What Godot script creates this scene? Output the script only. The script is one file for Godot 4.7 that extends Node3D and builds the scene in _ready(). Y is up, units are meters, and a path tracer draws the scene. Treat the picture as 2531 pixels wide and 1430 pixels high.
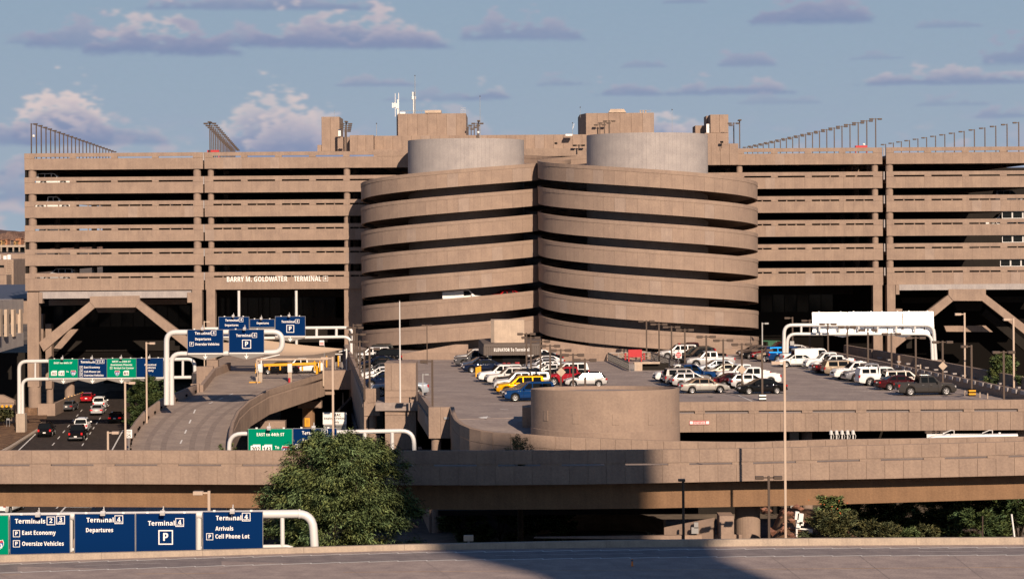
extends Node3D
# An airport terminal's parking garage with two helical ramps, seen by a long lens over roads, a bridge and a roof car park.
# Metres, y up, the lower road at y = 0. The photographer stands at (0, EYE, 0) and looks along -z.

const FOCAL := 5200.0   # focal length of the survey, in photo pixels
const EYE := 25.7
const LEAN := 0.007     # the camera leans by this many radians
const ORD := ["first", "second", "third", "fourth", "fifth", "sixth", "seventh", "eighth", "ninth", "tenth", "eleventh", "twelfth", "thirteenth", "fourteenth", "fifteenth", "sixteenth", "seventeenth", "eighteenth", "nineteenth", "twentieth", "twenty-first", "twenty-second", "twenty-third", "twenty-fourth", "twenty-fifth"]
var M := {}
var rng := RandomNumberGenerator.new()
var font: SystemFont

# ---- survey: a sighting (u, v) at a known distance, or on a known level, as a point of the world
func at(u: float, v: float, d: float) -> Vector3:
	var p := u - 1265.5
	var q := v - 570.0
	return Vector3((p - LEAN * q) * d / FOCAL, EYE - (q + LEAN * p) * d / FOCAL, -d)

func level(u: float, v: float, y: float) -> Vector3:
	return at(u, v, (EYE - y) * FOCAL / (v - 570.0 + LEAN * (u - 1265.5)))

# ---- nodes
func tag(o: Node, label: String, category: String, group := "", kind := "") -> void:
	if label: o.set_meta("label", label)
	if category: o.set_meta("category", category)
	if group: o.set_meta("group", group)
	if kind: o.set_meta("kind", kind)

func thing(called: String, label: String, category: String, where := Vector3.ZERO, turn := 0.0, group := "") -> Node3D:
	var o := Node3D.new()
	o.name = called
	add_child(o, true)
	o.position = where
	o.rotation.y = turn
	tag(o, label, category, group)
	return o

func part(called: String, st: SurfaceTool, m: Material, parent: Node = self) -> MeshInstance3D:
	var o := MeshInstance3D.new()
	st.generate_normals()
	o.mesh = st.commit()
	o.material_override = m
	o.name = called
	parent.add_child(o, true)
	return o

func inst(called: String, mesh: Mesh, m: Material, parent: Node, x: Transform3D) -> MeshInstance3D:
	var o := MeshInstance3D.new()
	o.mesh = mesh
	o.material_override = m
	o.name = called
	o.transform = x
	parent.add_child(o, true)
	return o

func ground(called: String, st: SurfaceTool, m: Material) -> MeshInstance3D:
	var o := part(called, st, m)
	o.set_meta("kind", "structure")
	return o

func lone(called: String, st: SurfaceTool, m: Material, label: String, category: String, group := "") -> MeshInstance3D:
	var o := part(called, st, m)
	tag(o, label, category, group)
	return o

# ---- shapes
func mk(smooth := false) -> SurfaceTool:
	var st := SurfaceTool.new()
	st.begin(Mesh.PRIMITIVE_TRIANGLES)
	st.set_smooth_group(0 if smooth else -1)
	return st

func tri(st: SurfaceTool, a: Vector3, b: Vector3, c: Vector3, out: Vector3) -> void:
	if (b - a).cross(c - a).dot(out) > 0.0:
		st.add_vertex(a); st.add_vertex(c); st.add_vertex(b)
	else:
		st.add_vertex(a); st.add_vertex(b); st.add_vertex(c)

func quad(st: SurfaceTool, a: Vector3, b: Vector3, c: Vector3, d: Vector3, out: Vector3) -> void:
	tri(st, a, b, c, out)
	tri(st, a, c, d, out)

func hexa(st: SurfaceTool, p: Array) -> void:   # 0-3 one end, 4-7 the other, in the same order
	var mid := Vector3.ZERO
	for v in p: mid += v / 8.0
	for f in [[0, 1, 2, 3], [4, 5, 6, 7], [0, 1, 5, 4], [1, 2, 6, 5], [2, 3, 7, 6], [3, 0, 4, 7]]:
		var c: Vector3 = (p[f[0]] + p[f[1]] + p[f[2]] + p[f[3]]) / 4.0
		quad(st, p[f[0]], p[f[1]], p[f[2]], p[f[3]], c - mid)

func box(st: SurfaceTool, c: Vector3, s: Vector3, b := Basis.IDENTITY) -> void:
	var h := s / 2.0
	var p := []
	for k in [[-1, -1, -1], [1, -1, -1], [1, 1, -1], [-1, 1, -1], [-1, -1, 1], [1, -1, 1], [1, 1, 1], [-1, 1, 1]]:
		p.append(c + b * Vector3(k[0] * h.x, k[1] * h.y, k[2] * h.z))
	hexa(st, p)

func span(st: SurfaceTool, x0: float, x1: float, y0: float, y1: float, z0: float, z1: float) -> void:
	box(st, Vector3((x0 + x1) / 2.0, (y0 + y1) / 2.0, (z0 + z1) / 2.0), Vector3(absf(x1 - x0), absf(y1 - y0), absf(z1 - z0)))

func bar(st: SurfaceTool, a: Vector3, b: Vector3, w: float, h: float) -> void:   # a beam of section w x h
	var f := (b - a).normalized()
	var up := Vector3.UP if absf(f.y) < 0.95 else Vector3.FORWARD
	var r := f.cross(up).normalized()
	box(st, (a + b) / 2.0, Vector3(w, h, a.distance_to(b)), Basis(r, r.cross(f).normalized(), -f))

func prism(st: SurfaceTool, poly: PackedVector2Array, z0: float, z1: float, x := Transform3D()) -> void:   # a polygon in x, y drawn out along z
	var ids := Geometry2D.triangulate_polygon(poly)
	var n := poly.size()
	var fz := x.basis * Vector3(0, 0, signf(z1 - z0))
	for k in range(0, ids.size(), 3):
		var t := [poly[ids[k]], poly[ids[k + 1]], poly[ids[k + 2]]]
		for e in [[z0, -fz], [z1, fz]]:
			tri(st, x * Vector3(t[0].x, t[0].y, e[0]), x * Vector3(t[1].x, t[1].y, e[0]), x * Vector3(t[2].x, t[2].y, e[0]), e[1])
	var sgn := -1.0 if Geometry2D.is_polygon_clockwise(poly) else 1.0
	for k in n:
		var a := poly[k]
		var b := poly[(k + 1) % n]
		var nrm := Vector3(b.y - a.y, a.x - b.x, 0) * sgn
		quad(st, x * Vector3(a.x, a.y, z0), x * Vector3(b.x, b.y, z0), x * Vector3(b.x, b.y, z1), x * Vector3(a.x, a.y, z1), x.basis * nrm)

func slab(st: SurfaceTool, poly: PackedVector2Array, y0: float, y1: float) -> void:   # a plan outline (x, z) between two levels
	prism(st, poly, -y0, -y1, Transform3D(Basis(Vector3(1, 0, 0), Vector3(0, 0, 1), Vector3(0, -1, 0)), Vector3.ZERO))

func tube(st: SurfaceTool, pts: Array, r: float, n := 10, r_end := -1.0, caps := true) -> void:
	var rings := []
	var side := Vector3.ZERO
	for k in pts.size():
		var f: Vector3 = (pts[mini(k + 1, pts.size() - 1)] - pts[maxi(k - 1, 0)]).normalized()
		if side == Vector3.ZERO:
			side = f.cross(Vector3.UP if absf(f.y) < 0.9 else Vector3.RIGHT).normalized()
		side = (side - f * side.dot(f)).normalized()
		var s2 := f.cross(side)
		var rr := r if r_end < 0.0 else lerpf(r, r_end, float(k) / (pts.size() - 1))
		var ring := []
		for j in n:
			var a := TAU * j / n
			ring.append(pts[k] + (side * cos(a) + s2 * sin(a)) * rr)
		rings.append(ring)
	st.set_smooth_group(0)
	for k in pts.size() - 1:
		for j in n:
			var j2 := (j + 1) % n
			quad(st, rings[k][j], rings[k][j2], rings[k + 1][j2], rings[k + 1][j], rings[k][j] + rings[k][j2] - pts[k] * 2.0)
	st.set_smooth_group(-1)
	if caps:
		for e in [[0, pts[0] - pts[1]], [pts.size() - 1, pts[-1] - pts[-2]]]:
			for j in range(1, n - 1):
				tri(st, rings[e[0]][0], rings[e[0]][j], rings[e[0]][j + 1], e[1])

func lathe(st: SurfaceTool, c: Vector3, prof: Array, n := 24, a0 := 0.0, a1 := TAU) -> void:   # (r, y) pairs turned about the vertical
	for k in prof.size() - 1:
		for j in n:
			var t := [lerpf(a0, a1, float(j) / n), lerpf(a0, a1, float(j + 1) / n)]
			var p := []
			for e in [[k, 0], [k, 1], [k + 1, 1], [k + 1, 0]]:
				var q: Vector2 = prof[e[0]]
				p.append(c + Vector3(cos(t[e[1]]) * q.x, q.y, sin(t[e[1]]) * q.x))
			var d: Vector2 = prof[k + 1] - prof[k]
			var mid := Vector3(cos((t[0] + t[1]) / 2.0), 0, sin((t[0] + t[1]) / 2.0))
			quad(st, p[0], p[1], p[2], p[3], mid * d.y - Vector3.UP * d.x)

func wall(st: SurfaceTool, path: Array, top: Array, bottom: Array, th: float) -> void:   # path of (x, z); the thickness lies to the left of it
	var off := []
	for k in path.size():
		var d: Vector2 = (path[mini(k + 1, path.size() - 1)] - path[maxi(k - 1, 0)]).normalized()
		off.append(path[k] + Vector2(d.y, -d.x) * th)
	for k in path.size() - 1:
		var p := []
		for e in [k, k + 1]:
			var a: Vector2 = path[e]
			var b: Vector2 = off[e]
			p.append_array([Vector3(a.x, bottom[e], a.y), Vector3(b.x, bottom[e], b.y), Vector3(b.x, top[e], b.y), Vector3(a.x, top[e], a.y)])
		hexa(st, p)

func sheet(st: SurfaceTool, pts: Array) -> void:   # a flat outline facing up, given as points of the world
	var poly := PackedVector2Array()
	for p in pts: poly.append(Vector2(p.x, p.z))
	var ids := Geometry2D.triangulate_polygon(poly)
	for k in range(0, ids.size(), 3):
		tri(st, pts[ids[k]], pts[ids[k + 1]], pts[ids[k + 2]], Vector3.UP)

func ribbon(st: SurfaceTool, a: Vector3, b: Vector3, w: float, lift := 0.004) -> void:   # a painted line on the ground
	var d := (b - a).normalized()
	var s := d.cross(Vector3.UP).normalized() * w / 2.0
	var l := Vector3.UP * lift
	quad(st, a - s + l, a + s + l, b + s + l, b - s + l, Vector3.UP)

# ---- materials
func noise_img(w: int, h: int, freq: float, oct: int, sd: int) -> Image:
	var n := FastNoiseLite.new()
	n.seed = sd
	n.noise_type = FastNoiseLite.TYPE_SIMPLEX
	n.frequency = freq
	n.fractal_octaves = oct
	return n.get_seamless_image(w, h, false, false, 0.15)

func blend_tex(size: int, layers: Array, lo: float, grain: float) -> ImageTexture:   # layers: [image, weight]; a grey texture near white
	var out := Image.create(size, size, true, Image.FORMAT_RGB8)
	for l in layers:
		l[0].resize(size, size, Image.INTERPOLATE_CUBIC)
		l[0].convert(Image.FORMAT_L8)
	var data := []
	for l in layers: data.append(l[0].get_data())
	var bytes := PackedByteArray()
	bytes.resize(size * size * 3)
	for k in size * size:
		var s := 0.0
		for j in layers.size():
			s += (data[j][k] / 255.0 - 0.5) * layers[j][1]
		var v := clampf(lo + s + rng.randf_range(-grain, grain), 0.0, 1.0)
		bytes[k * 3] = int(v * 255.0)
		bytes[k * 3 + 1] = int(v * 254.0)
		bytes[k * 3 + 2] = int(clampf(v - s * 0.12, 0.0, 1.0) * 252.0)
	out.set_data(size, size, false, Image.FORMAT_RGB8, bytes)
	out.generate_mipmaps()
	return ImageTexture.create_from_image(out)

func bump_tex(img: Image, strength: float) -> ImageTexture:
	img.convert(Image.FORMAT_RGBA8)
	img.bump_map_to_normal_map(strength)
	return ImageTexture.create_from_image(img)

func mat(c: Color, rough := 0.8, metal := 0.0, spec := 0.5) -> StandardMaterial3D:   # c holds linear base colours
	var m := StandardMaterial3D.new()
	m.albedo_color = c.linear_to_srgb()
	m.roughness = rough
	m.metallic = metal
	m.metallic_specular = spec
	return m

func textured(c: Color, tex: Texture2D, scale: float, rough := 0.85, nrm: Texture2D = null, depth := 0.4) -> StandardMaterial3D:
	var m := mat(c, rough, 0.0, 0.3)
	m.albedo_texture = tex
	m.uv1_triplanar = true
	m.uv1_world_triplanar = true
	m.uv1_scale = Vector3.ONE * scale
	if nrm:
		m.normal_enabled = true
		m.normal_texture = nrm
		m.normal_scale = depth
	return m

func make_materials() -> void:
	var conc := blend_tex(1024, [[noise_img(512, 512, 0.006, 5, 3), 0.10], [noise_img(512, 24, 0.03, 4, 4), 0.05], [noise_img(512, 512, 0.05, 3, 5), 0.07]], 0.93, 0.02)
	var road := blend_tex(1024, [[noise_img(512, 512, 0.008, 5, 7), 0.22], [noise_img(512, 512, 0.09, 3, 8), 0.16]], 0.86, 0.07)
	var deck := blend_tex(1024, [[noise_img(512, 512, 0.007, 5, 11), 0.13], [noise_img(24, 512, 0.04, 4, 12), 0.05], [noise_img(512, 512, 0.06, 3, 13), 0.10]], 0.88, 0.03)
	var soil := blend_tex(512, [[noise_img(256, 256, 0.02, 5, 15), 0.4], [noise_img(256, 256, 0.12, 3, 16), 0.3]], 0.78, 0.08)
	var cn := bump_tex(noise_img(512, 512, 0.06, 5, 21), 3.0)
	var tan_c := Color(0.350, 0.263, 0.214)
	var tints := [Vector3(1, 1, 1), Vector3(0.97, 0.968, 0.97), Vector3(1.025, 1.02, 1.015), Vector3(1.05, 1.09, 1.14)]
	for k in 4:
		M["tan%d" % k] = textured(Color(tan_c.r * tints[k].x, tan_c.g * tints[k].y, tan_c.b * tints[k].z), conc, 0.11 + 0.013 * k, 0.9, cn, 0.25)
	M.tan = M.tan0
	M.pale = textured(Color(0.415, 0.385, 0.385), conc, 0.13, 0.9, cn, 0.25)
	M.girder = textured(Color(0.27, 0.165, 0.10), conc, 0.16, 0.9, cn, 0.3)
	M.kerb = textured(Color(0.47, 0.39, 0.32), conc, 0.2, 0.9, cn, 0.3)
	M.painted_shade = textured(Color(0.022, 0.019, 0.017), conc, 0.1, 0.95)  # concrete made near-black: the shade is put into the colour
	M.deck = textured(Color(0.40, 0.335, 0.31), deck, 0.05, 0.85, cn, 0.2)
	M.ramp_road = textured(Color(0.40, 0.325, 0.28), deck, 0.08, 0.85, cn, 0.2)
	M.near_road = textured(Color(0.44, 0.36, 0.335), deck, 0.12, 0.85, cn, 0.25)
	M.near_lane = textured(Color(0.30, 0.26, 0.26), deck, 0.15, 0.85, cn, 0.25)
	M.asphalt = textured(Color(0.062, 0.048, 0.043), road, 0.2, 0.9, cn, 0.3)
	M.soil = textured(Color(0.27, 0.165, 0.105), soil, 0.12, 0.95)
	M.far_soil = textured(Color(0.22, 0.18, 0.15), soil, 0.004, 0.95)
	M.rock = textured(Color(0.40, 0.20, 0.14), soil, 0.5, 0.95, cn, 0.8)
	M.paint = mat(Color(0.72, 0.70, 0.66), 0.7)
	M.wear = textured(Color(0.335, 0.27, 0.235), deck, 0.3, 0.85)
	M.stain = mat(Color(0.17, 0.145, 0.135), 0.6)
	M.hill = textured(Color(0.21, 0.135, 0.115), soil, 0.01, 0.95)
	M.recess = mat(Color(0.20, 0.175, 0.175), 0.9)
	M.joint = mat(Color(0.23, 0.195, 0.18), 0.9)
	M.yellow_line = mat(Color(0.55, 0.30, 0.08), 0.7)
	M.pipe = mat(Color(0.66, 0.65, 0.64), 0.45, 0.1)
	M.white = mat(Color(0.80, 0.79, 0.77), 0.5)
	M.letters = mat(Color(0.86, 0.85, 0.83), 0.5)
	M.blue = mat(Color(0.002, 0.022, 0.098), 0.8, 0.0, 0.08)
	M.green = mat(Color(0.0, 0.22, 0.125), 0.8, 0.0, 0.08)
	M.skirt = mat(Color(0.22, 0.205, 0.19), 0.7)
	M.back = mat(Color(0.92, 0.92, 0.93), 0.5, 0.9)
	M.black = mat(Color(0.008, 0.008, 0.009), 0.6, 0.0, 0.2)
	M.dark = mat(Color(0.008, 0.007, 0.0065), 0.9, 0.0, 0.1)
	M.brown = mat(Color(0.075, 0.05, 0.037), 0.55, 0.2)
	M.beige_pole = mat(Color(0.48, 0.37, 0.29), 0.6)
	M.galv = mat(Color(0.42, 0.42, 0.42), 0.4, 0.6)
	M.chrome = mat(Color(0.75, 0.75, 0.76), 0.18, 0.95)
	M.glass = mat(Color(0.008, 0.010, 0.012), 0.04, 0.0, 0.22)
	M.pane = mat(Color(0.012, 0.013, 0.013), 0.08, 0.0, 0.3)
	M.tyre = mat(Color(0.012, 0.012, 0.012), 0.85)
	M.rim = mat(Color(0.60, 0.60, 0.61), 0.3, 0.75)
	M.red_lamp = mat(Color(0.35, 0.008, 0.01), 0.2)
	M.lit_red = mat(Color(0.5, 0.01, 0.012), 0.3)
	M.lit_red.emission_enabled = true
	M.lit_red.emission = Color(1.0, 0.05, 0.06)
	M.lit_red.emission_energy_multiplier = 0.35
	M.lit_warm = mat(Color(0.8, 0.6, 0.3), 0.4)
	M.lit_warm.emission_enabled = true
	M.lit_warm.emission = Color(1.0, 0.68, 0.3)
	M.lit_warm.emission_energy_multiplier = 0.7
	M.head_lamp = mat(Color(0.7, 0.7, 0.72), 0.12, 0.3)
	M.red = mat(Color(0.46, 0.022, 0.03), 0.45)
	M.spike = mat(Color(0.16, 0.17, 0.13), 0.7)
	M.yellow_house = mat(Color(0.45, 0.27, 0.11), 0.9)
	M.skirt_dark = mat(Color(0.17, 0.16, 0.15), 0.6)
	M.yellow = mat(Color(0.75, 0.36, 0.01), 0.5)
	M.orange = mat(Color(0.80, 0.22, 0.04), 0.6)
	M.bin_green = mat(Color(0.01, 0.10, 0.045), 0.5)
	M.canvas = mat(Color(0.46, 0.35, 0.26), 0.9, 0.0, 0.1)
	M.canvas.backlight_enabled = true
	M.canvas.backlight = Color(0.12, 0.09, 0.06)
	M.siding = mat(Color(0.115, 0.092, 0.080), 0.7)
	M.kiosk_pale = textured(Color(0.56, 0.45, 0.36), conc, 0.2, 0.9)
	M.bark = textured(Color(0.075, 0.055, 0.04), soil, 0.8, 0.95)
	M.terracotta = mat(Color(0.40, 0.19, 0.10), 0.9)
	M.navy_roof = mat(Color(0.06, 0.075, 0.12), 0.7)  # the roof's shade is in this navy; also the marker band
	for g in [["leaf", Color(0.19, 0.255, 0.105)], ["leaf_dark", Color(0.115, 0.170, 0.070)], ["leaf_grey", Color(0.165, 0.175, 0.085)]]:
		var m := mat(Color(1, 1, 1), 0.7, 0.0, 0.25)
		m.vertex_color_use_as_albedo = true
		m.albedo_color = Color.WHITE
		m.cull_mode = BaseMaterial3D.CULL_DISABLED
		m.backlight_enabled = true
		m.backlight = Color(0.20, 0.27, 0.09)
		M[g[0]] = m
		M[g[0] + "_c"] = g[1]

# ---- sky: air and clouds by bearing and height (in thousandths of a radian from the viewing axis)
var cloud_noise: FastNoiseLite
# bearing, foot, half width, height, whiteness of the top, cover
const CLOUDS := [
	[-190.0, 26.0, 62.0, 20.0, 0.55, 0.65], [-96.0, 24.0, 52.0, 24.0, 0.6, 0.6], [-50.0, 22.0, 40.0, 24.0, 0.5, 0.55], [60.0, 24.0, 60.0, 18.0, 0.5, 0.45], [190.0, 24.0, 80.0, 18.0, 0.5, 0.5],
	[-116.0, 105.0, 62.0, 10.0, 0.35, 0.8], [-200.0, 87.0, 32.0, 16.0, 0.25, 0.75], [-167.0, 85.0, 34.0, 20.0, 0.8, 0.95], [-150.0, 84.0, 24.0, 17.0, 0.15, 0.85],
	[-80.0, 88.0, 50.0, 20.0, 0.7, 1.0], [-108.0, 88.0, 36.0, 13.0, 0.25, 0.8], [-52.0, 87.0, 26.0, 12.0, 0.5, 0.8], [6.0, 91.0, 31.0, 15.0, 0.25, 0.8], [-224.0, 88.0, 14.0, 7.0, 0.1, 0.5],
	[143.0, 97.0, 30.0, 18.0, 0.2, 0.95], [83.0, 107.0, 12.0, 6.0, 0.3, 0.6], [112.0, 77.0, 15.0, 9.0, 0.2, 0.7], [64.0, 77.0, 10.0, 5.0, 0.1, 0.5], [238.0, 76.0, 18.0, 17.0, 0.1, 0.7], [206.0, 93.0, 15.0, 6.0, 0.15, 0.5],
	[206.0, 67.0, 46.0, 9.0, 0.6, 0.8], [104.0, 64.0, 32.0, 9.0, 0.45, 0.75], [54.0, 64.0, 19.0, 8.0, 0.35, 0.75], [24.0, 69.0, 14.0, 6.0, 0.2, 0.5], [-64.0, 69.0, 21.0, 5.0, 0.3, 0.6], [-12.0, 63.0, 11.0, 9.0, 0.65, 0.75], [-34.0, 62.0, 26.0, 6.0, 0.1, 0.5],
	[172.0, 79.0, 14.0, 4.0, 0.1, 0.4], [205.0, 57.0, 20.0, 6.0, 0.2, 0.4], [128.0, 59.0, 20.0, 6.0, 0.2, 0.35], [-210.0, 45.0, 24.0, 29.0, 1.3, 1.0], [-222.0, 42.0, 36.0, 16.0, 0.7, 0.8], [-195.0, 42.0, 36.0, 15.0, 0.55, 0.7],
	[-112.0, 37.0, 26.0, 38.0, 1.0, 0.8], [-100.0, 32.0, 30.0, 34.0, 0.9, 0.8], [-76.0, 33.0, 22.0, 20.0, 0.5, 0.5], [-30.0, 36.0, 32.0, 24.0, 0.6, 0.55], [70.0, 40.0, 16.0, 22.0, 1.0, 0.8], [86.0, 38.0, 24.0, 14.0, 0.8, 0.6], [232.0, 51.0, 14.0, 7.0, 0.3, 0.6], [-234.0, 16.0, 20.0, 18.0, 0.5, 0.6]]

func sky_at(dir: Vector3) -> Color:
	var bearing := atan2(dir.x, -dir.z) * 1000.0
	var height := asin(clampf(dir.y, -1.0, 1.0)) * 1000.0
	var h := maxf(height, 0.0)
	var low := Color(0.625, 0.69, 0.755)
	var mid := Color(0.612, 0.675, 0.745)
	var high := Color(0.565, 0.655, 0.74)
	var c := low.lerp(mid, clampf(h / 45.0, 0, 1)).lerp(high, clampf((h - 45.0) / 90.0, 0, 1)).lerp(Color(0.17, 0.28, 0.46), clampf((h - 135.0) / 700.0, 0, 1))
	var n1 := cloud_noise.get_noise_3d(bearing * 0.9, height * 2.4, 0.0)
	var n2 := cloud_noise.get_noise_3d(bearing * 3.1, height * 6.0, 40.0)
	var n3 := cloud_noise.get_noise_3d(bearing * 8.0, height * 13.0, 80.0)
	var n4 := cloud_noise.get_noise_3d(bearing * 18.0, height * 26.0, 120.0)
	# far, low banks of cloud
	var bank := smoothstep(-0.12, 0.40, n1 + 0.25 * n2) * smoothstep(64.0, 30.0, h) * 0.75
	c = c.lerp(Color(0.60, 0.655, 0.76), bank * 0.95)
	c = c.lerp(Color(0.76, 0.72, 0.745), smoothstep(0.05, 0.5, n1 * 0.5 + n2 * 0.7 + 0.12) * smoothstep(58.0, 20.0, h) * 0.8)
	if absf(bearing) < 330.0:
		for k in CLOUDS:
			var x: float = (bearing - k[0] + n2 * 4.0) / k[2]
			if absf(x) > 1.35: continue
			var y: float = (height - k[1]) / k[3]
			if y < -0.6 or y > 1.7: continue
			var dome := pow(maxf(0.0, 1.0 - x * x), 0.7) - (0.4 * (absf(x) - 1.0) if absf(x) > 1.0 else 0.0)
			var heap := 1.0 if k[4] >= 0.9 else 0.0
			var edge: float = dome * (0.80 + (0.45 if heap else 0.95) * n2 + 0.25 * n3) + n2 * 0.06 + n3 * (0.20 if heap else 0.13) + n4 * (0.15 if heap else 0.12)
			var cover: float = smoothstep(-0.03, 0.16 if heap else 0.26, edge - y) * smoothstep(-0.14, 0.07, y + 0.05 * n1 + 0.05 * n3) * k[5]
			cover *= smoothstep(0.0, 0.3, dome + 0.25 * n2 + 0.1 * n3)
			var high_up: float = y / maxf(edge, 0.25)
			var lit: float = clampf(smoothstep(0.25, 0.95, high_up + 0.30 * n3 + 0.2 * n2 + 0.12 * n4) * k[4] + n4 * 0.06, 0.0, 1.0)
			var body := Color(0.50, 0.56, 0.69).lerp(Color(0.635, 0.635, 0.725), clampf(high_up * 0.9 + 0.3 * n2 + 0.2 * n3, 0, 1))
			c = c.lerp(body.lerp(Color(0.87, 0.80, 0.79), lit), cover * 0.92)
	else:
		var puff := smoothstep(0.10, 0.45, n1 + 0.4 * n2) * smoothstep(20.0, 70.0, h) * smoothstep(1200.0, 120.0, h)
		c = c.lerp(Color(0.62, 0.64, 0.72), puff * 0.7)
	return c

func make_sky() -> ImageTexture:
	cloud_noise = FastNoiseLite.new()
	cloud_noise.seed = 12
	cloud_noise.frequency = 0.02
	cloud_noise.fractal_octaves = 4
	var size := 4096
	var img := Image.create(512, 512, false, Image.FORMAT_RGB8)
	for j in 512:
		for i in 512:
			img.set_pixel(i, j, sky_at(dir_of((i + 0.5) / 512.0, (j + 0.5) / 512.0)))
	img.resize(size, size, Image.INTERPOLATE_BILINEAR)
	for j in range(1700, 2080):
		for n in range(-260, 260):
			var i := posmod(n, size)
			var c := sky_at(dir_of((i + 0.5) / size, (j + 0.5) / size))
			var f := rng.randf_range(-0.003, 0.003)
			img.set_pixel(i, j, Color(c.r + f, c.g + f, c.b + f))
	return ImageTexture.create_from_image(img)

func dir_of(s: float, t: float) -> Vector3:
	var a := s * TAU
	var e := (0.5 - t) * PI
	return Vector3(sin(a) * cos(e), sin(e), -cos(a) * cos(e))

func _ready() -> void:
	rng.seed = 20240
	var cam := Camera3D.new()
	cam.name = "camera"
	add_child(cam)
	cam.position = Vector3(0, EYE, 0)
	cam.rotation.z = -LEAN
	cam.set_frustum(1430.0 / FOCAL, Vector2(0.0, -145.0 / FOCAL), 1.0, 9000.0)
	cam.current = true
	var env := Environment.new()
	var sky := Sky.new()
	var pano := PanoramaSkyMaterial.new()
	pano.panorama = make_sky()
	sky.sky_material = pano
	env.background_mode = Environment.BG_SKY
	env.sky = sky
	env.background_energy_multiplier = 0.82
	env.tonemap_mode = Environment.TONE_MAPPER_LINEAR
	env.tonemap_exposure = 1.2
	env.sdfgi_enabled = true
	env.ssao_enabled = true
	env.ssil_enabled = true
	var we := WorldEnvironment.new()
	we.name = "world_environment"
	we.environment = env
	add_child(we)
	var sun := DirectionalLight3D.new()
	sun.name = "sun"
	add_child(sun)
	var az := deg_to_rad(16.5)
	var el := deg_to_rad(26.0)
	sun.basis = Basis.looking_at(Vector3(-sin(az) * cos(el), -sin(el), -cos(az) * cos(el)), Vector3.UP)
	sun.light_color = Color(1.0, 0.90, 0.795)
	sun.light_energy = 1.6
	sun.light_angular_distance = 0.5
	sun.shadow_enabled = true
	font = SystemFont.new()
	font.font_names = PackedStringArray(["Droid Sans"])
	font.font_weight = 700
	make_materials()
	setting()
	garages()
	rooftop()
	helices()
	parking_deck()
	departures_ramp()
	bridge_and_near_road()
	far_left()
	gantries()
	deck_furniture()
	lamps()
	make_cars()
	plants()

# ------------------------------------------------------------------ ground and roads
func setting() -> void:
	var g := mk()
	quad(g, Vector3(-6000, 0, 400), Vector3(6000, 0, 400), Vector3(6000, 0, -8000), Vector3(-6000, 0, -8000), Vector3.UP)
	ground("ground", g, M.far_soil)
	# the lower road comes from under the bridge and runs into the building
	var r := mk()
	sheet(r, [Vector3(-75, 0.008, -120), Vector3(-14, 0.008, -120), Vector3(-22, 0.008, -212), Vector3(-44.0, 0.008, -262), Vector3(-42.0, 0.008, -344), Vector3(-66, 0.008, -344), Vector3(-67, 0.008, -300), Vector3(-63, 0.008, -283), Vector3(-59, 0.008, -240), Vector3(-64, 0.008, -180)])
	ground("lower_road", r, M.asphalt)
	var s := mk()
	slab(s, PackedVector2Array([Vector2(-63, -283), Vector2(-66.5, -300), Vector2(-80, -300), Vector2(-80, -190), Vector2(-64.4, -180), Vector2(-60.2, -236)]), 0.0, 0.14)
	ground("verge", s, M.soil)
	var k := mk()
	wall(k, [Vector2(-64, -180), Vector2(-59.4, -240), Vector2(-62.6, -283)], [0.17, 0.17, 0.17], [0.0, 0.0, 0.0], 0.5)
	ground("kerb", k, M.kerb)
	var isl := mk()
	slab(isl, PackedVector2Array([Vector2(-38.5, -190), Vector2(-36.5, -190), Vector2(-37.5, -262), Vector2(-43.5, -262), Vector2(-42.5, -226)]), 0.0, 0.14)
	ground("median", isl, M.soil)
	var p := mk()
	# lane dashes climb away between the lanes; solid lines at the gore
	for line in [[202, 1012, 120, 1110, 7], [268, 1000, 196, 1110, 9], [150, 1245, 90, 1300, 2], [398, 1246, 385, 1270, 1]]:
		var a := level(line[0], line[1], 0.012)
		var b := level(line[2], line[3], 0.012)
		for n in int(line[4]):
			var t0: float = float(n) / line[4]
			ribbon(p, a.lerp(b, t0), a.lerp(b, t0 + 0.42 / line[4]), 0.14)
	for line in [[86, 1068, 4, 1112], [87, 1072, 45, 1112], [303, 1063, 276, 1112], [161, 1252, 140, 1275], [161, 1253, 240, 1254], [150, 1264, 232, 1266]]:
		ribbon(p, level(line[0], line[1], 0.012), level(line[2], line[3], 0.012), 0.17)
	ground("road_markings", p, M.paint)
	# landscaped bank rising to the bridge on the right
	var b := mk()
	var rows := []
	for j in 9:
		var row := []
		for i in 18:
			var x := 17.0 + i * 1.9
			var d := 139.0 + j * 1.35
			var y := bank_y(x, d) + rng.randf_range(-0.1, 0.1)
			if j == 8: y = 0.0
			row.append(Vector3(x, maxf(y, 0.01), -d))
		rows.append(row)
	b.set_smooth_group(0)
	for j in 8:
		for i in 17:
			quad(b, rows[j][i], rows[j][i + 1], rows[j + 1][i + 1], rows[j + 1][i], Vector3.UP)
	ground("bank", b, M.soil)
	var hills := mk()
	var ridge := PackedVector2Array()
	var left := at(-900, 600, 3200)
	ridge.append(Vector2(left.x, -20.0))
	for step in 60:
		var u := -900.0 + step * 20.0
		var v := 577.0 - 9.0 * sin(u * 0.021 + 1.0) * sin(u * 0.0067) - 5.0 * absf(sin(u * 0.09)) + rng.randf_range(-1.5, 1.5)
		var c := at(u, v, 3200)
		ridge.append(Vector2(c.x, c.y))
	ridge.append(Vector2(at(300, 600, 3200).x, -20.0))
	prism(hills, ridge, -3200, -3500)
	ground("hills", hills, M.hill)

func bank_y(x: float, d: float) -> float:
	return lerpf(2.2, 6.0, clampf((d - 140.0) / 8.5, 0, 1)) * lerpf(1.0, 0.55, smoothstep(21.0, 26.0, x)) * smoothstep(16.5, 17.8, x)

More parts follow.
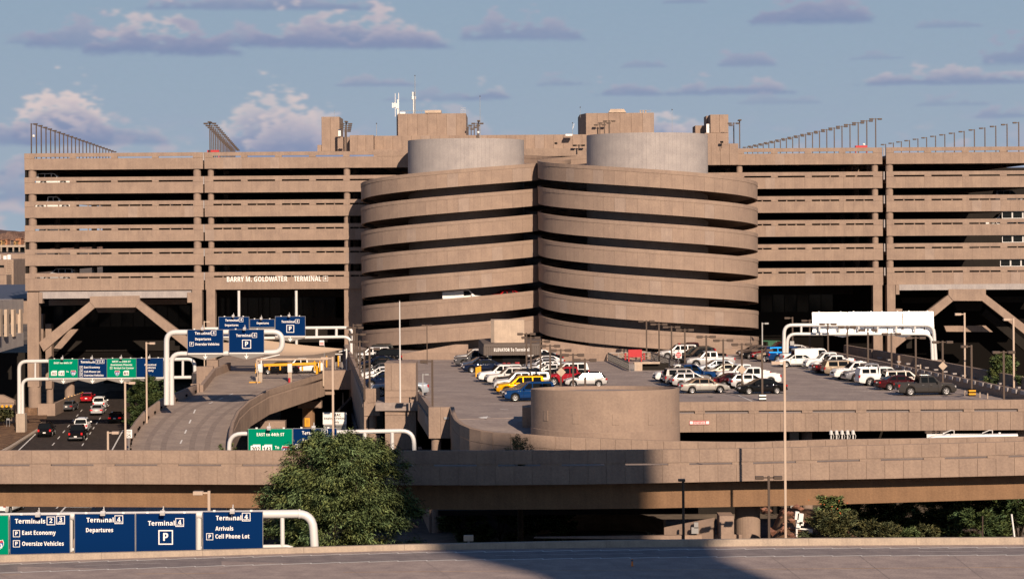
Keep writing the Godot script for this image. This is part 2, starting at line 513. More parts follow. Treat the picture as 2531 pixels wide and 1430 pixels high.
# ------------------------------------------------------------------ garage blocks
const FRONT := -300.0
const TOP := 37.2
const STOREY := 3.42

func fx(u: float) -> float:
	return (u - 1265.5) * 300.0 / FOCAL

func garage_block(label: String, u0: float, u1: float, slots: Array, columns: Array, open_left: bool) -> Node3D:
	var t := thing("parking_garage", label, "building", Vector3.ZERO, 0.0, "blocks of the parking garage")
	var x0 := fx(u0)
	var x1 := fx(u1)
	for i in 6:
		var yt := TOP - STOREY * i
		var yb := yt - (2.50 if i == 5 else 2.36)
		var st := mk()
		span(st, x0, x1, yt - 0.52, yt, FRONT, FRONT - 0.32)
		span(st, x0, x1, yb, yt - 0.76, FRONT - 0.05, FRONT - 0.32)
		var cur := x0
		for s in slots:
			span(st, cur, fx(s[0]), yt - 0.76, yt - 0.52, FRONT - 0.002, FRONT - 0.318)
			if i >= 2:   # low dividers inside the openings
				for q in [0.33, 0.67]:
					var xm := lerpf(fx(s[0]), fx(s[1]), q)
					span(st, xm - 0.07, xm + 0.07, yt - 0.76, yt - 0.52, FRONT - 0.12, FRONT - 0.3)
			cur = fx(s[1])
		span(st, cur, x1, yt - 0.76, yt - 0.52, FRONT - 0.002, FRONT - 0.318)
		var band := part("spandrel", st, M.tan, t)
		var n := int(round((x1 - x0) / 1.37))
		var w := (x1 - x0) / n
		var shape := mk()
		var ph := (yt - 0.78) - yb - 0.01
		box(shape, Vector3.ZERO, Vector3(w - 0.022, ph, 0.1))
		shape.generate_normals()
		var mesh := shape.commit()
		for k in n:
			var pick := rng.randi_range(0, 20)
			inst("facade_panel", mesh, M["tan%d" % (0 if pick < 11 else 1 if pick < 16 else 2 if pick < 20 else 3)], band, Transform3D(Basis.IDENTITY, Vector3(x0 + (k + 0.5) * w, yb + 0.005 + ph / 2.0, FRONT - 0.075)))
		# the floor behind the band
		var fl := mk()
		span(fl, x0, x1, yt - 1.6, yt - 1.15, FRONT - 0.33, FRONT - 62.0)
		for bay in int((x1 - x0) / 3.0):
			span(fl, x0 + 1.5 + bay * 3.0 - 0.2, x0 + 1.5 + bay * 3.0 + 0.2, yb + 0.05, yt - 1.602, FRONT - 1.4, FRONT - 62.0)
		part("floor_slab", fl, M.tan, t)
	for c in columns:
		var xm := fx((c[0] + c[1]) / 2.0)
		var rad := (fx(c[1]) - fx(c[0])) / 2.0
		for i in 5:
			var st := mk()
			lathe(st, Vector3(xm, 0, FRONT - 0.75), [Vector2(rad, TOP - STOREY * (i + 1) + 0.02), Vector2(rad, TOP - STOREY * i - 2.38)], 20)
			part("column", st, M.tan1, t)
		for row in 3:
			var st := mk()
			lathe(st, Vector3(xm, 0, FRONT - 17.0 - row * 14.0), [Vector2(0.45, 16.0), Vector2(0.45, TOP - 1.5)], 12)
			part("inner_column", st, M.tan1, t)
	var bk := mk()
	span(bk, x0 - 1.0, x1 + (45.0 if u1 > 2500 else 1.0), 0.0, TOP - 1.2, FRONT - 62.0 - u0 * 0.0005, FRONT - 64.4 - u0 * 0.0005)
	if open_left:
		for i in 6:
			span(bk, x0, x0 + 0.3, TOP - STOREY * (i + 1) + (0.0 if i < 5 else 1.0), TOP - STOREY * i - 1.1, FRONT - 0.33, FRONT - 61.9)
	part("rear_wall", bk, M.painted_shade, t)  # near-black back and side walls stand in for unlit depth
	return t

func portal(t: Node3D, flip: float, u_post: Array, u_far: Array, beam: Array, crown: Array, d: float, m: Material) -> void:
	# the bent that carries the block over the roadway: posts, a beam, a crown block and two raking struts
	var zf := -d
	var s := d / FOCAL
	var P := func(u: float, v: float) -> Vector2:
		var w := at(u, v, d)
		return Vector2(w.x, w.y)
	var st := mk()
	var b0: Vector2 = P.call(beam[0], beam[2])
	var b1: Vector2 = P.call(beam[1], beam[3])
	span(st, b0.x, b1.x, b1.y, b0.y, zf + 0.15, zf - 1.0)
	part("beam", st, M.pale if m == M.tan else m, t)
	st = mk()
	var poly := PackedVector2Array()
	for k in crown: poly.append(P.call(k[0], k[1]))
	prism(st, poly, zf + 0.2, zf - 1.0)
	part("crown_block", st, m, t)
	for strut in u_far:
		st = mk()
		poly = PackedVector2Array()
		for k in strut: poly.append(P.call(k[0], k[1]))
		prism(st, poly, zf + 0.1, zf - 0.9)
		part("strut", st, m, t)
	for q in u_post:
		st = mk()
		var a: Vector2 = P.call(q[0], q[2])
		var e: Vector2 = P.call(q[1], q[3])
		span(st, a.x, e.x, e.y, a.y, zf + 0.3, zf - 1.2)
		if q.size() > 4:   # a round foot below
			lathe(st, Vector3((a.x + e.x) / 2.0, 0, zf - 0.45), [Vector2((e.x - a.x) / 2.0 + 0.06, -0.1), Vector2((e.x - a.x) / 2.0 + 0.06, e.y)], 24)
		part("post", st, m, t)

func garages() -> void:
	var l1 := garage_block("tan concrete garage block over the lower road, at the far left", 60, 502, [[85, 172], [188, 274.5], [290.5, 376], [392, 477]], [[67, 87], [476, 495]], true)
	portal(l1, 1, [[67, 97, 722, 955, 1], [475, 499.5, 716, 830]], [[[222, 744], [235, 759], [107, 868], [95, 846]], [[345, 743], [334, 758], [470, 868], [470, 838]]], [97, 472, 721, 735], [[222, 732], [345, 730], [345, 743], [334, 759], [235, 760], [222, 746]], 299.6, M.tan)
	var st := mk()
	var corbel := at(97, 735, 299.6)
	span(st, corbel.x - 0.02, corbel.x + 0.45, corbel.y - 0.8, corbel.y + 0.75, -299.25, -300.7)
	corbel = at(470, 735, 299.6)
	span(st, corbel.x - 0.4, corbel.x + 0.3, corbel.y - 0.7, corbel.y + 0.75, -299.25, -300.7)
	part("corbel", st, M.tan, l1)
	# the next bent stands further in, in the building's shade
	portal(l1, 1, [[93, 107, 776, 850], [112, 128, 800, 960, 1]], [[[193, 813], [150, 862], [132, 860], [172, 813]]], [120, 460, 741, 752], [[232, 752], [340, 752], [330, 772], [242, 772]], 309.0, M.tan1)
	st = mk()
	lathe(st, Vector3(at(171, 950, 322).x, 0, -322), [Vector2(0.75, 0), Vector2(0.75, 16.5)], 20)
	part("post", st, M.tan1, l1)
	glass_front(l1, 130, 470, 757, 806, 312.6)
	var l2 := garage_block("tan concrete garage block carrying the white terminal lettering", 505.5, 1040, [[527, 595.7], [612, 680], [697, 764.6], [781, 849], [865, 933]], [[512, 527], [849, 865]], false)
	st = mk()
	var a := at(510, 713, 300.2)
	span(st, a.x, a.x + 1.25, 7.0, a.y, -299.9, -301.4)
	part("post", st, M.tan, l2)
	st = mk()
	a = at(850, 711, 300.2)
	span(st, a.x, a.x + 2.6, 7.0, a.y, -300.4, -303.0)
	part("post", st, M.tan1, l2)
	for u in [589.5, 731.5]:
		st = mk()
		a = at(u, 718, 300.4)
		tube(st, [Vector3(a.x, 8.0, a.z), a], 0.2, 12)
		part("slim_column", st, M.pipe, l2)
	glass_front(l2, 530, 830, 736, 785, 312.0)
	words(l2, "BARRY M. GOLDWATER", at(560, 690, 299.93), 0.72, M.letters, 0.06, 0.0, at(710, 690, 299.93).x - at(560, 690, 299.93).x)
	words(l2, "TERMINAL", at(726, 688.5, 299.93), 0.72, M.letters, 0.06, 0.0, at(793, 690, 299.93).x - at(726, 690, 299.93).x)
	framed(l2, "4", at(804, 688.5, 299.93), 0.72, M.letters, 0.055)
	var r1 := garage_block("tan concrete garage block just right of the right spiral", 1700, 2183, [[1841, 1907.5], [1924, 1991], [2008, 2075.5], [2092, 2160]], [[1823, 1838], [2158, 2174]], false)
	st = mk()
	a = at(2158, 704, 300.2)
	span(st, a.x, a.x + 1.3, 0.0, a.y, -299.9, -301.4)
	part("post", st, M.tan, r1)
	glass_front(r1, 1880, 2060, 728, 770, 315.5)
	var r2 := garage_block("tan concrete garage block over the ramps, at the far right", 2192.5, 2640, [[2211, 2287], [2304, 2380.5], [2397, 2473.5], [2490.6, 2567]], [[2192.5, 2211]], false)
	portal(r2, -1, [[2192.5, 2214, 704, 880, 1]], [[[2345, 728], [2357, 743], [2212, 862], [2212, 830]], [[2437, 727], [2427, 742], [2560, 846], [2560, 822]]], [2221, 2640, 703, 714], [[2345, 714], [2437, 714], [2437, 727], [2427, 743], [2357, 743], [2345, 729]], 299.6, M.tan)
	st = mk()
	corbel = at(2214, 715, 299.6)
	span(st, corbel.x, corbel.x + 0.5, corbel.y - 0.7, corbel.y + 0.66, -299.25, -300.7)
	span(st, corbel.x - 0.1, corbel.x + 0.9, 12.6, 14.2, -299.25, -300.7)
	part("corbel", st, M.tan, r2)
	st = mk()
	var q := at(2335, 812, 306)
	var q2 := at(2455, 820, 306)
	prism(st, PackedVector2Array([Vector2(q.x, q.y + 0.4), Vector2(q2.x - 1.0, q.y + 0.4), Vector2(q2.x, q2.y - 0.0), Vector2(q.x + 0.3, q2.y + 0.1)]), -306, -306.8)
	part("sunlit_beam", st, M.tan, r2)
	portal(r2, -1, [[2240, 2254, 770, 860]], [[[2437, 762], [2427, 776], [2540, 872], [2548, 850]]], [2230, 2640, 735, 746], [[2360, 748], [2430, 748], [2424, 768], [2366, 768]], 311.0, M.painted_shade)  # this bent is blackened so that it looks unlit
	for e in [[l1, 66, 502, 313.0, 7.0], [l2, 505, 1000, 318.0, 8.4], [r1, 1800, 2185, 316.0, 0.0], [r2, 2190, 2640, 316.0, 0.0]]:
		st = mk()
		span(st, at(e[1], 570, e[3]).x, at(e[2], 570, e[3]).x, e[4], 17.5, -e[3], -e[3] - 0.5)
		part("inner_wall", st, M.dark, e[0])  # added near-black walls imitate the unlit space under the blocks
	# white joint covers between the blocks
	for jt in [[502.0, 505.5, "white vertical joint strips between the two left garage blocks"], [2183.0, 2192.5, "white vertical joint strips between the two right garage blocks"]]:
		var j := thing("expansion_joint", jt[2], "joint cover")
		for i in 6:
			st = mk()
			var xm := fx((jt[0] + jt[1]) / 2.0)
			span(st, xm - 0.12, xm + 0.06, TOP - STOREY * i - 1.15, TOP - STOREY * i - 0.02, FRONT - 0.06, FRONT - 0.28)
			part("joint_cover", st, M.pale, j)
	# enclosed white framed windows of an elevator lobby at the far right
	var lobby := thing("glazed_lobby", "white framed glass lobby inside the right garage block", "lobby", Vector3.ZERO)
	for i in [2, 3, 4]:
		var yt: float = TOP - STOREY * i - 2.36
		for k in 3:
			st = mk()
			var xa := fx(2480) + k * 1.5 + (0.0 if i < 4 else -0.3)
			span(st, xa, xa + 1.46, yt - 1.04, yt - 0.98, FRONT - 0.5, FRONT - 0.6)
			span(st, xa, xa + 1.46, yt - 0.08, yt - 0.02, FRONT - 0.5, FRONT - 0.6)
			span(st, xa, xa + 0.07, yt - 0.979, yt - 0.081, FRONT - 0.5, FRONT - 0.6)
			span(st, xa + 1.39, xa + 1.46, yt - 0.979, yt - 0.081, FRONT - 0.5, FRONT - 0.6)
			var w := part("window_frame", st, M.white, lobby)
			st = mk()
			span(st, xa + 0.071, xa + 1.389, yt - 0.978, yt - 0.082, FRONT - 0.55, FRONT - 0.57)
			part("pane", st, M.pane, w)

func glass_front(t: Node3D, u0: float, u1: float, v0: float, v1: float, d: float) -> void:
	# the terminal's glass wall deep in the shade
	var a := at(u0, v0, d)
	var b := at(u1, v1, d)
	var n := int((b.x - a.x) / 1.6)
	var w := (b.x - a.x) / n
	for k in n:
		var st := mk()
		var tilt := rng.randf_range(-0.03, 0.03)
		var x := a.x + k * w
		var p := [Vector3(x + 0.05, b.y, -d - tilt), Vector3(x + w - 0.05, b.y, -d + tilt), Vector3(x + w - 0.05, a.y, -d + tilt), Vector3(x + 0.05, a.y, -d - tilt)]
		var e := []
		for q in p: e.append(q + Vector3(0, 0, -0.04))
		hexa(st, p + e)
		part("window", st, M.pane, t)
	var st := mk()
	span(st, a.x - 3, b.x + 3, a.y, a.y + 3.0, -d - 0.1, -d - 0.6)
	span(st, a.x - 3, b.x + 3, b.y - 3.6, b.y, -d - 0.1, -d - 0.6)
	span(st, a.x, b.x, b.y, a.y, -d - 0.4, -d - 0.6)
	part("shade_painted_wall", st, M.painted_shade, t)  # shade of the interior painted into the wall colour

# ------------------------------------------------------------------ lettering
func words(parent: Node3D, text: String, where: Vector3, cap: float, m: Material, depth := 0.02, align := 0.0, fit := 0.0) -> MeshInstance3D:
	# where: the left (align 0), middle (0.5) or right (1) of the line, on its mid height
	var t := TextMesh.new()
	t.text = text
	t.font = font
	t.font_size = 48
	t.pixel_size = cap / (48 * 0.714)
	t.depth = depth
	t.curve_step = 2.0
	t.horizontal_alignment = HORIZONTAL_ALIGNMENT_LEFT
	t.vertical_alignment = VERTICAL_ALIGNMENT_CENTER
	var o := MeshInstance3D.new()
	o.mesh = t
	o.material_override = m
	o.name = "lettering"
	parent.add_child(o, true)
	var bb := t.get_aabb()
	var sx := fit / bb.size.x if fit > 0.0 else 1.0
	o.transform = Transform3D(Basis.from_scale(Vector3(sx, 1, 1)), where - parent.global_position - Vector3((bb.position.x + bb.size.x * align) * sx, (bb.position.y + bb.size.y / 2.0) if fit > 0.0 else 0.0, 0))
	return o

func framed(parent: Node3D, text: String, c: Vector3, size: float, m: Material, depth := 0.015, letter := 0.62) -> void:
	# a character in an upright frame with rounded look, as on the signs
	var st := mk()
	var o := c - parent.global_position
	var h := size / 2.0
	var t := size * 0.075
	span(st, o.x - h, o.x + h, o.y + h - t, o.y + h, o.z, o.z + depth)
	span(st, o.x - h, o.x + h, o.y - h, o.y - h + t, o.z, o.z + depth)
	span(st, o.x - h, o.x - h + t, o.y - h + t, o.y + h - t, o.z, o.z + depth)
	span(st, o.x + h - t, o.x + h, o.y - h + t, o.y + h - t, o.z, o.z + depth)
	part("symbol_frame", st, m, parent)
	words(parent, text, c + Vector3(0, size * 0.02, depth / 2.0), size * letter * (0.85 if text.length() == 1 else 0.5), m, depth, 0.5)

# ------------------------------------------------------------------ rooftop
func block(t: Node3D, called: String, u0: float, u1: float, v0: float, v1: float, d: float, depth: float, m: Material, joints := 0) -> void:
	var a := at(u0, v0, d)
	var b := at(u1, v1, d)
	var st := mk()
	span(st, a.x, b.x, b.y, a.y, -d, -d - depth)
	var o := part(called, st, m, t)
	if joints:
		var w := (b.x - a.x) / joints
		var sh := mk()
		box(sh, Vector3.ZERO, Vector3(w - 0.05, a.y - b.y - 0.06, 0.08))
		sh.generate_normals()
		var mesh := sh.commit()
		for k in joints:
			inst("wall_panel", mesh, M["tan%d" % [0, 2, 1, 0, 2, 3][k % 6]] if m != M.pale else m, o, Transform3D(Basis.IDENTITY, Vector3(a.x + (k + 0.5) * w, (a.y + b.y) / 2.0, -d + 0.04)))

func rooftop() -> void:
	var t := thing("rooftop_wall", "long tan rooftop wall behind the two pale cylinders", "building")
	block(t, "wall", 923, 1720, 335.5, 366.5, 316, 8, M.tan, 34)
	block(t, "wall", 864, 923, 334, 374, 313, 9, M.tan2, 3)
	block(t, "wall", 834, 864, 338, 374, 316, 5, M.tan1)
	block(t, "wall", 923, 1450, 369.5, 385, 311, 8, M.tan)
	var st := mk()
	var a := at(925, 366.5, 316.5)
	var b := at(1448, 369.5, 316.5)
	span(st, a.x, b.x, b.y - 0.1, a.y + 0.1, -317, -322)
	part("shade_painted_gap", st, M.dark, t)  # near-black box imitates the shade in the slot
	t = thing("stair_tower", "tall narrow tan roof tower at the left end of the rooftop wall", "building")
	block(t, "wall", 794, 839, 288.5, 374, 318, 7, M.tan, 2)
	block(t, "wall", 784, 794, 358, 374, 318, 3, M.tan2)
	st = mk()
	var m0 := at(826, 272, 320)
	tube(st, [m0, m0 - Vector3(0, 2, 0)], 0.02, 5)
	part("rod", st, M.galv, t)
	for p in [[983, 1152, 281, 977, "left penthouse block with antennas above the left pale cylinder"], [1448, 1617, 279.5, 1435, "right penthouse block with a hooded vent above the right pale cylinder"]]:
		t = thing("penthouse", "large tan " + p[4], "building")
		block(t, "wall", p[0], p[1], p[2], 337, 318, 12, M.tan, 7 if p[0] < 1000 else 6)
		st = mk()
		a = at(p[0], p[2], 318)
		b = at(p[3], 337, 318)
		prism(st, PackedVector2Array([Vector2(a.x, 318.0), Vector2(b.x, 321.5), Vector2(b.x, 330), Vector2(a.x, 330)]), 0, 1, Transform3D(Basis(Vector3(1, 0, 0), Vector3(0, 0, -1), Vector3(0, a.y - b.y - 0.02, 0)), Vector3(0, b.y, 0)))
		part("canted_corner", st, M.tan1, t)
	var left: Node3D = get_node("penthouse")
	st = mk()
	a = at(1050, 272, 322); b = at(1090, 280.6, 322)
	span(st, a.x, b.x, b.y + 0.12, a.y, a.z, a.z - 3)
	span(st, a.x + 0.5, b.x - 0.5, b.y - 0.1, b.y + 0.12, a.z - 0.3, a.z - 2.6)
	part("roof_hood", st, M.kiosk_pale, left)
	st = mk()
	a = at(988, 277, 319); b = at(1060, 281, 319)
	tube(st, [Vector3(a.x, at(1000, 273.5, 319).y, a.z), Vector3(b.x, at(1000, 273.5, 319).y, a.z)], 0.03, 5)
	for k in 5:
		var x := lerpf(a.x, b.x, k / 4.0)
		tube(st, [Vector3(x, b.y - 0.1, a.z), Vector3(x, at(1000, 273.5, 319).y, a.z)], 0.025, 5)
	part("railing", st, M.galv, left)
	st = mk()
	a = at(1150, 281, 320)
	for k in 4:
		box(st, a + Vector3(-0.35, 0.1 + k * 0.26, 0), Vector3(0.7, 0.04, 0.04))
	for k in 3:
		box(st, a + Vector3(-0.7 + k * 0.35, 0.48, -0.05), Vector3(0.03, 0.96, 0.03))
	part("roof_ladder", st, M.galv, left)
	st = mk()
	a = at(995, 281, 319)
	box(st, a + Vector3(0, 0.12, 0), Vector3(0.8, 0.3, 0.5))
	part("roof_unit", st, M.white, left)
	var right: Node3D = get_node("penthouse2") if has_node("penthouse2") else get_child(get_child_count() - 1)
	st = mk()
	a = at(1504, 277.8, 321); b = at(1548, 269, 321)
	prism(st, PackedVector2Array([Vector2(a.x, a.y), Vector2(b.x, a.y), Vector2(b.x - 0.35, b.y), Vector2(a.x + 0.35, b.y)]), a.z, a.z - 3)
	span(st, a.x + 0.6, b.x - 0.6, a.y - 0.3, a.y - 0.001, a.z - 0.4, a.z - 2.6)
	part("roof_hood", st, M.kiosk_pale, right)
	st = mk()
	a = at(1590, 279.5, 322)
	for k in 3: box(st, a + Vector3(-0.4 + k * 0.4, 0.2, 0), Vector3(0.2, 0.5, 0.2))
	tube(st, [a + Vector3(-0.6, 0.4, 0.3), a + Vector3(1.2, 0.4, 0.3)], 0.03, 5)
	part("roof_unit", st, M.kiosk_pale, right)
	t = thing("stair_tower", "tall tan roof tower at the right end of the rooftop wall", "building")
	block(t, "wall", 1756, 1801, 283, 328, 318, 8, M.tan, 2)
	block(t, "wall", 1742, 1801.5, 328.5, 370, 314, 9, M.tan2, 2)
	block(t, "wall", 1719, 1745, 310, 334, 322, 5, M.tan)
	block(t, "wall", 1746, 1752, 286, 328, 321, 4, M.tan1)
	t = thing("connecting_wall", "plain tan wall section joining the right cylinder and the garage block", "wall")
	block(t, "wall", 1735, 1826, 355, 407.5, 299.0, 1.2, M.tan1, 4)
	for p in [[835.5, 842, 319, 336, "left"], [1746.5, 1753.5, 306, 328, "right"]]:
		st = mk()
		a = at(p[0], p[2], 315.5); b = at(p[1], p[3], 315.5)
		span(st, a.x, b.x, b.y, a.y, a.z, a.z - 0.3)
		lone("white_panel", st, M.white, "bright white upright panel beside the %s roof tower" % p[4], "panel")
	st = mk()
	a = at(1398, 331, 314); b = at(1415, 335.5, 314)
	span(st, a.x, b.x, b.y, a.y, a.z, a.z - 1)
	lone("roof_box", st, M.white, "small white box on the rooftop wall left of the right penthouse", "equipment")
	# masts
	for p in [[1026, 187, 281, 319, 0.075, "tallest thin antenna mast, on the left penthouse"], [1187, 238, 345, 314, 0.05, "thin mast with a lightning tip right of the left penthouse"], [1662, 271, 340, 317, 0.03, "thin rod right of the right penthouse"], [930.5, 305, 337, 317, 0.06, "short white antenna on the wall left of the left penthouse"], [1434.5, 265, 290, 320, 0.03, "short rod on the left corner of the right penthouse"], [1415.5, 304, 333, 317, 0.04, "small forked white antenna left of the right penthouse"], [1854.0, 268, 283, 318, 0.02, ""]]:
		if p[5] == "": continue
		t = thing("antenna_mast", p[5], "antenna", at(p[0], p[2], p[3]))
		var h: float = (p[2] - p[1]) * p[3] / FOCAL
		st = mk()
		tube(st, [Vector3.ZERO, Vector3(0, h, 0)], p[4], 6, p[4] * 0.5)
		part("mast", st, M.galv, t)
		st = mk()
		lathe(st, Vector3(0, h, 0), [Vector2(0, -0.1), Vector2(0.1, 0), Vector2(0, 0.14)], 8)
		part("tip", st, M.brown, t)
		if p[0] == 1415.5:
			st = mk()
			bar(st, Vector3(0, h * 0.5, 0), Vector3(0.25, h * 0.95, 0), 0.05, 0.05)
			part("fork", st, M.white, t)
	t = thing("antenna_cluster", "cluster of white panel antennas on the left corner of the left penthouse", "antenna", at(980, 283, 318.5))
	for k in [[-0.2, 3.2, 0.05], [0.32, 3.3, 0.06], [0.15, 2.3, 0.09]]:
		st = mk()
		tube(st, [Vector3(k[0], -0.3, 0), Vector3(k[0], k[1], 0)], k[2], 7)
		part("pole", st, M.white, t)
	for k in [[-0.55, 1.4, 0.24, 0.75], [-0.24, 1.45, 0.22, 0.7], [0.02, 1.3, 0.2, 0.8], [0.24, 1.5, 0.2, 1.2]]:
		st = mk()
		box(st, Vector3(k[0], k[1], 0.12), Vector3(k[2], k[3], 0.12))
		part("panel_antenna", st, M.white, t)
	t = thing("antenna_mast", "thick white antenna with twin lobes beside the tallest mast", "antenna", at(1022.5, 281, 319.5))
	st = mk()
	tube(st, [Vector3.ZERO, Vector3(0, 2.2, 0)], 0.13, 8)
	part("mast", st, M.white, t)
	for x in [-0.14, 0.16]:
		st = mk()
		lathe(st, Vector3(x, 2.1, 0), [Vector2(0.05, 0), Vector2(0.2, 0.1), Vector2(0.2, 0.5), Vector2(0.1, 0.6), Vector2(0.14, 1.2), Vector2(0.0, 1.25)], 10)
		part("lobe", st, M.white, t)
	for p in [[1374, 354, "left", 313.8], [1784, 351, "right", 298.4]]:
		t = thing("wall_flood_lamp", "small dark flood lamp on the tan wall near the %s of the right cylinder" % p[2], "lamp", at(p[0], p[1], p[3]))
		st = mk()
		box(st, Vector3(0, 0, 0.2), Vector3(0.42, 0.26, 0.4))
		part("lamp_head", st, M.black, t)
		st = mk()
		tube(st, [Vector3(0, -0.1, 0.1), Vector3(0, -0.9 if p[2] == "right" else -0.2, 0.1)], 0.04, 6)
		part("stem", st, M.black, t)

# ------------------------------------------------------------------ helical ramps
const RIM := 14.73
const CORE := 8.17

func helix_at(c: Vector3, hand: float, a: float, r: float, y: float) -> Vector3:
	return Vector3(c.x - hand * r * cos(a), y, c.z + r * sin(a))

func helix_strip(st: SurfaceTool, c: Vector3, hand: float, a0: float, a1: float, n: int, r0: float, r1: float, y_in: Callable, lo: float, hi: float, floor_y: float) -> void:
	var ring := []
	for k in n + 1:
		var a := lerpf(a0, a1, float(k) / n)
		var y: float = y_in.call(a)
		var b := maxf(y + lo, floor_y)
		var e := maxf(y + hi, floor_y + 0.01)
		ring.append([helix_at(c, hand, a, r0, b), helix_at(c, hand, a, r1, b), helix_at(c, hand, a, r1, e), helix_at(c, hand, a, r0, e)])
	for k in n:
		var p: Array = ring[k]
		var q: Array = ring[k + 1]
		var o: Vector3 = ((p[1] + q[1]) / 2.0 - c) * Vector3(1, 0, 1)
		quad(st, p[1], p[2], q[2], q[1], o)
		quad(st, p[0], p[3], q[3], q[0], -o)
		quad(st, p[3], p[2], q[2], q[3], Vector3.UP)
		quad(st, p[0], p[1], q[1], q[0], Vector3.DOWN)
	for e in [[ring[0], -1.0], [ring[n], 1.0]]:
		var p: Array = e[0]
		var f := (ring[1][0] as Vector3) - (ring[0][0] as Vector3)
		quad(st, p[0], p[1], p[2], p[3], f * e[1])

func helix(label: String, u: float, d: float, hand: float, y0: float, core_top: float, half_turns: int) -> void:
	var c := at(u, 570, d)
	c.y = 0.0
	var t := thing("helical_ramp", label, "ramp building", Vector3.ZERO, 0.0, "spiral ramps of the garage")
	var base := 9.72
	for strand in 2:
		var y_in := func(a: float) -> float: return y0 - STOREY * strand - STOREY * a / PI
		for h in half_turns:
			# half turns that face the viewer are 0, 2, 4 ... of each strand
			var a0 := PI * h
			if strand == 1 and h >= half_turns - 1: continue
			var from := a0 - (1.75 if h == 0 else 0.0)
			if y_in.call(a0) < base + 0.3: continue
			var sl := mk()
			helix_strip(sl, c, hand, from, a0 + PI, 30, CORE - 0.1, RIM - 0.25, y_in, -1.75, -1.15, base - 0.4)
			part("ramp_slab", sl, M.tan1, t)
			var st := mk()
			helix_strip(st, c, hand, from, a0 + PI, 62, RIM - 0.3, RIM - 0.05, y_in, -2.3, -0.05, base)
			helix_strip(st, c, hand, from, a0 + PI, 62, RIM - 0.34, RIM + 0.03, y_in, -0.48, 0.0, base)
			var band := part("ramp_wall", st, M.tan, t)
			if h % 2 == 1: continue
			var n := 31
			for k in n:
				var b0 := a0 + PI * (k + 0.007) / n
				var b1 := a0 + PI * (k + 0.993) / n
				var sh := mk()
				helix_strip(sh, c, hand, b0, b1, 2, RIM - 0.055, RIM - 0.02, y_in, -2.3, -0.50, base)
				var pick := rng.randi_range(0, 20)
				part("wall_panel", sh, M["tan%d" % (0 if pick < 11 else 1 if pick < 16 else 2 if pick < 19 else 3)], band)
	var st := mk()
	lathe(st, c, [Vector2(CORE - 0.4, base), Vector2(CORE - 0.06, base), Vector2(CORE - 0.06, core_top - 0.02), Vector2(CORE - 0.4, core_top - 0.02), Vector2(CORE - 0.4, core_top - 1.4), Vector2(0.0, core_top - 1.4)], 60)
	var core := part("core_wall", st, M.pale, t)
	for k in 44:
		st = mk()
		var q0 := PI * (k + 0.008) / 44.0
		var q1 := PI * (k + 0.992) / 44.0
		helix_strip(st, c, hand, q0, q1, 1, CORE - 0.065, CORE - 0.035, func(_a: float) -> float: return core_top, -12.0, 0.0, 0.0)
		part("core_panel", st, M.pale, core)

func helices() -> void:
	helix("left spiral ramp, tan bands rising to the right round a pale cylinder", 1153, 294.6, -1.0, 35.7, 38.35, 7)
	helix("right spiral ramp, tan bands falling to the right round a pale cylinder", 1601, 282.7, 1.0, 35.1, 38.4, 7)

# ------------------------------------------------------------------ the roof car park and its walls
const DECK := 9.7

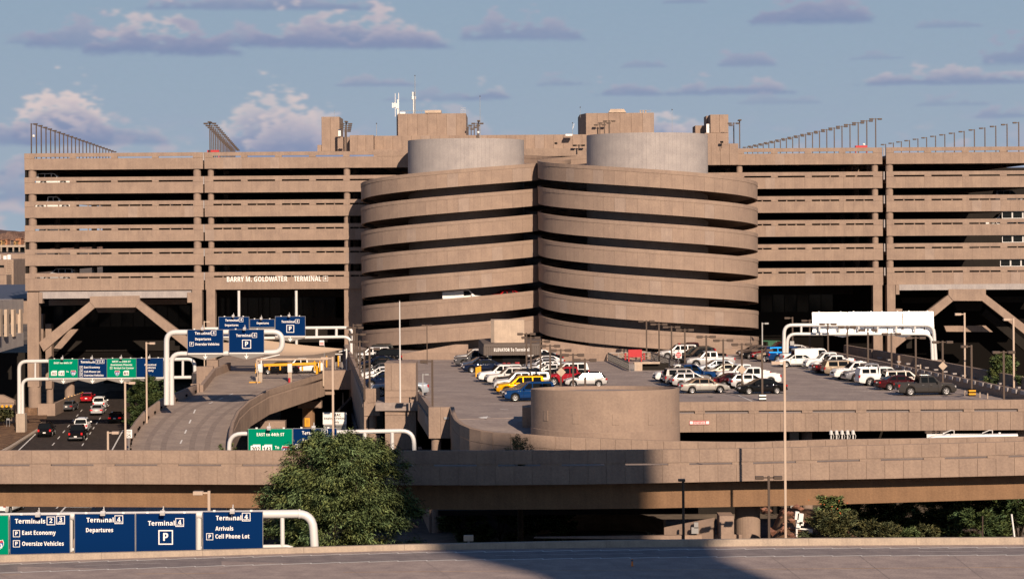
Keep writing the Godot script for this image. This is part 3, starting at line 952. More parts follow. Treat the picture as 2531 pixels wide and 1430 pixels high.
func parking_deck() -> void:
	var st := mk()
	slab(st, PackedVector2Array([Vector2(-20.8, -266), Vector2(-14.4, -201), Vector2(-12.9, -201), Vector2(-12.9, -196.8), Vector2(-8.9, -196.6), Vector2(-7.3, -180), Vector2(-5.2, -179.2), Vector2(13.8, -182.6), Vector2(47.0, -182.6), Vector2(46.6, -192.4), Vector2(41.3, -234.6), Vector2(36, -276), Vector2(30, -299), Vector2(-24, -299)]), DECK - 0.75, DECK)
	ground("parking_deck", st, M.deck)
	# slope that leaves the deck at the front and turns right behind the low wall
	st = mk()
	var ra := [[-5.3, 179.4, 9.703], [-4.3, 172.2, 9.15], [-3.2, 169.4, 9.0], [-1.3, 166.9, 8.8], [1.6, 165.4, 8.65], [8.1, 164.4, 8.4], [14, 164, 8.2], [47, 163.4, 8.2]]
	var rb := [[3.0, 181.0, 9.703], [2.8, 178.0, 9.35], [2.7, 176.5, 9.2], [2.7, 175, 9.0], [2.8, 173, 8.85], [8.1, 170.5, 8.5], [14, 170.5, 8.3], [47, 170.5, 8.3]]
	for k in ra.size() - 1:
		quad(st, Vector3(ra[k][0], ra[k][2], -ra[k][1]), Vector3(ra[k + 1][0], ra[k + 1][2], -ra[k + 1][1]), Vector3(rb[k + 1][0], rb[k + 1][2], -rb[k + 1][1]), Vector3(rb[k][0], rb[k][2], -rb[k][1]), Vector3.UP)
	ground("exit_ramp", st, M.deck)
	st = mk()
	for line in [[1826, 976, 1870, 996], [1195, 1029, 1212, 1031], [1236, 1010, 1256, 1012]]:
		ribbon(st, level(line[0], line[1], DECK), level(line[2], line[3], DECK), 0.13)
	for k in 16:   # stall lines along the right wall and in the middle rows
		var q := k / 15.0
		var a: Vector3 = Vector3(lerpf(40.6, 33.0, q), DECK, lerpf(-199.0, -262.0, q))
		ribbon(st, a, a + Vector3(-5.2, 0, 0.65), 0.11)
		a = Vector3(lerpf(21.5, 15.5, q), DECK, lerpf(-203.0, -262.0, q))
		ribbon(st, a + Vector3(4.6, 0, -0.57), a + Vector3(-4.6, 0, 0.57), 0.11)
		a = Vector3(lerpf(4.0, 0.0, q), DECK, lerpf(-199.0, -255.0, q))
		ribbon(st, a + Vector3(4.6, 0, -0.57), a + Vector3(-4.6, 0, 0.57), 0.11)
	sheet(st, [level(1190, 1033, DECK + 0.004), level(1182, 1031, DECK + 0.004), level(1206, 1028, DECK + 0.004), level(1203, 1034, DECK + 0.004)])
	ground("deck_markings", st, M.paint)
	st = mk()
	for k in 9:
		var z := -200.0 - k * 8.0
		ribbon(st, Vector3(-13.8 - k * 0.75, DECK, z), Vector3(46.0 - k * 1.0, DECK, z - 7.0), 0.05)
	for k in 3: ribbon(st, Vector3(7.0 + k * 14.0, DECK, -196), Vector3(-1.0 + k * 14.0, DECK, -262), 0.05)
	ground("deck_joints", st, M.joint)
	st = mk()
	for k in 60:   # oil drips in the stalls
		var q := rng.randf()
		var row: float = [38.0, 19.0, 23.5, 1.5, 6.0][k % 5]
		var o := Vector3(row - q * 7.0 + rng.randf_range(-0.6, 0.6), DECK + 0.006, lerpf(-199.0, -262.0, q))
		var ring := []
		for j in 8: ring.append(o + Vector3(cos(TAU * j / 8.0) * rng.randf_range(0.2, 0.55), 0, sin(TAU * j / 8.0) * rng.randf_range(0.2, 0.7)))
		sheet(st, ring)
	ground("oil_stains", st, M.stain)
	# front parapet on the right, with its openings and panels
	var t := thing("parapet_wall", "long tan front parapet of the roof car park, with slots and a small sign", "wall")
	var yt := 10.75
	var d := 182.5
	var X := func(u: float) -> float: return at(u, 1000, d).x
	st = mk()
	var x0: float = X.call(1676)
	var x1 := 47.6
	span(st, x0, x1, yt - 0.8, yt, -d, -d - 0.3)
	span(st, x0, x1, 8.12, yt - 1.03, -d - 0.05, -d - 0.3)
	var cur := x0
	for s in [[1680, 1718], [1743, 1851], [1876, 1983], [2009, 2116], [2142, 2249], [2276, 2383], [2409, 2517]]:
		span(st, cur, X.call(s[0]), yt - 1.03, yt - 0.8, -d - 0.002, -d - 0.298)
		cur = X.call(s[1])
	span(st, cur, x1, yt - 1.03, yt - 0.8, -d - 0.002, -d - 0.298)
	var w := part("wall", st, M.tan, t)
	st = mk()
	span(st, x0 + 0.1, x1 - 0.1, yt - 1.028, yt - 0.802, -d - 0.2, -d - 0.28)
	part("added_slot_back", st, M.recess, t)  # added backing; its grey stands for the half-lit deck behind
	var n := 30
	var pw := (x1 - x0) / n
	for k in n:
		for e in [[8.125, yt - 1.05], [yt - 0.78, yt - 0.02]]:
			var sh := mk()
			span(sh, x0 + k * pw + 0.015, x0 + (k + 1) * pw - 0.015, e[0], e[1], -d + (0.0 if e[0] < 9 else 0.03), -d - 0.1)
			part("wall_panel", sh, M["tan%d" % [0, 0, 1, 0, 2, 0, 1][(k * 5 + int(e[0])) % 7]], w)
	var sg := mk()
	var a := at(1704.5, 1039.5, d - 0.08)
	var b := at(1754, 1048.5, d - 0.08)
	span(sg, a.x, b.x, b.y, a.y, a.z, a.z - 0.03)
	part("sign_plate", sg, M.red, t)
	sg = mk()
	span(sg, a.x + 0.03, a.x + 0.3, b.y + 0.04, a.y - 0.04, a.z + 0.003, a.z - 0.02)
	span(sg, b.x - 0.3, b.x - 0.03, b.y + 0.04, a.y - 0.04, a.z + 0.003, a.z - 0.02)
	span(sg, a.x + 0.34, b.x - 0.34, b.y + 0.03, b.y + 0.05, a.z + 0.003, a.z - 0.02)
	part("sign_border", sg, M.letters, t)
	words(t, "DO NOT ENTER", Vector3((a.x + b.x) / 2, (a.y + b.y) / 2, a.z + 0.01), 0.22, M.letters, 0.02, 0.5, (b.x - a.x) - 0.72)
	# columns of the level below, and a wall blackened for its shade
	for u in [1995, 2526]:
		st = mk()
		var p := at(u, 1060, 185)
		lathe(st, Vector3(p.x, 0, p.z), [Vector2(0.47, 0), Vector2(0.47, 8.9)], 20)
		lone("round_column", st, M.tan1, "round tan column under the deck, " + ("left of the chrome pipes" if u < 2000 else "at the right edge"), "column", "columns under the parking deck")
	st = mk()
	a = at(1975, 1063, 190)
	span(st, a.x - 0.8, a.x, 0, 8.3, a.z, a.z - 1)
	lone("square_column", st, M.galv, "grey box column just left of the round column under the deck", "column")
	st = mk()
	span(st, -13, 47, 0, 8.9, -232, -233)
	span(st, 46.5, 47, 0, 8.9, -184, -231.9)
	lone("lower_level_wall", st, M.painted_shade, "rear wall blackened for shade under the parking deck", "wall")
	var pipes := thing("vent_pipes", "row of five chrome vent pipes under the deck parapet", "pipes", at(2082, 1088, 176))
	for k in 5:
		st = mk()
		var x := (k - 2) * 0.46
		tube(st, [Vector3(x, -1.5, 0), Vector3(x, 0.45, 0)], 0.07, 8)
		lathe(st, Vector3(x, 0.45, 0), [Vector2(0.07, 0), Vector2(0.15, 0.05), Vector2(0.15, 0.33), Vector2(0.09, 0.4), Vector2(0, 0.42)], 10)
		tube(st, [Vector3(x + 0.1, 0.7, 0.08), Vector3(x + 0.22, 0.35, 0.1), Vector3(x + 0.1, -0.1, 0.08)], 0.025, 5)
		part("vent_pipe", st, M.pipe, pipes)
	# left side wall of the deck, then its front corner with column
	t = thing("parapet_wall", "shaded left side wall of the roof car park running back from the column", "wall")
	st = mk()
	wall(st, [Vector2(-14.25, -200.7), Vector2(-20.9, -266)], [10.75, 10.75], [5.0, 5.0], -0.35)
	part("wall", st, M.tan, t)
	st = mk()
	wall(st, [Vector2(-14.75, -203), Vector2(-20.9, -264)], [4.6, 4.6], [0.0, 0.0], -0.3)
	part("lower_wall", st, M.tan1, t)
	st = mk()
	span(st, -14.25, -13.3, 8.15, 10.75, -200.6, -201.1)
	span(st, -13.28, -12.75, 8.15, 10.75, -200.62, -201.1)
	part("corner_panel", st, M.tan0, t)
	st = mk()
	lathe(st, Vector3(-13.5, 0, -201.2), [Vector2(0.45, 0), Vector2(0.45, 8.14)], 18)
	part("column", st, M.tan1, t)
	st = mk()
	span(st, -14.25, -12.75, 3.4, 6.3, -200.6, -201.6)
	part("lower_panel", st, M.tan0, t)
	st = mk()
	for k in 26:
		var q := k / 25.0
		box(st, Vector3(lerpf(-14.45, -20.6, q), 9.95, lerpf(-202.5, -263.0, q)), Vector3(0.1, 0.12, 0.5))
	part("rail_bracket", st, M.pale, t)
	st = mk()
	span(st, -12.7, -9.0, 0, 10.75, -205, -205.4)
	lone("recess_wall", st, M.painted_shade, "recessed wall blackened for shade between the corner column and the stair tower", "wall")
	# stair tower
	t = thing("stair_tower", "plain tan stair tower standing at the left front of the roof car park", "building")
	d = 197.0
	a = at(950.5, 900, d)
	b = at(1029, 1150, d)
	st = mk()
	span(st, a.x, b.x, 0.0, a.y, -d - 0.06, -d - 4.4)
	span(st, a.x - 0.03, b.x + 0.03, a.y, a.y + 0.1, -d, -d - 4.5)
	var body := part("wall", st, M.tan, t)
	for row in [[a.y - 2.45, a.y - 0.01], [a.y - 3.1, a.y - 2.48], [a.y - 4.75, a.y - 3.13], [a.y - 8.2, a.y - 4.78], [0.0, a.y - 8.23]]:
		for col in [[a.x, a.x + 0.62], [a.x + 0.64, b.x]] if row[1] > a.y - 1 else [[a.x, b.x]]:
			st = mk()
			span(st, col[0], col[1] - 0.01, row[0], row[1], -d, -d - 0.2)
			part("wall_panel", st, M["tan%d" % rng.randi_range(0, 2)], body)
	# parapet beside the tower that runs to the front, and its end panel
	t = thing("parapet_wall", "stepped parapet right of the stair tower, one side in shade and its end lit", "wall")
	st = mk()
	wall(st, [Vector2(-7.2, -179.2), Vector2(-8.95, -196.6)], [10.75, 10.75], [8.1, 8.1], -0.35)
	wall(st, [Vector2(-7.25, -179.6), Vector2(-8.95, -196.6)], [5.6, 5.6], [0, 0], -0.3)
	part("side_wall", st, M.tan, t)
	st = mk()
	for k in 9: box(st, Vector3(lerpf(-7.42, -8.9, k / 8.0), 9.9, lerpf(-180.8, -195.2, k / 8.0)), Vector3(0.1, 0.16, 0.7))
	part("rail_bracket", st, M.pale, t)
	st = mk()
	span(st, -7.2, -6.2, 8.1, 10.75, -178.9, -179.35)
	span(st, -6.18, -5.2, 8.1, 10.75, -178.92, -179.35)
	part("end_panel", st, M.tan0, t)
	st = mk()
	lathe(st, Vector3(-6.6, 0, -179.6), [Vector2(0.42, 0), Vector2(0.42, 8.09)], 18)
	part("column", st, M.tan1, t)
	st = mk()
	span(st, -7.2, -5.2, 3.2, 5.6, -179.1, -180.0)
	part("lower_panel", st, M.tan0, t)
	st = mk()
	span(st, -5.9, -5.45, 9.72, 9.92, -178.9, -178.8)
	part("grille", st, M.galv, t)
	# the curving wall of the exit ramp
	t = thing("ramp_wall", "curved tan wall of the exit ramp sweeping right in front of the drum", "wall")
	var pts := [[1113, 1005, 179], [1117, 1022, 176.5], [1124, 1036, 174], [1137, 1047, 171.8], [1162, 1058, 169], [1190, 1063.5, 167.6], [1219, 1068, 166.5], [1262, 1071, 165.6], [1310, 1073.5, 165], [1374, 1078, 164.6], [1448, 1081.5, 164.3], [1521, 1084.6, 164], [1600, 1088, 163.7], [1681, 1090, 163.5], [1770, 1091.5, 163.2], [1865, 1092, 163], [2041, 1086, 163], [2250, 1083.5, 163], [2531, 1079, 163], [2580, 1078, 163]]
	var path := []
	var top := []
	var bot := []
	for p in pts:
		var q := at(p[0], p[1], p[2])
		path.append(Vector2(q.x, q.z))
		top.append(q.y)
		bot.append(q.y - 4.6 if p[0] < 1300 else 5.9)
	st = mk()
	st.set_smooth_group(0)
	wall(st, path, top, bot, 0.32)
	var rw := part("wall", st, M.tan, t)
	# panels: an upper course and, below a groove, a lower one
	for k in path.size() - 1:
		var parts_n := maxi(1, int(round((path[k + 1] - path[k]).length() / 1.5)))
		for j in parts_n:
			var q0 := (j + 0.012) / parts_n
			var q1 := (j + 0.988) / parts_n
			var A: Vector2 = path[k].lerp(path[k + 1], q0)
			var B: Vector2 = path[k].lerp(path[k + 1], q1)
			var nn := Vector2(-(B - A).y, (B - A).x).normalized() * 0.05
			var ta := lerpf(top[k], top[k + 1], q0)
			var tb := lerpf(top[k], top[k + 1], q1)
			for e in [[-0.02, -0.98], [-1.02, -2.3]]:
				st = mk()
				wall(st, [A + nn, B + nn], [ta + e[0], tb + e[0]], [ta + e[1], tb + e[1]], 0.12)
				part("wall_panel", st, M["tan%d" % [0, 0, 1, 0, 2][(k * 3 + j * 2) % 5]], rw)
	# the drum
	t = thing("drum_wall", "big round tan drum standing in the middle of the car park front", "building")
	var c := at(1495.5, 960, 172)
	var rad := 367.0 / 2.0 * 172.0 / FOCAL
	st = mk()
	st.set_smooth_group(0)
	var ring := []
	for k in 73:
		var an := TAU * k / 72.0
		var dir := Vector3(cos(an), 0, sin(an))
		var ry := 12.78 + 0.24 * sin(an)
		ring.append([dir, ry])
	for k in 72:
		for e in [[rad, 0.0, 0.0, 1.0], [rad - 0.3, 0.0, 0.0, -1.0]]:
			var p: Vector3 = ring[k][0]
			var q: Vector3 = ring[k + 1][0]
			var o := Vector3(c.x, 0, c.z)
			quad(st, o + p * e[0] + Vector3.UP * 5.0, o + q * e[0] + Vector3.UP * 5.0, o + q * e[0] + Vector3.UP * ring[k + 1][1], o + p * e[0] + Vector3.UP * ring[k][1], p * e[3])
	st.set_smooth_group(-1)
	for k in 72:
		var p: Vector3 = ring[k][0]
		var q: Vector3 = ring[k + 1][0]
		var o := Vector3(c.x, 0, c.z)
		quad(st, o + p * rad + Vector3.UP * ring[k][1], o + q * rad + Vector3.UP * ring[k + 1][1], o + q * (rad - 0.3) + Vector3.UP * ring[k + 1][1], o + p * (rad - 0.3) + Vector3.UP * ring[k][1], Vector3.UP)
	part("wall", st, M.tan, t)
	st = mk()
	lathe(st, Vector3(c.x, 0, c.z), [Vector2(rad + 0.015, 5.0), Vector2(rad + 0.03, 9.72), Vector2(rad - 0.01, 9.75)], 72)
	part("lower_course", st, M.tan1, t)
	st = mk()
	lathe(st, Vector3(c.x, 0, c.z), [Vector2(rad - 0.34, 12.2), Vector2(rad - 0.34, 12.26), Vector2(rad - 0.6, 12.28), Vector2(0.0, 12.3)], 40)
	part("inner_roof", st, M.deck, t)
	for k in [[0.20, 11.45], [0.36, 11.38], [0.53, 11.3], [0.69, 11.2], [0.84, 11.15]]:   # plugged slots
		st = mk()
		var an: float = PI * (1.0 - (k[0] as float))
		var bx := Basis(Vector3.UP, PI / 2.0 - an)
		var o := Vector3(c.x + cos(an) * (rad + 0.004), k[1] - 0.55, c.z + sin(an) * (rad + 0.004))
		box(st, o, Vector3(0.55, 0.85, 0.05), bx)
		part("plugged_slot", st, M.tan0, t)
	st = mk()
	a = at(1291, 1006, 176)
	span(st, a.x, a.x + 1.2, 8.6, a.y, a.z, a.z - 3.0)
	lone("low_block", st, M.tan1, "low tan block against the left side of the drum", "wall")
	# rear walls at the foot of the spirals
	t = thing("low_wall", "low tan wall along the rear of the car park at the foot of the spirals", "wall")
	st = mk()
	var rp := []
	var rt := []
	var rbm := []
	for p in [[935, 872, 264], [1000, 872.5, 263], [1190, 873, 261], [1340, 874, 259], [1480, 876, 257], [1560, 873, 259], [1700, 868, 264], [1800, 862, 269], [1885, 859, 273], [1925, 860, 274]]:
		var q := at(p[0], p[1], p[2])
		rp.append(Vector2(q.x, q.z))
		rt.append(q.y)
		rbm.append(9.6)
	wall(st, rp, rt, rbm, 0.35)
	part("wall", st, M.tan, t)
	st = mk()
	var wz := -269.0
	var q0 := at(1000, 873, 269)
	var q1 := at(1125, 851, 269)
	var q2 := at(1157, 853, 269)
	prism(st, PackedVector2Array([Vector2(q0.x, 9.7), Vector2(q0.x, q0.y), Vector2(q1.x, q1.y), Vector2(q2.x, q1.y), Vector2(q2.x, 9.7)]), wz, wz - 0.5)
	q0 = at(1157, 863, 268.5); q1 = at(1186, 856, 268.5)
	prism(st, PackedVector2Array([Vector2(q0.x, 9.7), Vector2(q0.x, q0.y), Vector2(q1.x + 1.0, q1.y), Vector2(q1.x + 1.0, 9.7)]), wz + 0.6, wz + 0.1)
	part("sloping_wall", st, M.tan2, t)
	for p in [[1340, 838, 1600, 868, 1598, 876]]:
		st = mk()
		q0 = at(p[0], p[1], 268.2); q1 = at(p[2], p[3], 268.2)
		prism(st, PackedVector2Array([Vector2(q0.x, 9.7), Vector2(q0.x, q0.y), Vector2((q0.x + q1.x) / 2, lerpf(q0.y, q1.y, 0.62)), Vector2(q1.x, q1.y), Vector2(q1.x, 9.7)]), -268.2, -268.6)
		part("sloping_wall", st, M.tan1, t)
	# right side wall of the deck, and the walls of the road beyond it
	t = thing("parapet_wall", "shaded right side wall of the roof car park with lit rail blocks", "wall")
	st = mk()
	wall(st, [Vector2(46.8, -192.4), Vector2(47.9, -183.0)], [10.75, 10.75], [8.1, 8.1], 0.35)
	wall(st, [Vector2(36.0, -276), Vector2(41.5, -234.6), Vector2(46.8, -192.4)], [10.75, 10.75, 10.75], [8.1, 8.1, 8.1], 0.35)
	part("wall", st, M.tan, t)
	for k in 20:
		st = mk()
		var q := k / 19.0
		box(st, Vector3(lerpf(42.3, 47.45, q), 10.55, lerpf(-230.0, -188.0, q)), Vector3(0.6, 0.34, 1.1), Basis(Vector3.UP, 0.12))
		part("rail_block", st, M.pale, t)
	t = thing("road_wall", "upper shaded wall of the ramp road beyond the car park's right side", "wall")
	st = mk()
	var ua := [[2086, 852, 276], [2170, 866, 262], [2260, 882, 254], [2370, 902, 242], [2531, 932, 225], [2620, 948, 217]]
	var up := []
	var ut := []
	var ub := []
	for p in ua:
		var q := at(p[0], p[1], p[2])
		up.append(Vector2(q.x, q.z)); ut.append(q.y); ub.append(q.y - 3.0)
	up.reverse(); ut.reverse(); ub.reverse()
	wall(st, up, ut, ub, -0.4)
	part("wall", st, M.tan, t)
	for k in 16:
		st = mk()
		var q := k / 15.0
		var p := at(lerpf(2175, 2520, q), lerpf(884, 957, q), lerpf(260.5, 225.5, q))
		box(st, p, Vector3(0.5, 0.16, 0.42), Basis(Vector3.UP, 0.3))
		part("rail_block", st, M.pale, t)
	st = mk()
	slab(st, PackedVector2Array([Vector2(41.9, -236), Vector2(47.3, -192.5), Vector2(48.5, -183), Vector2(60, -205), Vector2(55.0, -225), Vector2(45.6, -262), Vector2(38, -276)]), 7.6, 8.0)
	ground("side_road", st, M.asphalt)
	t = thing("barrier_end", "tan sloping end blocks of the ramp walls below the white sign back", "barrier")
	for p in [[2155, 864, 2170, 895, 264], [2220, 878, 2240, 905, 257], [2290, 890, 2322, 896, 252], [2130, 893, 2185, 903, 245]]:
		st = mk()
		var q := at(p[0], p[1], p[4])
		var q3 := at(p[2], p[3], p[4])
		prism(st, PackedVector2Array([Vector2(q.x, q3.y - 1), Vector2(q.x, q.y), Vector2((q.x + q3.x) / 2, q.y), Vector2(q3.x, q3.y - 1)]), q.z, q.z - 1.2)
		part("block", st, M.tan, t)

# ------------------------------------------------------------------ departures ramp
func ramp_y(d: float) -> float:
	return 5.2 + 0.055 * (minf(d, 256.0) - 199.6)

func departures_ramp() -> void:
	var L := [Vector2(-30.5, -140), Vector2(-33.2, -170), Vector2(-35.4, -193.7), Vector2(-37.0, -203), Vector2(-37.7, -211.2), Vector2(-38.1, -218.4), Vector2(-37.9, -228.2), Vector2(-36.8, -235.4), Vector2(-36.1, -240)]
	var R := [Vector2(-21, -140), Vector2(-23.6, -170), Vector2(-26.2, -192.9), Vector2(-27.5, -203), Vector2(-28.25, -210), Vector2(-28.75, -218), Vector2(-28.6, -226), Vector2(-27.6, -234.9), Vector2(-25.4, -242), Vector2(-22.8, -250.3)]
	var st := mk()
	var poly := []
	st.set_smooth_group(0)
	for k in 24:
		var q := k / 23.0
		poly.append([on_path(L, q), on_path(R, q)])
	for k in 23:
		var p := []
		for e in [poly[k][0], poly[k][1], poly[k + 1][1], poly[k + 1][0]]:
			p.append(Vector3(e.x, ramp_y(-e.y), e.y))
		quad(st, p[0], p[1], p[2], p[3], Vector3.UP)
	st.set_smooth_group(-1)
	ground("departures_ramp", st, M.ramp_road)
	st = mk()
	slab(st, PackedVector2Array([Vector2(-36.1, -239.6), Vector2(-25.4, -242.2), Vector2(-22.8, -250.0), Vector2(-20.0, -262), Vector2(-21, -300), Vector2(-40, -306), Vector2(-40, -262), Vector2(-37, -255)]), 6.4, 7.45)
	slab(st, PackedVector2Array([Vector2(-36.6, -254), Vector2(-20.5, -254), Vector2(-21, -345), Vector2(-42, -345), Vector2(-40, -262)]), 7.47, 8.3)
	ground("plaza_slab", st, M.ramp_road)
	st = mk()
	var pl := [Vector3(-36.2, 7.43, -239.8), Vector3(-25.5, 7.55, -241.8), Vector3(-22.9, 8.0, -250.2), Vector3(-22.5, 8.306, -254.2), Vector3(-36.6, 8.306, -254.2)]
	for k in range(1, 4): tri(st, pl[0], pl[k], pl[k + 1], Vector3.UP)
	ground("plaza_apron", st, M.ramp_road)
	# side walls with panels
	var sides := [[L, -1.0, "inner"], [R, 1.0, "outer"]]
	for s in sides:
		var t := thing("ramp_wall", "curved tan %s wall of the departures ramp" % ["left", "right"][0 if s[1] < 0 else 1], "wall")
		var th: float = 0.32 * s[1]
		var top := []
		var bot := []
		for p in s[0]:
			top.append(ramp_y(-p.y) + 1.0)
			bot.append(ramp_y(-p.y) - 1.75)
		st = mk()
		st.set_smooth_group(0)
		wall(st, s[0], top, bot, -th)
		st.set_smooth_group(-1)
		var w := part("wall", st, M.tan, t)
		var rail := mk()
		for k in s[0].size() - 1:
			var len: float = (s[0][k + 1] - s[0][k]).length()
			var n := maxi(1, int(round(len / 1.25)))
			for j in n:
				var A: Vector2 = s[0][k].lerp(s[0][k + 1], (j + 0.015) / n)
				var B: Vector2 = s[0][k].lerp(s[0][k + 1], (j + 0.985) / n)
				var side: Vector2 = Vector2((B - A).y, -(B - A).x).normalized() * s[1] * -1.0
				var ya := ramp_y(-A.y)
				var yb := ramp_y(-B.y)
				if A.y < -185:
					for e in [[0.98, 0.36], [0.14, -1.75]]:
						st = mk()
						wall(st, [A + side * 0.32, B + side * 0.32], [ya + e[0], yb + e[0]], [ya + e[1], yb + e[1]], -0.05 * s[1])
						part("wall_panel", st, M["tan%d" % [0, 0, 1, 0, 2][(k + j * 3) % 5]], w)
					if s[1] < 0 and j % 3 == 0:
						var C := A.lerp(B, 0.5)
						box(rail, Vector3(C.x + 0.05, ramp_y(-C.y) + 0.3, C.y), Vector3(0.16, 0.22, 0.5))
			# dark drainage slots along the inner face
		if s[1] < 0: part("drain_slot", rail, M.dark, t)
	var wl := thing("ramp_wall", "straight tan wall between the departures ramp and the garage posts", "wall")
	st = mk()
	wall(st, [Vector2(-35.9, -240.8), Vector2(-36.5, -255.3), Vector2(-36.1, -266)], [8.3, 9.2, 9.3], [5.6, 6.4, 6.4], -0.4)
	wall(st, [Vector2(-35.95, -240.6), Vector2(-36.9, -240.6)], [8.45, 8.45], [4.5, 4.5], -0.5)
	part("wall", st, M.tan, wl)
	st = mk()
	var a := at(485, 906, 256)
	span(st, a.x, a.x + 2.0, 0, a.y, a.z, a.z - 1)
	part("pier", st, M.tan1, wl)
	st = mk()
	a = at(510, 890, 262)
	span(st, a.x, a.x + 1.4, 0, a.y, a.z, a.z - 1)
	part("pier", st, M.tan, wl)
	st = mk()
	for line in [[482, 1012, 438, 1112, 4], [600, 962, 500, 1004, 4], [612, 947, 604, 956, 1]]:
		var n: int = line[4]
		for k in n:
			var p := []
			for e in [float(k) / n, (k + 0.36) / n]:
				var u := lerpf(line[0], line[2], e)
				var v := lerpf(line[1], line[3], e)
				p.append(on_ramp(u, v))
			ribbon(st, p[0], p[1], 0.15, 0.015)
	for line in [[610, 950, 613, 938], [612, 951, 636, 940], [702, 944, 703, 931], [704, 944, 731, 931]]:
		ribbon(st, on_ramp(line[0], line[1]), on_ramp(line[2], line[3]), 0.22, 0.02)
	ground("ramp_markings", st, M.paint)
	st = mk()
	for lane in [0.17, 0.33, 0.62, 0.78]:   # darker wheel tracks
		for k in 22:
			var p := []
			for e in [k / 23.0, (k + 1) / 23.0]:
				var a2 := on_path(L, e).lerp(on_path(R, e), lane)
				p.append(Vector3(a2.x, ramp_y(-a2.y) + 0.006, a2.y))
			ribbon(st, p[0], p[1], 0.55, 0.0)
	ground("wheel_tracks", st, M.wear)
	st = mk()
	for k in 9:
		var e := 0.30 + k * 0.077
		var a2 := on_path(L, e)
		var b2 := on_path(R, e)
		ribbon(st, Vector3(a2.x, ramp_y(-a2.y) + 0.011, a2.y), Vector3(b2.x, ramp_y(-b2.y) + 0.011, b2.y), 0.05, 0.0)
	ground("ramp_joints", st, M.joint)
	# columns and cross heads under the ramp
	for p in [[760, 985, 1100, 252, 30, "under the outer curve, with a yellow notice"], [668, 1020, 1100, 236, 22, "nearer the bridge"]]:
		var t := thing("ramp_column", "column of the departures ramp " + p[5], "column", at(p[0], 700, p[3]) * Vector3(1, 0, 1))
		st = mk()
		var h := ramp_y(p[3]) - 2.6
		lathe(st, Vector3.ZERO, [Vector2(0.75, 0), Vector2(0.75, h - 0.8)], 20)
		part("shaft", st, M.girder, t)
		st = mk()
		span(st, -1.2, 1.6, h - 0.8, h, 0.7, -0.7)
		part("cross_head", st, M.tan1, t)
		if p[0] == 760:
			st = mk()
			var c := at(759, 1043, 251.2) - t.position
			box(st, c, Vector3(0.62, 1.0, 0.04))
			var y := part("notice", st, M.yellow, t)
			st = mk()
			for k in 5: box(st, c + Vector3(0, 0.3 - k * 0.15, 0.025), Vector3(0.36, 0.05, 0.01))
			part("print_lines", st, M.brown, y)
	# soffit beams of the plaza and the wall blackened for shade under it
	var ud := thing("plaza_front", "tan front wall under the toll plaza, right of the ramp's outer curve", "wall")
	st = mk()
	a = at(797, 916, 251.0)
	var b := at(868, 962, 251.0)
	span(st, a.x, b.x, b.y, a.y, -251.0, -253.0)
	part("wall", st, M.tan, ud)
	st = mk()
	var e2 := at(799, 975, 251.5)
	span(st, e2.x, e2.x + 1.3, e2.y, b.y - 0.002, -251.5, -253.0)
	part("bracket", st, M.tan1, ud)
	st = mk()
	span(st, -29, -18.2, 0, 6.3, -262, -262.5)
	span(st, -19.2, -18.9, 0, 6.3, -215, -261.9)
	part("shade_painted_wall", st, M.painted_shade, ud)  # colour imitates the darkness under the plaza
	st = mk()
	a = at(846, 970, 253.4)
	span(st, a.x, a.x + 0.1, a.y - 1.6, a.y, a.z, a.z - 0.1)
	part("light_slot", st, M.pale, ud)

func on_path(p: Array, q: float) -> Vector2:
	var total := 0.0
	for k in p.size() - 1: total += (p[k + 1] - p[k]).length()
	var left := q * total
	for k in p.size() - 1:
		var l: float = (p[k + 1] - p[k]).length()
		if left <= l or k == p.size() - 2: return p[k].lerp(p[k + 1], clampf(left / l, 0, 1))
		left -= l
	return p[-1]

func on_ramp(u: float, v: float) -> Vector3:
	var k := (v - 570.0 + LEAN * (u - 1265.5)) / FOCAL
	var d := (EYE - 5.2 + 0.055 * 199.6) / (k + 0.055)
	return at(u, v, d)

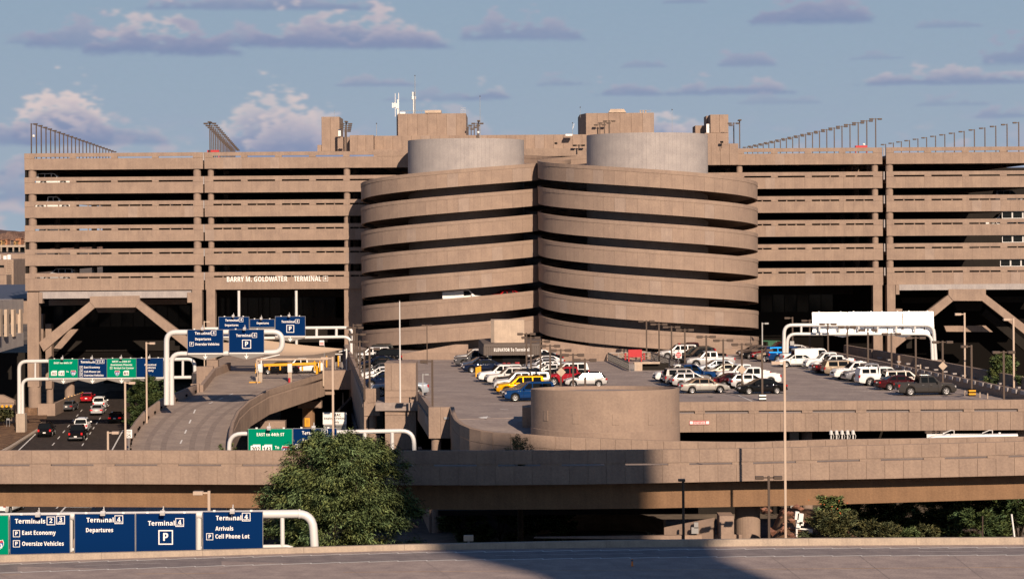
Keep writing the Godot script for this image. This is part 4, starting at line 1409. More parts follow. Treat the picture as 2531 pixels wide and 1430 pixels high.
# ------------------------------------------------------------------ bridge and the near road
func bridge_and_near_road() -> void:
	var t := thing("road_bridge", "long curving tan concrete road bridge across the foreground", "bridge")
	var d := 150.0
	var us := [-300, 0, 200, 400, 630, 900, 1200, 1400, 1605, 1690, 1865, 2000, 2200, 2400, 2531, 2600]
	var tops := [1113.0, 1113, 1112.5, 1112.5, 1113, 1113.3, 1113.5, 1112.8, 1111, 1110, 1107.5, 1104, 1099, 1094, 1090, 1088]
	var foots := [1195.0, 1195, 1195, 1196, 1197, 1198, 1198.5, 1197, 1193.5, 1191.5, 1188, 1186, 1182, 1177, 1174, 1172]
	var gtop := [1215.0, 1215, 1215, 1216, 1216, 1215, 1213, 1211, 1209, 1208, 1205, 1202, 1197, 1192, 1189, 1187]
	var gfoot := [1251.0, 1251, 1252, 1253, 1255, 1257.5, 1259, 1258, 1256, 1254, 1251, 1248, 1242, 1236, 1232, 1229]
	var path := []
	var top := []
	var bot := []
	var mid := []
	for k in us.size():
		var p := at(us[k], tops[k], d)
		path.append(Vector2(p.x, p.z))
		top.append(p.y)
		bot.append(at(us[k], foots[k], d).y)
		mid.append(p.y - 0.98)
	var st := mk()
	wall(st, path, top, mid, 0.3)
	var low := []
	for k in us.size(): low.append(top[k] - 1.12)
	wall(st, path, low, bot, 0.3)
	# bridging pieces between the openings of the rail
	for u in range(-218, 2620, 158):
		var a := at(u, 1130, d)
		var yt := interp(us, top, u)
		span(st, a.x - 0.75, a.x + 0.75, yt - 1.121, yt - 0.979, -d - 0.005, -d - 0.295)
	var w := part("parapet", st, M.tan, t)
	var n := 59
	for k in n:
		var q0 := lerpf(-106, 2600, (k + 0.012) / n)
		var q1 := lerpf(-106, 2600, (k + 0.988) / n)
		for e in [[0.02, 0.93], [1.16, -1.0]]:
			st = mk()
			var y0 := interp(us, top, q0)
			var y1 := interp(us, top, q1)
			var x0 := at(q0, 1130, d).x
			var x1 := at(q1, 1130, d).x
			var lo0: float = y0 - e[1] if e[1] > 0 else interp(us, bot, q0)
			var lo1: float = y1 - e[1] if e[1] > 0 else interp(us, bot, q1)
			var zf := -d + 0.04
			hexa(st, [Vector3(x0, lo0, zf), Vector3(x0, y0 - e[0], zf), Vector3(x0, y0 - e[0], zf - 0.1), Vector3(x0, lo0, zf - 0.1), Vector3(x1, lo1, zf), Vector3(x1, y1 - e[0], zf), Vector3(x1, y1 - e[0], zf - 0.1), Vector3(x1, lo1, zf - 0.1)])
			part("parapet_panel", st, M["tan%d" % [0, 0, 1, 0, 2, 1, 0][(k * 3 + int(e[0] * 7)) % 7]], w)
	var gd := 151.6
	var gp := []
	var gt := []
	var gb := []
	for k in us.size():
		var p := at(us[k], gfoot[k], gd)
		gp.append(Vector2(p.x, p.z)); gb.append(p.y); gt.append(bot[k] + 0.15)
	st = mk()
	wall(st, gp, gt, gb, 6.5)
	part("girder", st, M.girder, t)
	st = mk()
	var road := []
	for k in us.size() - 1:
		hexa(st, [Vector3(path[k].x, bot[k] + 0.01, -d - 0.31), Vector3(path[k].x, bot[k] + 0.45, -d - 0.31), Vector3(path[k].x, bot[k] + 0.45, -d - 9.7), Vector3(path[k].x, bot[k] + 0.01, -d - 9.7), Vector3(path[k + 1].x, bot[k + 1] + 0.01, -d - 0.31), Vector3(path[k + 1].x, bot[k + 1] + 0.45, -d - 0.31), Vector3(path[k + 1].x, bot[k + 1] + 0.45, -d - 9.7), Vector3(path[k + 1].x, bot[k + 1] + 0.01, -d - 9.7)])
	part("road_slab", st, M.ramp_road, t)
	st = mk()
	var rp := []
	var rt := []
	var rb := []
	for k in us.size():
		rp.append(path[k] + Vector2(0, -9.8)); rt.append(top[k] - 1.35); rb.append(bot[k])
	wall(st, rp, rt, rb, 0.3)
	part("rear_parapet", st, M.tan, t)
	for u in [1848.0, 300.0]:
		var p := at(u, 1255, 154.5)
		st = mk()
		lathe(st, Vector3(p.x, 0, p.z), [Vector2(0.93, 0), Vector2(0.93, 5.7)], 28)
		var o := part("column", st, M.tan0, t)
		if u < 1000: o.position = Vector3(-14, 0, 0)
		st = mk()
		lathe(st, Vector3(p.x, 0, p.z), [Vector2(0.5, 5.4), Vector2(0.5, gd * 0.0 + 6.2)], 20)
		if u > 1000: part("bearing", st, M.dark, t)
	# what stands under and behind the bridge on the right
	t = thing("lower_ramp", "lower tan ramp edge and pier seen under the bridge, left of its column", "ramp")
	st = mk()
	var a := at(1440, 1258, 166)
	var b := at(1782, 1254, 166)
	prism(st, PackedVector2Array([Vector2(a.x - 4, a.y + 0.05), Vector2(b.x, b.y + 0.1), Vector2(b.x, b.y - 0.3), Vector2(a.x - 4, a.y - 0.0)]), -150.6, -151.0)
	part("edge_beam", st, M.tan2, t)
	st = mk()
	a = at(1779, 1262, 149.4)
	span(st, a.x, a.x + 1.02, 0, 5.35, -149.4, -151.4)
	part("pier", st, M.tan0, t)
	st = mk()
	span(st, -6, a.x, 3.2, 3.6, -166.6, -182)
	part("soffit", st, M.painted_shade, t)  # the underside's shade is in its colour
	t = thing("curved_wall", "low curved brownish retaining wall sunlit under the bridge", "wall")
	st = mk()
	st.set_smooth_group(0)
	var cp := []
	var ct := []
	var cb := []
	for k in 14:
		var q := k / 13.0
		var u := lerpf(1330, 1640, q)
		var p := at(u, 1330, 178.0 + 2.5 * sin(q * PI))
		cp.append(Vector2(p.x, p.z)); ct.append(1.1 + 0.55 * sin(q * PI)); cb.append(-0.1)
	wall(st, cp, ct, cb, 0.4)
	part("wall", st, M.girder, t)
	st = mk()
	a = at(1642, 1330, 152); b = at(1762, 1330, 150.2)
	wall(st, [Vector2(a.x, a.z), Vector2(b.x, b.z)], [4.2, 5.1], [0, 0], 0.4)
	part("side_wall", st, M.tan1, t)
	st = mk()
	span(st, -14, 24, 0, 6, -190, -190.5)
	lone("under_bridge_wall", st, M.painted_shade, "wall blackened for shade deep under the lower ramp behind the curved wall", "wall")
	t = thing("utility_box", "small grey electrical boxes on the wall under the lower ramp", "box")
	for p in [[1721, 1297, 0.3, 0.42], [1718, 1310, 0.5, 0.45], [1690, 1312, 0.1, 0.9]]:
		st = mk()
		box(st, at(p[0], p[1], 150.4), Vector3(p[2], p[3], 0.2))
		part("box", st, M.galv, t)
	# rocks on the bank
	for k in 44:
		st = mk()
		var dd := rng.randf_range(143.5, 148.8)
		var q := at(rng.randf_range(1882, 1992), 570, dd)
		q.y = bank_y(q.x, dd) + 0.05
		var s := rng.randf_range(0.12, 0.34)
		var ring := []
		for j in 6: ring.append(Vector3(cos(TAU * j / 6.0) * rng.randf_range(0.7, 1.3), rng.randf_range(-0.2, 0.35), sin(TAU * j / 6.0) * rng.randf_range(0.7, 1.3)) * s)
		var crest := Vector3(rng.randf_range(-0.4, 0.4), rng.randf_range(0.55, 0.9), rng.randf_range(-0.4, 0.4)) * s
		for j in 6:
			tri(st, q + ring[j], q + ring[(j + 1) % 6], q + crest, ring[j] + ring[(j + 1) % 6] + Vector3.UP * s)
			tri(st, q + ring[j], q + ring[(j + 1) % 6], q - Vector3.UP * s, ring[j] + ring[(j + 1) % 6] - Vector3.UP * s)
		lone("boulder", st, M.rock, "reddish boulder on the bank right of the bridge column", "rock", "boulders on the bank")
	# near road with its low barrier
	var us2 := [-80.0, 0.0, 500.0, 1000.0, 1500.0, 2000.0, 2531.0, 2620.0]
	var bt := [1374.0, 1372, 1360, 1345.5, 1336, 1330.5, 1328, 1327.5]
	var bf := [1391.0, 1389, 1373, 1359.5, 1352.5, 1347.5, 1345, 1344.5]
	var bp := []
	var btop := []
	var bbot := []
	for k in us2.size():
		var p := at(us2[k], bt[k], 133)
		bp.append(Vector2(p.x, p.z)); btop.append(p.y); bbot.append(at(us2[k], bf[k], 133).y)
	t = thing("road_barrier", "low pale concrete barrier along the near road", "barrier")
	for k in us2.size() - 1:
		var pieces := 2
		for j in pieces:
			st = mk()
			var q0 := (j + 0.001) / pieces
			var q1 := (j + 0.999) / pieces
			wall(st, [bp[k].lerp(bp[k + 1], q0), bp[k].lerp(bp[k + 1], q1)], [lerpf(btop[k], btop[k + 1], q0), lerpf(btop[k], btop[k + 1], q1)], [lerpf(bbot[k], bbot[k + 1], q0) - 0.5, lerpf(bbot[k], bbot[k + 1], q1) - 0.5], 0.35)
			part("barrier_segment", st, M.kerb, t)
	# the road's surface falls gently towards the viewer's left
	var Y := func(u: float) -> float: return interp(us2, bbot, u)
	var strip := func(v0: Array, v1: Array, lift: float) -> SurfaceTool:
		var s := mk()
		for k in us2.size() - 1:
			var p := []
			for e in [[k, v0], [k + 1, v0], [k + 1, v1], [k, v1]]:
				var y: float = Y.call(us2[e[0]]) + lift
				var foot: float = at(us2[e[0]], bf[e[0]], 133).z
				var q := level(us2[e[0]], e[1][e[0]], y)
				p.append(q)
			quad(s, p[0], p[1], p[2], p[3], Vector3.UP)
		return s
	var far_v := []
	var near_v := []
	var l0 := []
	var l1 := []
	for k in us2.size():
		far_v.append(bf[k] - 0.6); near_v.append(1520.0); l0.append(bf[k] + lerpf(5.5, 7.5, us2[k] / 2531.0)); l1.append(bf[k] + lerpf(26.0, 26.0, us2[k] / 2531.0))
	ground("near_road", strip.call(far_v, near_v, 0.0), M.near_road)
	ground("near_lane", strip.call(l0, l1, 0.004), M.near_lane)
	st = mk()
	var steps := 36
	for row in [l0, l1]:
		for k in steps:
			var p := []
			for e in [float(k) / steps, float(k + 1) / steps]:
				var u := lerpf(-20, 2560, e)
				var v := interp(us2, row, u)
				var shift := 1.6 * (0.5 if e == float(k) / steps else -0.5)
				p.append(level(u, v + shift, Y.call(u) + 0.008))
			ribbon(st, p[0], p[1], 0.15)
			if k > 0:
				var u := lerpf(-20, 2560, float(k) / steps)
				var v := interp(us2, row, u)
				ribbon(st, level(u - 1.5, v - 0.8, Y.call(u) + 0.008), level(u + 1.5, v + 0.8, Y.call(u) + 0.008), 0.12)
	for s in [[185, 397], [1225, 1590], [2270, 2480]]:
		ribbon(st, level(s[0], interp(us2, l0, s[0]) + 9.0, Y.call(s[0]) + 0.008), level(s[1], interp(us2, l0, s[1]) + 8.5, Y.call(s[1]) + 0.008), 0.05)
	ground("near_road_lines", st, M.paint)
	st = mk()
	for k in 13:   # saw-cut joints across the slab and a few long cracks
		var u := -60.0 + k * 216.0 + rng.randf_range(-12, 12)
		var u2 := u + 120.0
		ribbon(st, level(u, interp(us2, bf, u) + 1.0, Y.call(u) + 0.006), level(u2, 1440, Y.call(u2) + 0.006), 0.02)
	for k in 16:
		var u := rng.randf_range(0, 2500)
		var v := rng.randf_range(1392, 1428)
		var p := level(u, v, Y.call(u) + 0.006)
		for j in 5:
			var p2 := p + Vector3(rng.randf_range(0.3, 0.9), 0, rng.randf_range(-0.18, 0.22))
			ribbon(st, p, p2, 0.02)
			p = p2
	ground("near_road_joints", st, M.joint)
	st = mk()
	for k in us2.size() - 1:
		ribbon(st, level(us2[k], lerpf(1420, 1401, us2[k] / 2531.0), Y.call(us2[k])), level(us2[k + 1], lerpf(1420, 1401, us2[k + 1] / 2531.0), Y.call(us2[k + 1])), 0.06)
	ground("edge_line", st, M.yellow_line)
	var near_y := at(1200, 1353, 133).y
	st = mk()
	span(st, -70, 70, near_y - 1.6, near_y - 0.75, -132.6, -100)
	ground("near_road_slab", st, M.kerb)
	var cone := thing("road_marker", "small orange marker post on the near road at the edge of the shadow", "marker", level(1563, 1398, near_y + 0.0))
	st = mk()
	lathe(st, Vector3.ZERO, [Vector2(0.09, 0), Vector2(0.06, 0.05), Vector2(0.05, 0.40), Vector2(0.0, 0.41)], 10)
	part("post", st, M.orange, cone)
	st = mk()
	lathe(st, Vector3(0, 0.28, 0), [Vector2(0.056, 0), Vector2(0.056, 0.1)], 10)
	part("band", st, M.navy_roof, cone)
	t = thing("post_box", "small beige box on a short stem behind the barrier", "box", at(1158, 1342, 134.5))
	st = mk()
	box(st, Vector3(0, 0.33, 0), Vector3(0.62, 0.36, 0.3))
	part("housing", st, M.kiosk_pale, t)
	st = mk()
	span(st, -0.07, 0.07, -1.2, 0.15, 0.05, -0.05)
	part("stem", st, M.galv, t)
	# the tall control tower behind the viewer, whose shadow lies over the bridge and the near road
	t = thing("control_tower", "tall control tower behind the viewpoint, out of the picture", "tower", Vector3(57.4, 0, 45))
	st = mk()
	lathe(st, Vector3.ZERO, [Vector2(7.6, 0), Vector2(6.6, 60), Vector2(6.2, 92)], 8, PI / 8, TAU + PI / 8)
	part("shaft", st, M.tan, t)
	st = mk()
	lathe(st, Vector3.ZERO, [Vector2(6.2, 92), Vector2(9.8, 98), Vector2(10.4, 104), Vector2(10.0, 111), Vector2(7.0, 113.5), Vector2(0, 114)], 8, PI / 8, TAU + PI / 8)
	part("cab", st, M.pale, t)

func interp(us: Array, vs: Array, u: float) -> float:
	for k in us.size() - 1:
		if u <= us[k + 1] or k == us.size() - 2:
			return lerpf(vs[k], vs[k + 1], (u - us[k]) / (us[k + 1] - us[k]))
	return vs[-1]

# ------------------------------------------------------------------ the strip at the far left
func far_left() -> void:
	# low terminal buildings
	var t := thing("terminal_building", "boxy tan terminal building left of the garage with small dark windows", "building")
	block(t, "wall", -120, 90, 628, 800, 420, 30, M.tan0)
	block(t, "wall", -120, 33, 642, 712, 405, 12, M.tan1, 4)
	block(t, "wall", -120, 15, 680, 712, 400, 4, M.tan0)
	var st := mk()
	for k in 12:
		var p := at(22, 645 + k * 5.5, 404.8)
		box(st, p, Vector3(1.2, 0.06, 0.06))
	for u in [15.0, 29.0]:
		var p := at(u, 676, 404.8)
		box(st, p, Vector3(0.06, 5.2, 0.06))
	part("wall_ladder", st, M.kiosk_pale, t)
	for p in [[33, 43, 653, 672], [50, 60, 656, 668], [-6, 9, 655, 661]]:
		st = mk()
		var a := at(p[0], p[2], 404.9 if p[0] < 30 else 419.9)
		var b := at(p[1], p[3], 404.9 if p[0] < 30 else 419.9)
		span(st, a.x, b.x, b.y, a.y, a.z, a.z - 0.2)
		part("window", st, M.pane, t)
	st = mk()
	for k in 4:
		var p := at(-20 + k * 14 + (k % 3) * 2, 640, 408)
		box(st, p + Vector3(0, 0.3, 0), Vector3(0.6, 0.7 + (k % 2) * 0.4, 0.6))
	part("roof_unit", st, M.white, t)
	st = mk()
	var a := at(-150, 704, 392)
	var b := at(64, 716, 330)
	hexa(st, [Vector3(a.x, a.y - 0.3, -392), Vector3(b.x + 5, a.y - 0.3, -392), Vector3(b.x + 5, a.y, -392), Vector3(a.x, a.y, -392), Vector3(a.x, b.y - 1.8, -332), Vector3(b.x, b.y - 1.8, -332), Vector3(b.x, b.y - 1.4, -332), Vector3(a.x, b.y - 1.4, -332)])
	lone("canopy_roof", st, M.navy_roof, "sloping roof coloured dark blue for shade between the terminal building and the curved bridge", "roof")
	t = thing("glass_building", "far low building with white columns and glass left of the garage", "building")
	block(t, "wall", -120, 90, 608, 632, 700, 20, M.glass)
	block(t, "roof", -120, 90, 607, 610, 698, 26, M.kerb)
	for k in 9:
		block(t, "column", -60 + k * 15, -57.5 + k * 15, 611, 622, 697, 1, M.kerb)
	# houses
	for k in 9:
		var u := -22 + k * 11.0 + rng.randf_range(-3, 3)
		var w := rng.randf_range(9, 15)
		t = thing("house", "far terracotta house on the slope, %s from the left" % ORD[k], "house", Vector3.ZERO, 0.0, "far houses left of the garage")
		var v := rng.randf_range(588, 596)
		var m: Material = [M.terracotta, M.tan0, M.yellow_house][k % 3] if M.has("yellow_house") else [M.terracotta, M.girder, M.tan0][k % 3]
		block(t, "wall", u - w / 2, u + w / 2, v, 607, 2300 + k * 15, 14, m)
		st = mk()
		var p0 := at(u - w / 2 - 1, v, 2299 + k * 15)
		var p1 := at(u + w / 2 + 1, v, 2299 + k * 15)
		var top := (p0 + p1) / 2.0 + Vector3(0, 0.9, -7)
		for f in [[p0, p1], [p1, p1 + Vector3(0, 0, -15)], [p0, p0 + Vector3(0, 0, -15)]]:
			tri(st, f[0], f[1], top, Vector3(0, 1, 0.2))
		part("roof", st, M.terracotta, t)
		for j in 2:
			block(t, "window", u - w / 4 + j * w / 3, u - w / 4 + j * w / 3 + 1.6, v + 4, v + 7, 2298.5 + k * 15, 1, M.pane)
	# the curved two-level roadway bridge with its piers
	t = thing("terminal_bridge", "curved concrete terminal roadway with an open arcade, at the left edge", "bridge")
	for e in [[739, 773, M.pale, "upper_deck"], [820, 850, M.pale, "lower_deck"]]:
		var path := []
		var top := []
		var bot := []
		for k in 8:
			var q := k / 7.0
			var u := lerpf(-60, 57, q)
			var dd := lerpf(262, 292, pow(q, 0.8)) - (1.6 if e[3] == "lower_deck" else 0.0)
			var lift := 14.0 * pow(1.0 - q, 1.4)
			var slip: float = 4.0 + 22.0 * (1.0 - q) if e[3] == "lower_deck" else 2.0 * (1.0 - q)
			var p := at(u, e[0] + lift * 0.35 + slip * 0.5, dd)
			path.append(Vector2(p.x, p.z))
			top.append(p.y)
			bot.append(at(u, e[1] + lift + slip, dd).y)
		st = mk()
		wall(st, path, top, bot, 6.0)
		part(e[3], st, e[2], t)
	for k in 5:
		var u := -24 + k * 17.0
		var dd := lerpf(268, 289, k / 4.0)
		st = mk()
		var p := at(u, 765, dd)
		var p2 := at(u, 832, dd)
		span(st, p.x - 0.22, p.x + 0.16, p2.y, p.y, p.z - 0.6, p.z - 2.0)
		part("pier", st, M.kiosk_pale, t)
	st = mk()
	span(st, -120, -71.5, 11.0, 15.0, -292.5, -293)
	part("rear_wall", st, M.painted_shade, t)  # near-black backing imitates shade between the piers
	st = mk()
	span(st, -110, -69.5, 0.0, 8.5, -305, -306)
	lone("under_road_wall", st, M.painted_shade, "wall blackened for shade under the curved terminal roadway", "wall")
	st = mk()
	a = at(-30, 975, 285); b = at(34, 1010, 285)
	prism(st, PackedVector2Array([Vector2(a.x, 0), Vector2(a.x, a.y), Vector2(at(4, 976, 285).x, at(4, 976, 285).y), Vector2(at(34, 990, 285).x, at(34, 990, 285).y), Vector2(b.x, 0)]), -285, -286)
	lone("sloped_wall", st, M.tan1, "tan wall with a sloping top at the left edge under the curved roadway", "wall")
	t = thing("road_closure_gate", "low gate with round amber discs by the sloping wall at the left edge", "gate", at(16, 1012, 279))
	st = mk()
	for y in [0.0, 0.75]: box(st, Vector3(0, y + 0.1, 0), Vector3(1.75, 0.06, 0.05))
	part("rail", st, M.brown, t)
	for k in 3:
		st = mk()
		lathe(st, Vector3.ZERO, [Vector2(0, 0), Vector2(0.17, 0), Vector2(0.17, 0.04), Vector2(0, 0.04)], 14)
		var o := part("disc", st, M.yellow, t)
		o.position = Vector3(-0.6 + k * 0.58, 0.47, 0.06)
		o.rotation.x = PI / 2
	t = thing("yellow_sign", "yellow diamond road sign cut by the left edge", "sign", at(-14, 1076, 215))
	st = mk()
	box(st, Vector3(0, 0.0, 0), Vector3(0.76, 0.76, 0.03), Basis(Vector3(0, 0, 1), PI / 4))
	part("sign_plate", st, M.yellow, t)
	st = mk()
	tube(st, [Vector3(0, -4.6, -0.06), Vector3(0, 0.3, -0.06)], 0.04, 6)
	part("post", st, M.galv, t)
	t = thing("small_sign", "small marker sign on two posts beside the left bush", "sign", at(19, 1054, 240))
	st = mk()
	for x in [-0.16, 0.16]: box(st, Vector3(x, 0.45, 0), Vector3(0.04, 0.9, 0.04))
	part("post", st, M.galv, t)
	st = mk()
	box(st, Vector3(0, 0.85, 0.03), Vector3(0.38, 0.2, 0.02))
	part("plate", st, M.galv, t)
	# curved lit wall beside the lower road with small lamps on it, under the block
	t = thing("retaining_wall", "low tan wall curving into the tunnel with a row of small lamps on top", "wall")
	var path2 := []
	var top2 := []
	for p in [[92, 997, 297], [135, 997, 297.5], [150, 990, 302], [175, 980, 312], [195, 973, 322], [205, 970, 332]]:
		var q := at(p[0], p[1], p[2])
		path2.append(Vector2(q.x, q.z)); top2.append(q.y)
	st = mk()
	wall(st, path2, top2, [0, 0, 0, 0, 0, 0], 0.4)
	part("wall", st, M.tan, t)
	for k in 8:
		var q := on_path(path2, 0.3 + 0.7 * k / 7.0)
		st = mk()
		var y := lerpf(top2[1], top2[5], clampf((k - 0.5) / 6.5, 0, 1))
		lathe(st, Vector3(q.x - 0.1, y, q.y), [Vector2(0.03, 0), Vector2(0.075, 0.05), Vector2(0.06, 0.12), Vector2(0, 0.15)], 8)
		part("lamp_globe", st, M.lit_warm, t)
	st = mk()
	a = at(64, 995, 290)
	lathe(st, Vector3(at(80, 1000, 299.6).x, 0, -299), [Vector2(2.1, 0), Vector2(1.5, 0.5), Vector2(1.15, 1.1)], 18)
	lone("column_base", st, M.soil, "sloping stone base round the foot of the leftmost garage post", "base")

# ------------------------------------------------------------------ overhead signs
func sign_board(g: Node3D, rect: Array, d: float, m: Material, lamps_u: Array) -> MeshInstance3D:
	var a := at(rect[0], rect[1], d)
	var b := at(rect[2], rect[3], d)
	var o := MeshInstance3D.new()
	var st := mk()
	var c := (a + b) / 2.0
	box(st, Vector3.ZERO, Vector3(b.x - a.x, a.y - b.y, 0.06))
	st.generate_normals()
	o.mesh = st.commit()
	o.material_override = m
	o.name = "sign_board"
	g.add_child(o, true)
	o.position = c - g.position
	o.rotation.z = -0.004
	var hw := (b.x - a.x) / 2.0
	var hh := (a.y - b.y) / 2.0
	st = mk()
	span(st, -hw - 0.025, hw + 0.025, hh, hh + 0.03, 0.04, -0.05)
	span(st, -hw - 0.025, hw + 0.025, -hh - 0.05, -hh, 0.05, -0.05)
	span(st, -hw - 0.03, -hw, -hh, hh, 0.045, -0.05)
	span(st, hw, hw + 0.03, -hh, hh, 0.045, -0.05)
	part("trim", st, M.galv if m != M.back else M.pipe, o)
	for u in lamps_u:
		st = mk()
		var x := at(u, 600, d).x - c.x
		bar(st, Vector3(x, hh - 0.05, 0.1), Vector3(x, hh + 0.35, 0.55), 0.05, 0.05)
		bar(st, Vector3(x, hh + 0.5, 0.3), Vector3(x, hh - 0.1, 0.05), 0.06, 0.04)
		box(st, Vector3(x, hh + 0.12, 0.62), Vector3(0.3, 0.2, 0.26), Basis(Vector3.RIGHT, 0.5))
		part("sign_lamp", st, M.pipe, o)
	st = mk()
	for q in [-0.62, 0.62]:
		box(st, Vector3(hw * q, hh + 0.07, 0.0), Vector3(0.16, 0.11, 0.1))
	part("clip", st, M.white, o)
	return o

func face(o: MeshInstance3D, d: float) -> float:
	return 0.034

func put(o: MeshInstance3D, text: String, u: float, v: float, d: float, capx: float, align := 0.0, fit_px := 0.0) -> void:
	var p := at(u, v, d)
	p.z = o.global_position.z + 0.04
	words(o, text, p, capx * d / FOCAL, M.letters, 0.012, align, fit_px * d / FOCAL)

func frame_at(o: MeshInstance3D, text: String, u: float, v: float, d: float, px: float) -> void:
	var p := at(u, v, d)
	p.z = o.global_position.z + 0.031
	framed(o, text, p, px * d / FOCAL, M.letters)

func shield(o: MeshInstance3D, kind: String, text: String, u: float, v: float, d: float, px: float) -> void:
	var p := at(u, v, d)
	var s := px * d / FOCAL / 2.0
	var l := p - o.global_position
	l.z = 0.031
	var st := mk()
	if kind == "state":
		prism(st, PackedVector2Array([Vector2(l.x - s * 1.05, l.y - s * 0.85), Vector2(l.x + s * 1.05, l.y - s * 0.85), Vector2(l.x + s * 1.05, l.y + s * 0.95), Vector2(l.x - s * 0.55, l.y + s * 0.95), Vector2(l.x - s * 0.65, l.y + s * 0.7), Vector2(l.x - s * 1.05, l.y + s * 0.7)]), l.z, l.z + 0.01)
		part("route_shield", st, M.letters, o)
		words(o, text, p + Vector3(0, -s * 0.08, 0.047 - (p.z - o.global_position.z)), s * 1.0, M.black, 0.01, 0.5, s * 1.75)
	else:
		var outline := func(k: float) -> PackedVector2Array:
			var q := PackedVector2Array()
			for e in [[0, -1.0], [0.55, -0.62], [0.85, -0.1], [0.92, 0.4], [0.72, 0.95], [0.35, 0.8], [0, 0.88], [-0.35, 0.8], [-0.72, 0.95], [-0.92, 0.4], [-0.85, -0.1], [-0.55, -0.62]]:
				q.append(Vector2(l.x + e[0] * s * k, l.y + e[1] * s * k))
			return q
		prism(st, outline.call(1.08), l.z, l.z + 0.008)
		part("route_shield", st, M.letters, o)
		st = mk()
		prism(st, outline.call(0.97), l.z + 0.008, l.z + 0.014)
		part("route_shield", st, M.shield_blue, o)
		st = mk()
		prism(st, PackedVector2Array([Vector2(l.x - s * 0.88, l.y + s * 0.42), Vector2(l.x + s * 0.88, l.y + s * 0.42), Vector2(l.x + s * 0.68, l.y + s * 0.9), Vector2(l.x + s * 0.33, l.y + s * 0.76), Vector2(l.x, l.y + s * 0.84), Vector2(l.x - s * 0.33, l.y + s * 0.76), Vector2(l.x - s * 0.68, l.y + s * 0.9)]), l.z + 0.014, l.z + 0.018)
		part("shield_top", st, M.red, o)
		words(o, text, p + Vector3(0, -s * 0.22, 0.05 - (p.z - o.global_position.z)), s * 0.85, M.letters, 0.01, 0.5)

func skirt(o: MeshInstance3D, rect: Array, d: float, drop: float, arrow := true) -> void:
	# the grey valance under a sign, with a white down arrow
	var a := at(rect[0], rect[3], d)
	var b := at(rect[2], rect[3], d)
	var s := d / FOCAL
	var l := a - o.global_position
	var r := b - o.global_position
	var y := (l.y + r.y) / 2.0 - 0.055
	var st := mk()
	span(st, l.x, r.x, y - 0.1, y, 0.03, -0.03)
	part("white_edge", st, M.letters, o)
	st = mk()
	prism(st, PackedVector2Array([Vector2(l.x, y - 0.101), Vector2(r.x, y - 0.101), Vector2(r.x, y - drop * s * 0.35), Vector2((l.x + r.x) / 2, y - drop * s), Vector2(l.x, y - drop * s * 0.35)]), 0.02, -0.03)
	part("valance", st, M.skirt, o)
	if not arrow: return
	st = mk()
	var c := Vector2((l.x + r.x) / 2.0, y - drop * s * 0.5)
	var h := 7.0 * s
	var q := PackedVector2Array()
	for e in [[-0.13, 1], [0.13, 1], [0.13, -0.2], [0.6, 0.25], [0.72, 0.05], [0, -1], [-0.72, 0.05], [-0.6, 0.25], [-0.13, -0.2]]:
		q.append(c + Vector2(e[0], e[1]) * h)
	prism(st, q, 0.021, 0.035)
	part("arrow", st, M.letters, o)

func pole_pipe(g: Node3D, pts: Array, d: float, r: float, called := "pipe") -> void:
	# an elbowed pipe through sightings at one distance; corners are rounded
	var w := []
	for p in pts: w.append(at(p[0], p[1], d) - g.position)
	var out := [w[0]]
	for k in range(1, w.size() - 1):
		var rad := minf(minf((w[k] - w[k - 1]).length(), (w[k + 1] - w[k]).length()) * 0.5, 1.0)
		var a: Vector3 = w[k] + (w[k - 1] - w[k]).normalized() * rad
		var b: Vector3 = w[k] + (w[k + 1] - w[k]).normalized() * rad
		for j in 7:
			var q := j / 6.0
			out.append(a.lerp(w[k], q).lerp((w[k] as Vector3).lerp(b, q), q))
	out.append(w[-1])
	var st := mk()
	tube(st, out, r, 14)
	part(called, st, M.pipe, g)

